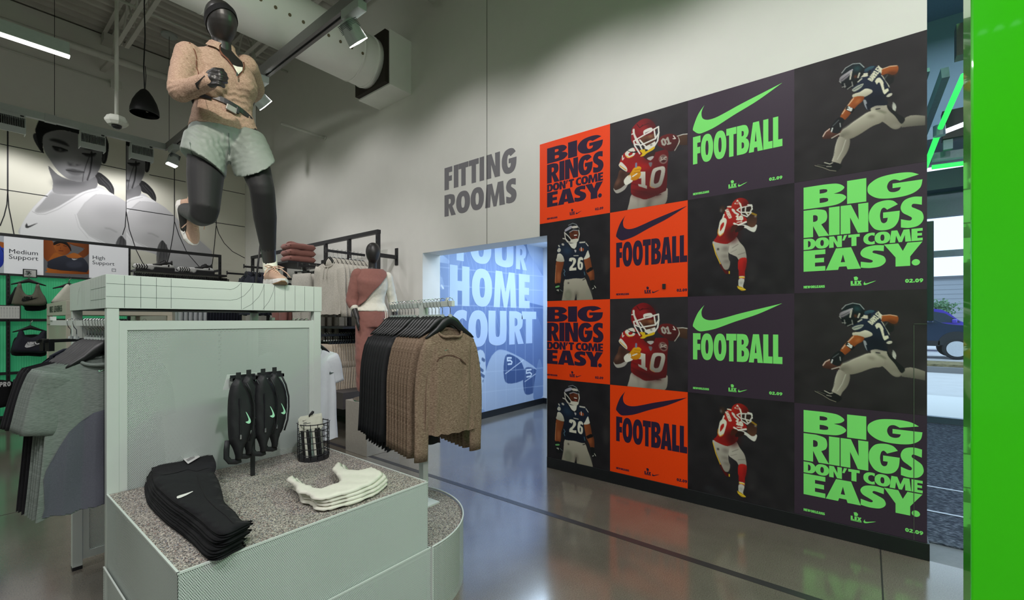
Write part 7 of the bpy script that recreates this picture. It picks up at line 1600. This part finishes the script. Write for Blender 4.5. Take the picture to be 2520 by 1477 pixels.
tors = [(316, .165, .12, 556), (285, .15, .11, 553), (262, .135, .10, 552), (235, .14, .105, 550), (208, .166, .118, 550), (185, .168, .115, 548), (163, .165, .095, 545), (146, .135, .08, 545), (132, .085, .06, 546), (118, .05, .052, 547)]
def torso(mb, grow, rows=tors, y=BYc):
    mb.loft([((on_y(px, py, y).x, y - (.012 if 180 < py < 240 else 0), zz(py)), (hw + grow, 0, 0), (0, hd_ + grow, 0)) for py, hw, hd_, px in rows], 28, e=2.25)
B.loft([((on_y(556, 350, BYc).x, BYc, zz(360)), (.12, 0, 0), (0, .09, 0)), ((on_y(556, 335, BYc).x, BYc, zz(335)), (.165, 0, 0), (0, .118, 0)), ((on_y(556, 316, BYc).x, BYc, zz(316)), (.165, 0, 0), (0, .12, 0))], 24); torso(B, 0)
T_(B, [nk + Vector((0, 0, -.03)), (nk + hd) / 2 + Vector((0, .01, -.0)), hd], [.052, .050, .055])
hM = Matrix.Rotation(-.16, 3, 'Y') @ Matrix.Rotation(.22, 3, 'X')
ell(B, hd + Vector((0, .005, .01)), .078, .10, .118, hM, 28, .16)
T_(B, [sR, eR, wR], [.056, .044, .030]); T_(B, [sL, eL, wL], [.056, .044, .03])
T_(B, [hR, kR, aR], [.096, .062, .038]); T_(B, [hL, kL, kL.lerp(aL, .35), aL], [.096, .062, .058, .036])
# right hand: palm and five curled fingers
pR = on_y(524, 194, 2.655); pd = (pR - wR).normalized()
ell(B, wR.lerp(pR, .72), .034, .022, .042, Matrix.Rotation(.25, 3, 'Y'))
T_(B, [wR, pR], [.028, .026], 10)
for i, (dy, l) in enumerate(((0, .95), (1, 1.05), (2, 1.0), (3, .82))):
    y0 = 179 + i * 9.5
    k0 = on_y(521, y0, 2.655); k1 = on_y(521 + 21 * l, y0 - 3.5 + i * .9, 2.62); k2 = on_y(521 + 36 * l, y0 + 3 + i * .6, 2.645); k3 = on_y(521 + 34 * l, y0 + 6, 2.675)
    T_(B, [k0, k1, k2, k3], [.0112, .0105, .0098, .0078], 8)
T_(B, [on_y(514, 180, 2.67), on_y(528, 171, 2.64), on_y(548, 172, 2.64)], [.013, .0115, .009], 8)
ell(B, wL + Vector((.01, -.06, -.02)), .03, .05, .04)
# feet inside the shoes
T_(B, [aL, aL + Vector((.004, -.035, -.065))], [.038, .03]); T_(B, [aR, aR + Vector((.01, .0, -.12))], [.04, .034])
body('figure', B, m_man, r1, .0046, 4)
# tights, shorts, top
M_ = MB(); T_(M_, [hR.lerp(kR, .12), hR.lerp(kR, .5), kR, aR.lerp(kR, .06)], [.092, .090, .068, .044]); T_(M_, [hL.lerp(kL, .15), hL.lerp(kL, .5), kL, kL.lerp(aL, .36), kL.lerp(aL, .80)], [.088, .086, .067, .064, .043]); 
tg = body('tights', M_, m_tight, r1, .008, 6)
M_ = MB()
M_.loft([((on_y(555, py, BYc).x, BYc, zz(py)), (hw, 0, 0), (0, hh, 0)) for py, hw, hh in ((300, .168, .122), (318, .178, .132), (335, .190, .140), (352, .195, .142), (372, .175, .13), (388, .11, .09))], 28, e=2.3)
def leg_sh(secs): M_.loft([(c, a, b) for c, a, b in secs], 28)
hc = on_y(500, 404, 2.955); leg_sh([(hR + Vector((0, 0, .03)), Vector((.105, 0, 0)), Vector((0, .12, 0))), (hR.lerp(hc, .5), Vector((.112, 0, -.03)), Vector((0, .125, .0))), (hc, Vector((.108, 0, -.062)), Vector((0, .128, .02)))])
hc = on_y(628, 414, 2.84); leg_sh([(hL + Vector((0, 0, .03)), Vector((.10, 0, 0)), Vector((0, .12, 0))), (hL.lerp(hc, .5), Vector((.108, 0, .035)), Vector((0, .145, .02))), (hc, Vector((.098, 0, .08)), Vector((0, .15, .04)))])
sh = body('shorts', M_, m_short, r1, .0085, 4, .005, .06)
M_ = MB(); torso(M_, .013, [(325, .176, .128, 556), (316, .172, .125, 556)] + tors[1:-1] + [(122, .058, .058, 546), (108, .056, .06, 545)])
T_(M_, [sR + Vector((.01, 0, -.0)), sR.lerp(eR, .5), eR, eR.lerp(wR, .55), wR.lerp(pR, .42)], [.070, .063, .056, .048, .041]); T_(M_, [sL, eL, wL], [.070, .058, .046]); ell(M_, on_y(522, 208, 2.925), .082, .070, .075); ell(M_, on_y(594, 213, 2.935), .080, .070, .075)
tp = body('half_zip_top', M_, m_brown2, r1, .0075, 5, .006, .05)
F_ = lambda x, y, yy: tuple(on_y(400 + x / 4.475, y / 4.475, yy))
creases(tp, [(F_(560, 1080, 2.88), .10, (.35, 0, 1), .034, .0042), (F_(900, 1120, 2.9), .09, (-.3, 0, 1), .032, .0038), (F_(480, 1300, 2.9), .10, (.3, 0, 1), .036, .0042), (F_(880, 1320, 2.9), .10, (-.5, 0, 1), .038, .0038),
    (F_(290, 640, 2.92), .075, (.8, 0, .8), .030, .0045), (F_(340, 780, 2.9), .06, (.5, 0, 1), .028, .004), (F_(130, 960, 2.88), .05, (.5, 0, 1), .03, .004), (F_(930, 950, 2.93), .08, (-.7, 0, .9), .036, .0034), (F_(620, 960, 2.9), .07, (.15, 0, 1), .03, .003), (F_(330, 1050, 2.8), .05, (1, 0, .3), .03, .003)])
G_ = lambda x, y, yy: tuple(on_y(380 + x / 3.357, 280 + y / 3.357, yy))
creases(sh, [(G_(600, 260, 2.88), .11, (.9, 0, .6), .036, .0045), (G_(420, 200, 2.9), .10, (.3, 0, 1), .045, .004), (G_(700, 330, 2.8), .09, (-.2, 0, 1), .034, .0045), (G_(330, 380, 2.85), .09, (.4, 0, 1), .05, .003), (G_(840, 250, 2.85), .09, (-.5, 0, .9), .044, .004)])
bpy.context.view_layer.update()
C3 = (400, 0, 4.475)
def dz(*pl): return [zdl(p, *C3) for p in pl]
decal(tp, dz([(640, 486), (700, 500), (752, 560), (800, 620), (872, 690), (880, 730), (866, 790), (830, 838), (800, 790), (760, 725), (690, 640), (640, 590), (626, 540)]), m_man, 'open_neck', .006, 3)
decal(tp, dz([(765, 726), (815, 745), (873, 752), (870, 785), (832, 832), (805, 795)]), m_wht_cloth, 'undershirt', .009, 3)
decal(tp, dz([(655, 484), (640, 500), (634, 560), (660, 600), (720, 655), (770, 730), (812, 800), (832, 850), (870, 800), (888, 735), (876, 690), (892, 690), (900, 740), (882, 800), (832, 868), (800, 800), (755, 730), (700, 660), (640, 605), (618, 560), (625, 500), (640, 482)]), m_collar, 'zip_trim', .007, 3)
decal(tp, dz([(482, 512), (535, 432), (648, 486), (622, 520), (618, 565), (580, 540)]), m_brown2, 'stand_collar', .012, 3)
decal(tp, dz([(285, 462), (300, 470), (360, 560), (380, 640), (378, 730), (368, 730), (368, 640), (348, 565), (292, 474)], [(375, 735), (392, 780), (405, 860), (398, 862), (384, 785), (366, 740)]), m_collar, 'seam', .0025, 3)
decal(tp, dz([(362, 920), (400, 890), (470, 830), (472, 838), (415, 900), (392, 950), (408, 980), (395, 985), (378, 960)]), m_man, 'thumb_slit', .003, 3)
obj('zip_pull', MB().box(*[v for p in (on_y(400 + 818 / 4.475, 820 / 4.475, 2.845),) for v in (p.x - .004, p.x + .004, p.y - .004, p.y, p.z - .01, p.z + .01)]), m_chrome, r1)
decal(sh, [zdl([(880, 383), (890, 398), (940, 425), (938, 418), (905, 402), (887, 384)], 380, 280, 3.357)], m_inkw, 'mark', .002, 3) if False else None
decal(tg, [zdl([(872, 395), (880, 382), (890, 396), (915, 408), (942, 426), (895, 412), (874, 404)], 380, 280, 3.357)], m_inkw, 'swoosh', .003, 2.5)
decal(sh, [zdl([(610, 160), (617, 160), (628, 300), (620, 350), (612, 300)], 380, 280, 3.357), zdl([(292, 240), (300, 236), (312, 320), (350, 400), (460, 455), (456, 461), (340, 408), (302, 325)], 380, 280, 3.357)], mat('short_seam', sr(76, 92, 84), .7), 'seam', .003, 3)
# belt with buckle and pouch
def belt(mb, h, off, a0=0, a1=2 * PI):
    rs = []; 
    for t in np.linspace(a0, a1, 49)[:-1] if a1 - a0 > 6 else np.linspace(a0, a1, 20):
        x = (.150 + off) * math.cos(t); y = (.116 + off) * math.sin(t); zc = zz(268) - .27 * x + .02 * (y < 0) * 0
        c = Vector((on_y(552, 268, BYc).x + x, BYc + y, zc)); o_ = Vector((math.cos(t), math.sin(t), 0)) * .004; u = Vector((0, 0, h))
        rs.append([c - u, c - u + o_, c + u + o_, c + u])
    mb.rings(rs, True, a1 - a0 > 6); return mb
bl_ = obj('running_belt', belt(MB(), .015, .006), m_black, r1)
q = on_y(570, 268, 2.885); obj('buckle', MB().obox(q, (.028, 0, -.007), (0, .005, 0), (.004, 0, .017)), mat('buckle_grey', sr(150, 148, 144), .4, .3), bl_, bevel=.003)
q = on_y(585, 272, 2.885); obj('buckle_clip', MB().obox(q, (.009, 0, -.002), (0, .007, 0), (.003, 0, .019)), m_black, bl_, bevel=.003)
M_ = MB(); belt(M_, .028, .010, 2.6, 4.05); obj('pouch', M_, m_black, bl_, smooth=True)
# headband
rs = []
for t in np.linspace(0, 2 * PI, 49)[:-1]:
    ring = []
    for lat in (.40, .70):
        f = math.cos(t + PI / 2); l = lat + .08 * f - 1.0 * (1 - f) / 2 
        z = math.sin(l); q = math.cos(l) * (1 + .16 * z)
        for k in (1.0, 1.045): ring.append(hd + Vector((0, .005, .01)) + hM @ Vector((.078 * q * math.cos(t) * k, .10 * q * math.sin(t) * k, .118 * z * k)))
    rs.append([ring[0], ring[1], ring[3], ring[2]])
hb = obj('headband', MB().rings(rs, False, True), m_blk_cloth, r1, smooth=False)
bpy.context.view_layer.update()
decal(hb, dz([(685, 100), (692, 99), (700, 112), (730, 126), (770, 138), (735, 136), (695, 124)]), m_inkw, 'swoosh', .003, 2)
# shoes
def shoe(name, heel, toe, up, parent, L=.27):
    X = (Vector(toe) - Vector(heel)).normalized(); Z = Vector(up); Z = (Z - X * Z.dot(X)).normalized(); Yv = Z.cross(X)
    fn = lambda x, y, z: Vector(heel) + X * x + Yv * y + Z * z
    st = [(0, .020), (.03, .032), (.09, .034), (.14, .036), (.19, .044), (.235, .042), (.262, .028), (.275, .012)]
    so = MB(); so.rings([[fn(x, w * c, z) for c, z in ((-1, h0), (-1.06, h0 + .014), (-1, hh), (1, hh), (1.06, h0 + .014), (1, h0))] for (x, w), hh, h0 in zip(st, (.040, .040, .037, .034, .031, .031, .034, .036), (.008, .002, 0, 0, 0, .005, .013, .022))])
    u = thing_part(name, parent)
    o = obj('midsole', so, m_foam, u, smooth=False, bevel=.004)
    tr_ = MB(); tr_.rings([[fn(x, w * .95 * c, z) for c, z in ((-1, h0 - .004), (-1, h0 + .002), (1, h0 + .002), (1, h0 - .004))] for (x, w), h0 in zip(st[3:], (0, 0, .005, .013, .022))]); obj('outsole', tr_, m_gum, u)
    up_ = MB(); rs = []
    for x, w, h in ((.004, .022, .092), (.03, .031, .104), (.065, .034, .108), (.10, .034, .102), (.135, .036, .090), (.17, .040, .076), (.205, .042, .064), (.238, .038, .054), (.260, .026, .046), (.270, .012, .040)):
        rs.append([fn(x, w * math.cos(a), .030 + (h - .030) * max(0, math.sin(a)) ** .8 if math.sin(a) > 0 else .030) for a in np.linspace(0, 2 * PI, 20, endpoint=False)])
    up_.rings(rs); obj('upper', up_, m_shoe, u, smooth=True)
    co = MB(); co.tube([fn(.035 + .040 * math.cos(a), .026 * math.sin(a), .108 + .006 * math.cos(a)) for a in np.linspace(0, 2 * PI, 20, endpoint=False)], .009, 8, closed=True); obj('ankle_collar', co, m_shoe, u, smooth=True)
    la = MB()
    for i in range(5):
        x = .105 + i * .022; z = .104 - i * .010
        la.tube([fn(x, -.028, z - .018), fn(x + .008, 0, z + .006), fn(x + .016, .028, z - .022)], .0035, 6)
    for s in (-1, 1):
        la.tube([fn(.10, 0, .115), fn(.11, s * .03, .122), fn(.13, s * .055, .112), fn(.12, s * .03, .108), fn(.10, 0, .112)], .0032, 6)
        la.tube([fn(.10, 0, .114), fn(.13, s * .035, .105), fn(.16, s * .06, .078), fn(.18, s * .075, .05)], .0032, 6)
    obj('laces', la, m_lace, u, smooth=True); return u, fn
def thing_part(name, parent):
    e = bpy.data.objects.new(name, None); COL.objects.link(e); e.parent = parent; e.empty_display_size = .05; return e
heel = Vector((aL.x + .004, 2.992, HT + .0035)); toe = on_y(697, 704, 2.715); toe.z = HT - .0015
shoe('shoe', heel, toe, (0, .0, 1), r1)
hR_ = aR + Vector((-.022, .045, .055)); shoe('shoe', hR_, hR_ + Vector((.055, -.03, -.26)), (.42, -.9, .05), r1)
M_ = MB(); T_(M_, [aL + Vector((-.002, 0, .052)), aL + Vector((0, 0, .02)), aL + Vector((0, -.01, -.03))], [.0415, .041, .042]); so_ = obj('sock', M_, m_sock, r1, smooth=True)
bpy.context.view_layer.update()
decal(so_, [zdl([(910, 1240), (922, 1236), (934, 1218), (926, 1214), (934, 1212), (938, 1226), (926, 1242)], 380, 280, 3.357)], m_inkb, 'swoosh', .002, 2)
obj('support_rod', MB().tube([aL + Vector((-.04, .03, .16)), Vector((aL.x - .062, 3.0, HT))], .006, 8), m_black, r1, smooth=True)
tp_d = None
# ------------------------------------------------------------------ standing mannequin beside the wall rack (local: faces -y)
m2 = Vector((3.06, 4.50, .60)); s2 = 1.0
r2 = thing('standing_mannequin', 'black standing mannequin in cream top, rust trousers and draped rust sweater', 'mannequin', m2)
a2 = -.40; R2 = Matrix.Rotation(a2, 3, 'Z')
def L2(x, y, z): return m2 + R2 @ Vector((x, y, z))
def tor2(mb, rows, g=0.):
    mb.loft([(L2(x, y, z), R2 @ Vector((hw + g, 0, 0)), R2 @ Vector((0, hh + g, 0))) for z, hw, hh, x, y in rows], 28, e=2.2)
tr2 = [(.86, .150, .105, 0, .0), (.95, .165, .115, 0, 0), (1.02, .150, .105, 0, 0), (1.10, .120, .088, 0, 0), (1.17, .122, .092, 0, 0), (1.25, .145, .108, 0, -.008), (1.32, .155, .110, 0, -.012), (1.39, .158, .090, 0, 0), (1.44, .130, .07, 0, .005), (1.475, .075, .052, 0, .01), (1.50, .048, .05, 0, .01)]
B = MB(); tor2(B, tr2); T_(B, [L2(0, .012, 1.48), L2(0, .0, 1.60)], [.050, .048]); ell(B, L2(0, -.012, 1.675), .080, .10, .125, R2, 28, .14)
shR, shL = L2(-.165, 0, 1.405), L2(.165, 0, 1.405)
elR, waR = L2(-.225, .03, 1.12), L2(-.19, -.10, .93); elL, waL = L2(.245, .05, 1.13), L2(.27, -.02, .88)
T_(B, [shR, elR, waR], [.05, .038, .027]); T_(B, [shL, elL, waL], [.05, .038, .027])
for w_, s in ((waR, -1), (waL, 1)):
    hnd = w_ + R2 @ Vector((0, -.02, -.075)); ell(B, hnd.lerp(w_, .3), .017, .034, .05, R2)
    for i in range(4): T_(B, [hnd + R2 @ Vector((0, -.024 + i * .016, .02)), hnd + R2 @ Vector((0, -.03 + i * .017, -.035)), hnd + R2 @ Vector((-s * .012, -.03 + i * .015, -.075 + (.012 if i in (0, 3) else 0)))], [.0095, .0088, .0075], 8)
    T_(B, [w_ + R2 @ Vector((0, -.03, -.035)), w_ + R2 @ Vector((-s * .01, -.055, -.075)), w_ + R2 @ Vector((-s * .012, -.055, -.105))], [.011, .0095, .008], 8)
hp = [L2(-.085, 0, .90), L2(.085, 0, .90)]; kn = [L2(-.10, -.03, .48), L2(.11, .0, .48)]; an = [L2(-.105, .03, .09), L2(.13, .04, .09)]
for i in (0, 1):
    T_(B, [hp[i], kn[i], an[i]], [.085, .055, .036]); T_(B, [an[i], an[i] + R2 @ Vector((0, -.13, -.055))], [.036, .026])
body('figure', B, m_man, r2, .0085, 4)
M_ = MB(); tor2(M_, [(1.0, .168, .118, 0, 0)] + tr2[3:-2], .012); T_(M_, [shL, elL, elL.lerp(waL, .42)], [.062, .052, .047]); T_(M_, [shR, elR, elR.lerp(waR, .4)], [.062, .052, .047])
c_ = body('cream_top', M_, m_wht_cloth, r2, .009, 4, .012, .05)
M_ = MB(); tor2(M_, [(1.055, .142, .108, 0, 0), (.98, .172, .125, 0, 0), (.90, .185, .135, 0, 0), (.82, .18, .13, 0, 0)])
for i in (0, 1): T_(M_, [hp[i], hp[i].lerp(kn[i], .5), kn[i], kn[i].lerp(an[i], .9)], [.105, .105, .10, .075])
tr_ = body('trousers', M_, m_rust, r2, .010, 4, .014, .09)
# the sweater lies over one shoulder and runs across the chest
mb = MB(); nn = 56; NR = 16
def half(z):
    for (z0, a0, b0, _, y0), (z1, a1, b1, _, y1) in zip(tr2[:-1], tr2[1:]):
        if z0 <= z <= z1: t = (z - z0) / (z1 - z0); return a0 + (a1 - a0) * t, b0 + (b1 - b0) * t, y0 + (y1 - y0) * t
    return .06, .05, 0
zl_ = []
for j in range(nn):
    t = 2 * PI * j / nn; ct, st = math.cos(t), math.sin(t)
    zl_.append(min(1.462, 1.235 + .22 * ct + .03 + .03 * st))
    for i in range(NR):
        z = zl_[j] + (1.472 - zl_[j]) * i / (NR - 1); hw, hh, yy_ = half(z); g = .030 + .004 * math.sin(z * 45 + 3 * ct)
        mb.v.append(tuple(L2((hw + g) * math.copysign(abs(ct) ** .92, ct), yy_ + (hh + g) * math.copysign(abs(st) ** .92, st), z + .012)))
for j in range(nn):
    k = (j + 1) % nn
    if zl_[j] > 1.455 and zl_[k] > 1.455: continue
    for i in range(NR - 1): mb.f.append((j * NR + i, k * NR + i, k * NR + i + 1, j * NR + i + 1))
sw_ = obj('draped_sweater', mb, m_rust, r2, smooth=True, fixn=False); so = sw_.modifiers.new('thick', 'SOLIDIFY'); so.thickness = .014; so.offset = 1; ss_ = sw_.modifiers.new('soft', 'SUBSURF'); ss_.levels = 1; ss_.render_levels = 1
M_ = MB(); T_(M_, [shR + Vector((0, 0, .01)), elR, elR.lerp(waR, .25)], [.078, .072, .06]); T_(M_, [shL + R2 @ Vector((-.05, .02, .05)), shL + R2 @ Vector((.02, .03, .025)), shL + R2 @ Vector((.062, .04, -.08))], [.03, .034, .028]); body('sweater_sleeve', M_, m_rust, r2, .010, 3, .012, .07)
M_ = MB()
for k, (dx, dz_) in enumerate(((.0, 0), (.018, .005))): M_.tube([L2(.105 + dx, -.115, 1.06), L2(.112 + dx, -.145, .98 + dz_), L2(.115 + dx, -.15, .90 + dz_), L2(.11 + dx, -.15, .86)], .005, 6)
for s in (-1, 1): M_.tube([L2(.118, -.152, .90), L2(.118 + s * .022, -.158, .915), L2(.118 + s * .03, -.155, .895), L2(.118, -.152, .897)], .005, 6)
obj('drawcord', M_, m_wht_cloth, r2, smooth=True)
bpy.context.view_layer.update()
C6 = (820, 560, 4.921)
decal(sw_, [zdl([(456, 488), (464, 482), (470, 487), (492, 470), (470, 494)], *C6)], m_inkb, 'swoosh', .003, 1.5)
decal(tr_, [zdl([(598, 1112), (606, 1102), (612, 1108), (640, 1098), (612, 1118)], *C6)], m_inkb, 'swoosh', .003, 1.5)
pb = thing('mannequin_plinth', 'grey plinth under the standing mannequin', 'plinth', (3.06, 4.50, 0))
obj('plinth_box', MB().box(2.84, 3.28, 4.29, 4.71, 0, .585), mat('plinth_grey', sr(150, 146, 138), .5), pb, bevel=.004); obj('base_plate', MB().lathe([(0, 0), (.22, 0), (.22, .012), (0, .012)], (3.06, 4.5, .585), 28), m_chrome, pb)
# ------------------------------------------------------------------ prints on the nearest garments
bpy.context.view_layer.update()
def kid(o, n): return [c for c in o.children if c.name.split('.')[0] == n][0]
def gdecal(o, part, pl, m, nm, off, step):
    """print on a garment: the mesh is shared, so the print gets its own object under the garment"""
    t = kid(o, part); M = Matrix.Translation(o.location) @ Matrix.Rotation(o.rotation_euler.z, 4, 'Z')
    bv = BVHTree.FromPolygons([M @ v.co for v in t.data.vertices], [tuple(p.vertices) for p in t.data.polygons]); mb = MB(); inv = M.inverted()
    for p in pl:
        P, F_, D = cdt(p, step); idx = {}
        for i, (x, y) in enumerate(P):
            d = ray(x, y).normalized(); h = bv.ray_cast(ORG, d)
            if h[0] is not None:
                nrm = h[1] if h[1].dot(d) < 0 else -h[1]; idx[i] = len(mb.v); mb.v.append(tuple(inv @ (h[0] - d * off * .5 + nrm * off)))
        mb.f += [tuple(idx[i] for i in f) for f in F_ if all(i in idx for i in f)]
    if mb.v: obj(nm, mb, m, o, smooth=True, local=True, fixn=False)
gdecal(bs_[0], 'torso', [zdl(swoosh((950, 522), 26, .15), 760, 680, 2.84)], mat('mark_teal', sr(96, 150, 122), .5), 'swoosh', .003, 1.2)
gdecal(bs_[0], 'torso', [zdl([(895, 592), (910, 568), (960, 550), (1010, 552), (1060, 575), (1100, 612), (1098, 618), (1056, 582), (1008, 559), (960, 557), (914, 575), (898, 600)], 760, 680, 2.84)], mat('seam_brown', sr(88, 62, 50), .9), 'yoke_seam', .002, 3)
gdecal(wt[0], 'torso', [zdl([(132, 532), (138, 515), (146, 512), (146, 522), (210, 515), (150, 540), (138, 543)], 780, 800, 4.478)], mat('mark_grey', sr(96, 110, 108), .5), 'swoosh', .003, 1.5)
gdecal(tees[0], 'torso', [zdl([(1162, 1432), (1168, 1405), (1180, 1398), (1185, 1425), (1320, 1378), (1190, 1436)], 100, 740, 8.205)], m_inkp, 'swoosh', .003, 1.5)
gdecal(tees[0], 'torso', [zdl([(555, 480), (490, 500), (420, 545), (360, 600), (310, 680), (240, 800), (225, 850), (232, 1000), (218, 1050), (400, 1060), (555, 1068)], 0, 780, 2.119)], m_mesh, 'mesh_panel', .003, 4)
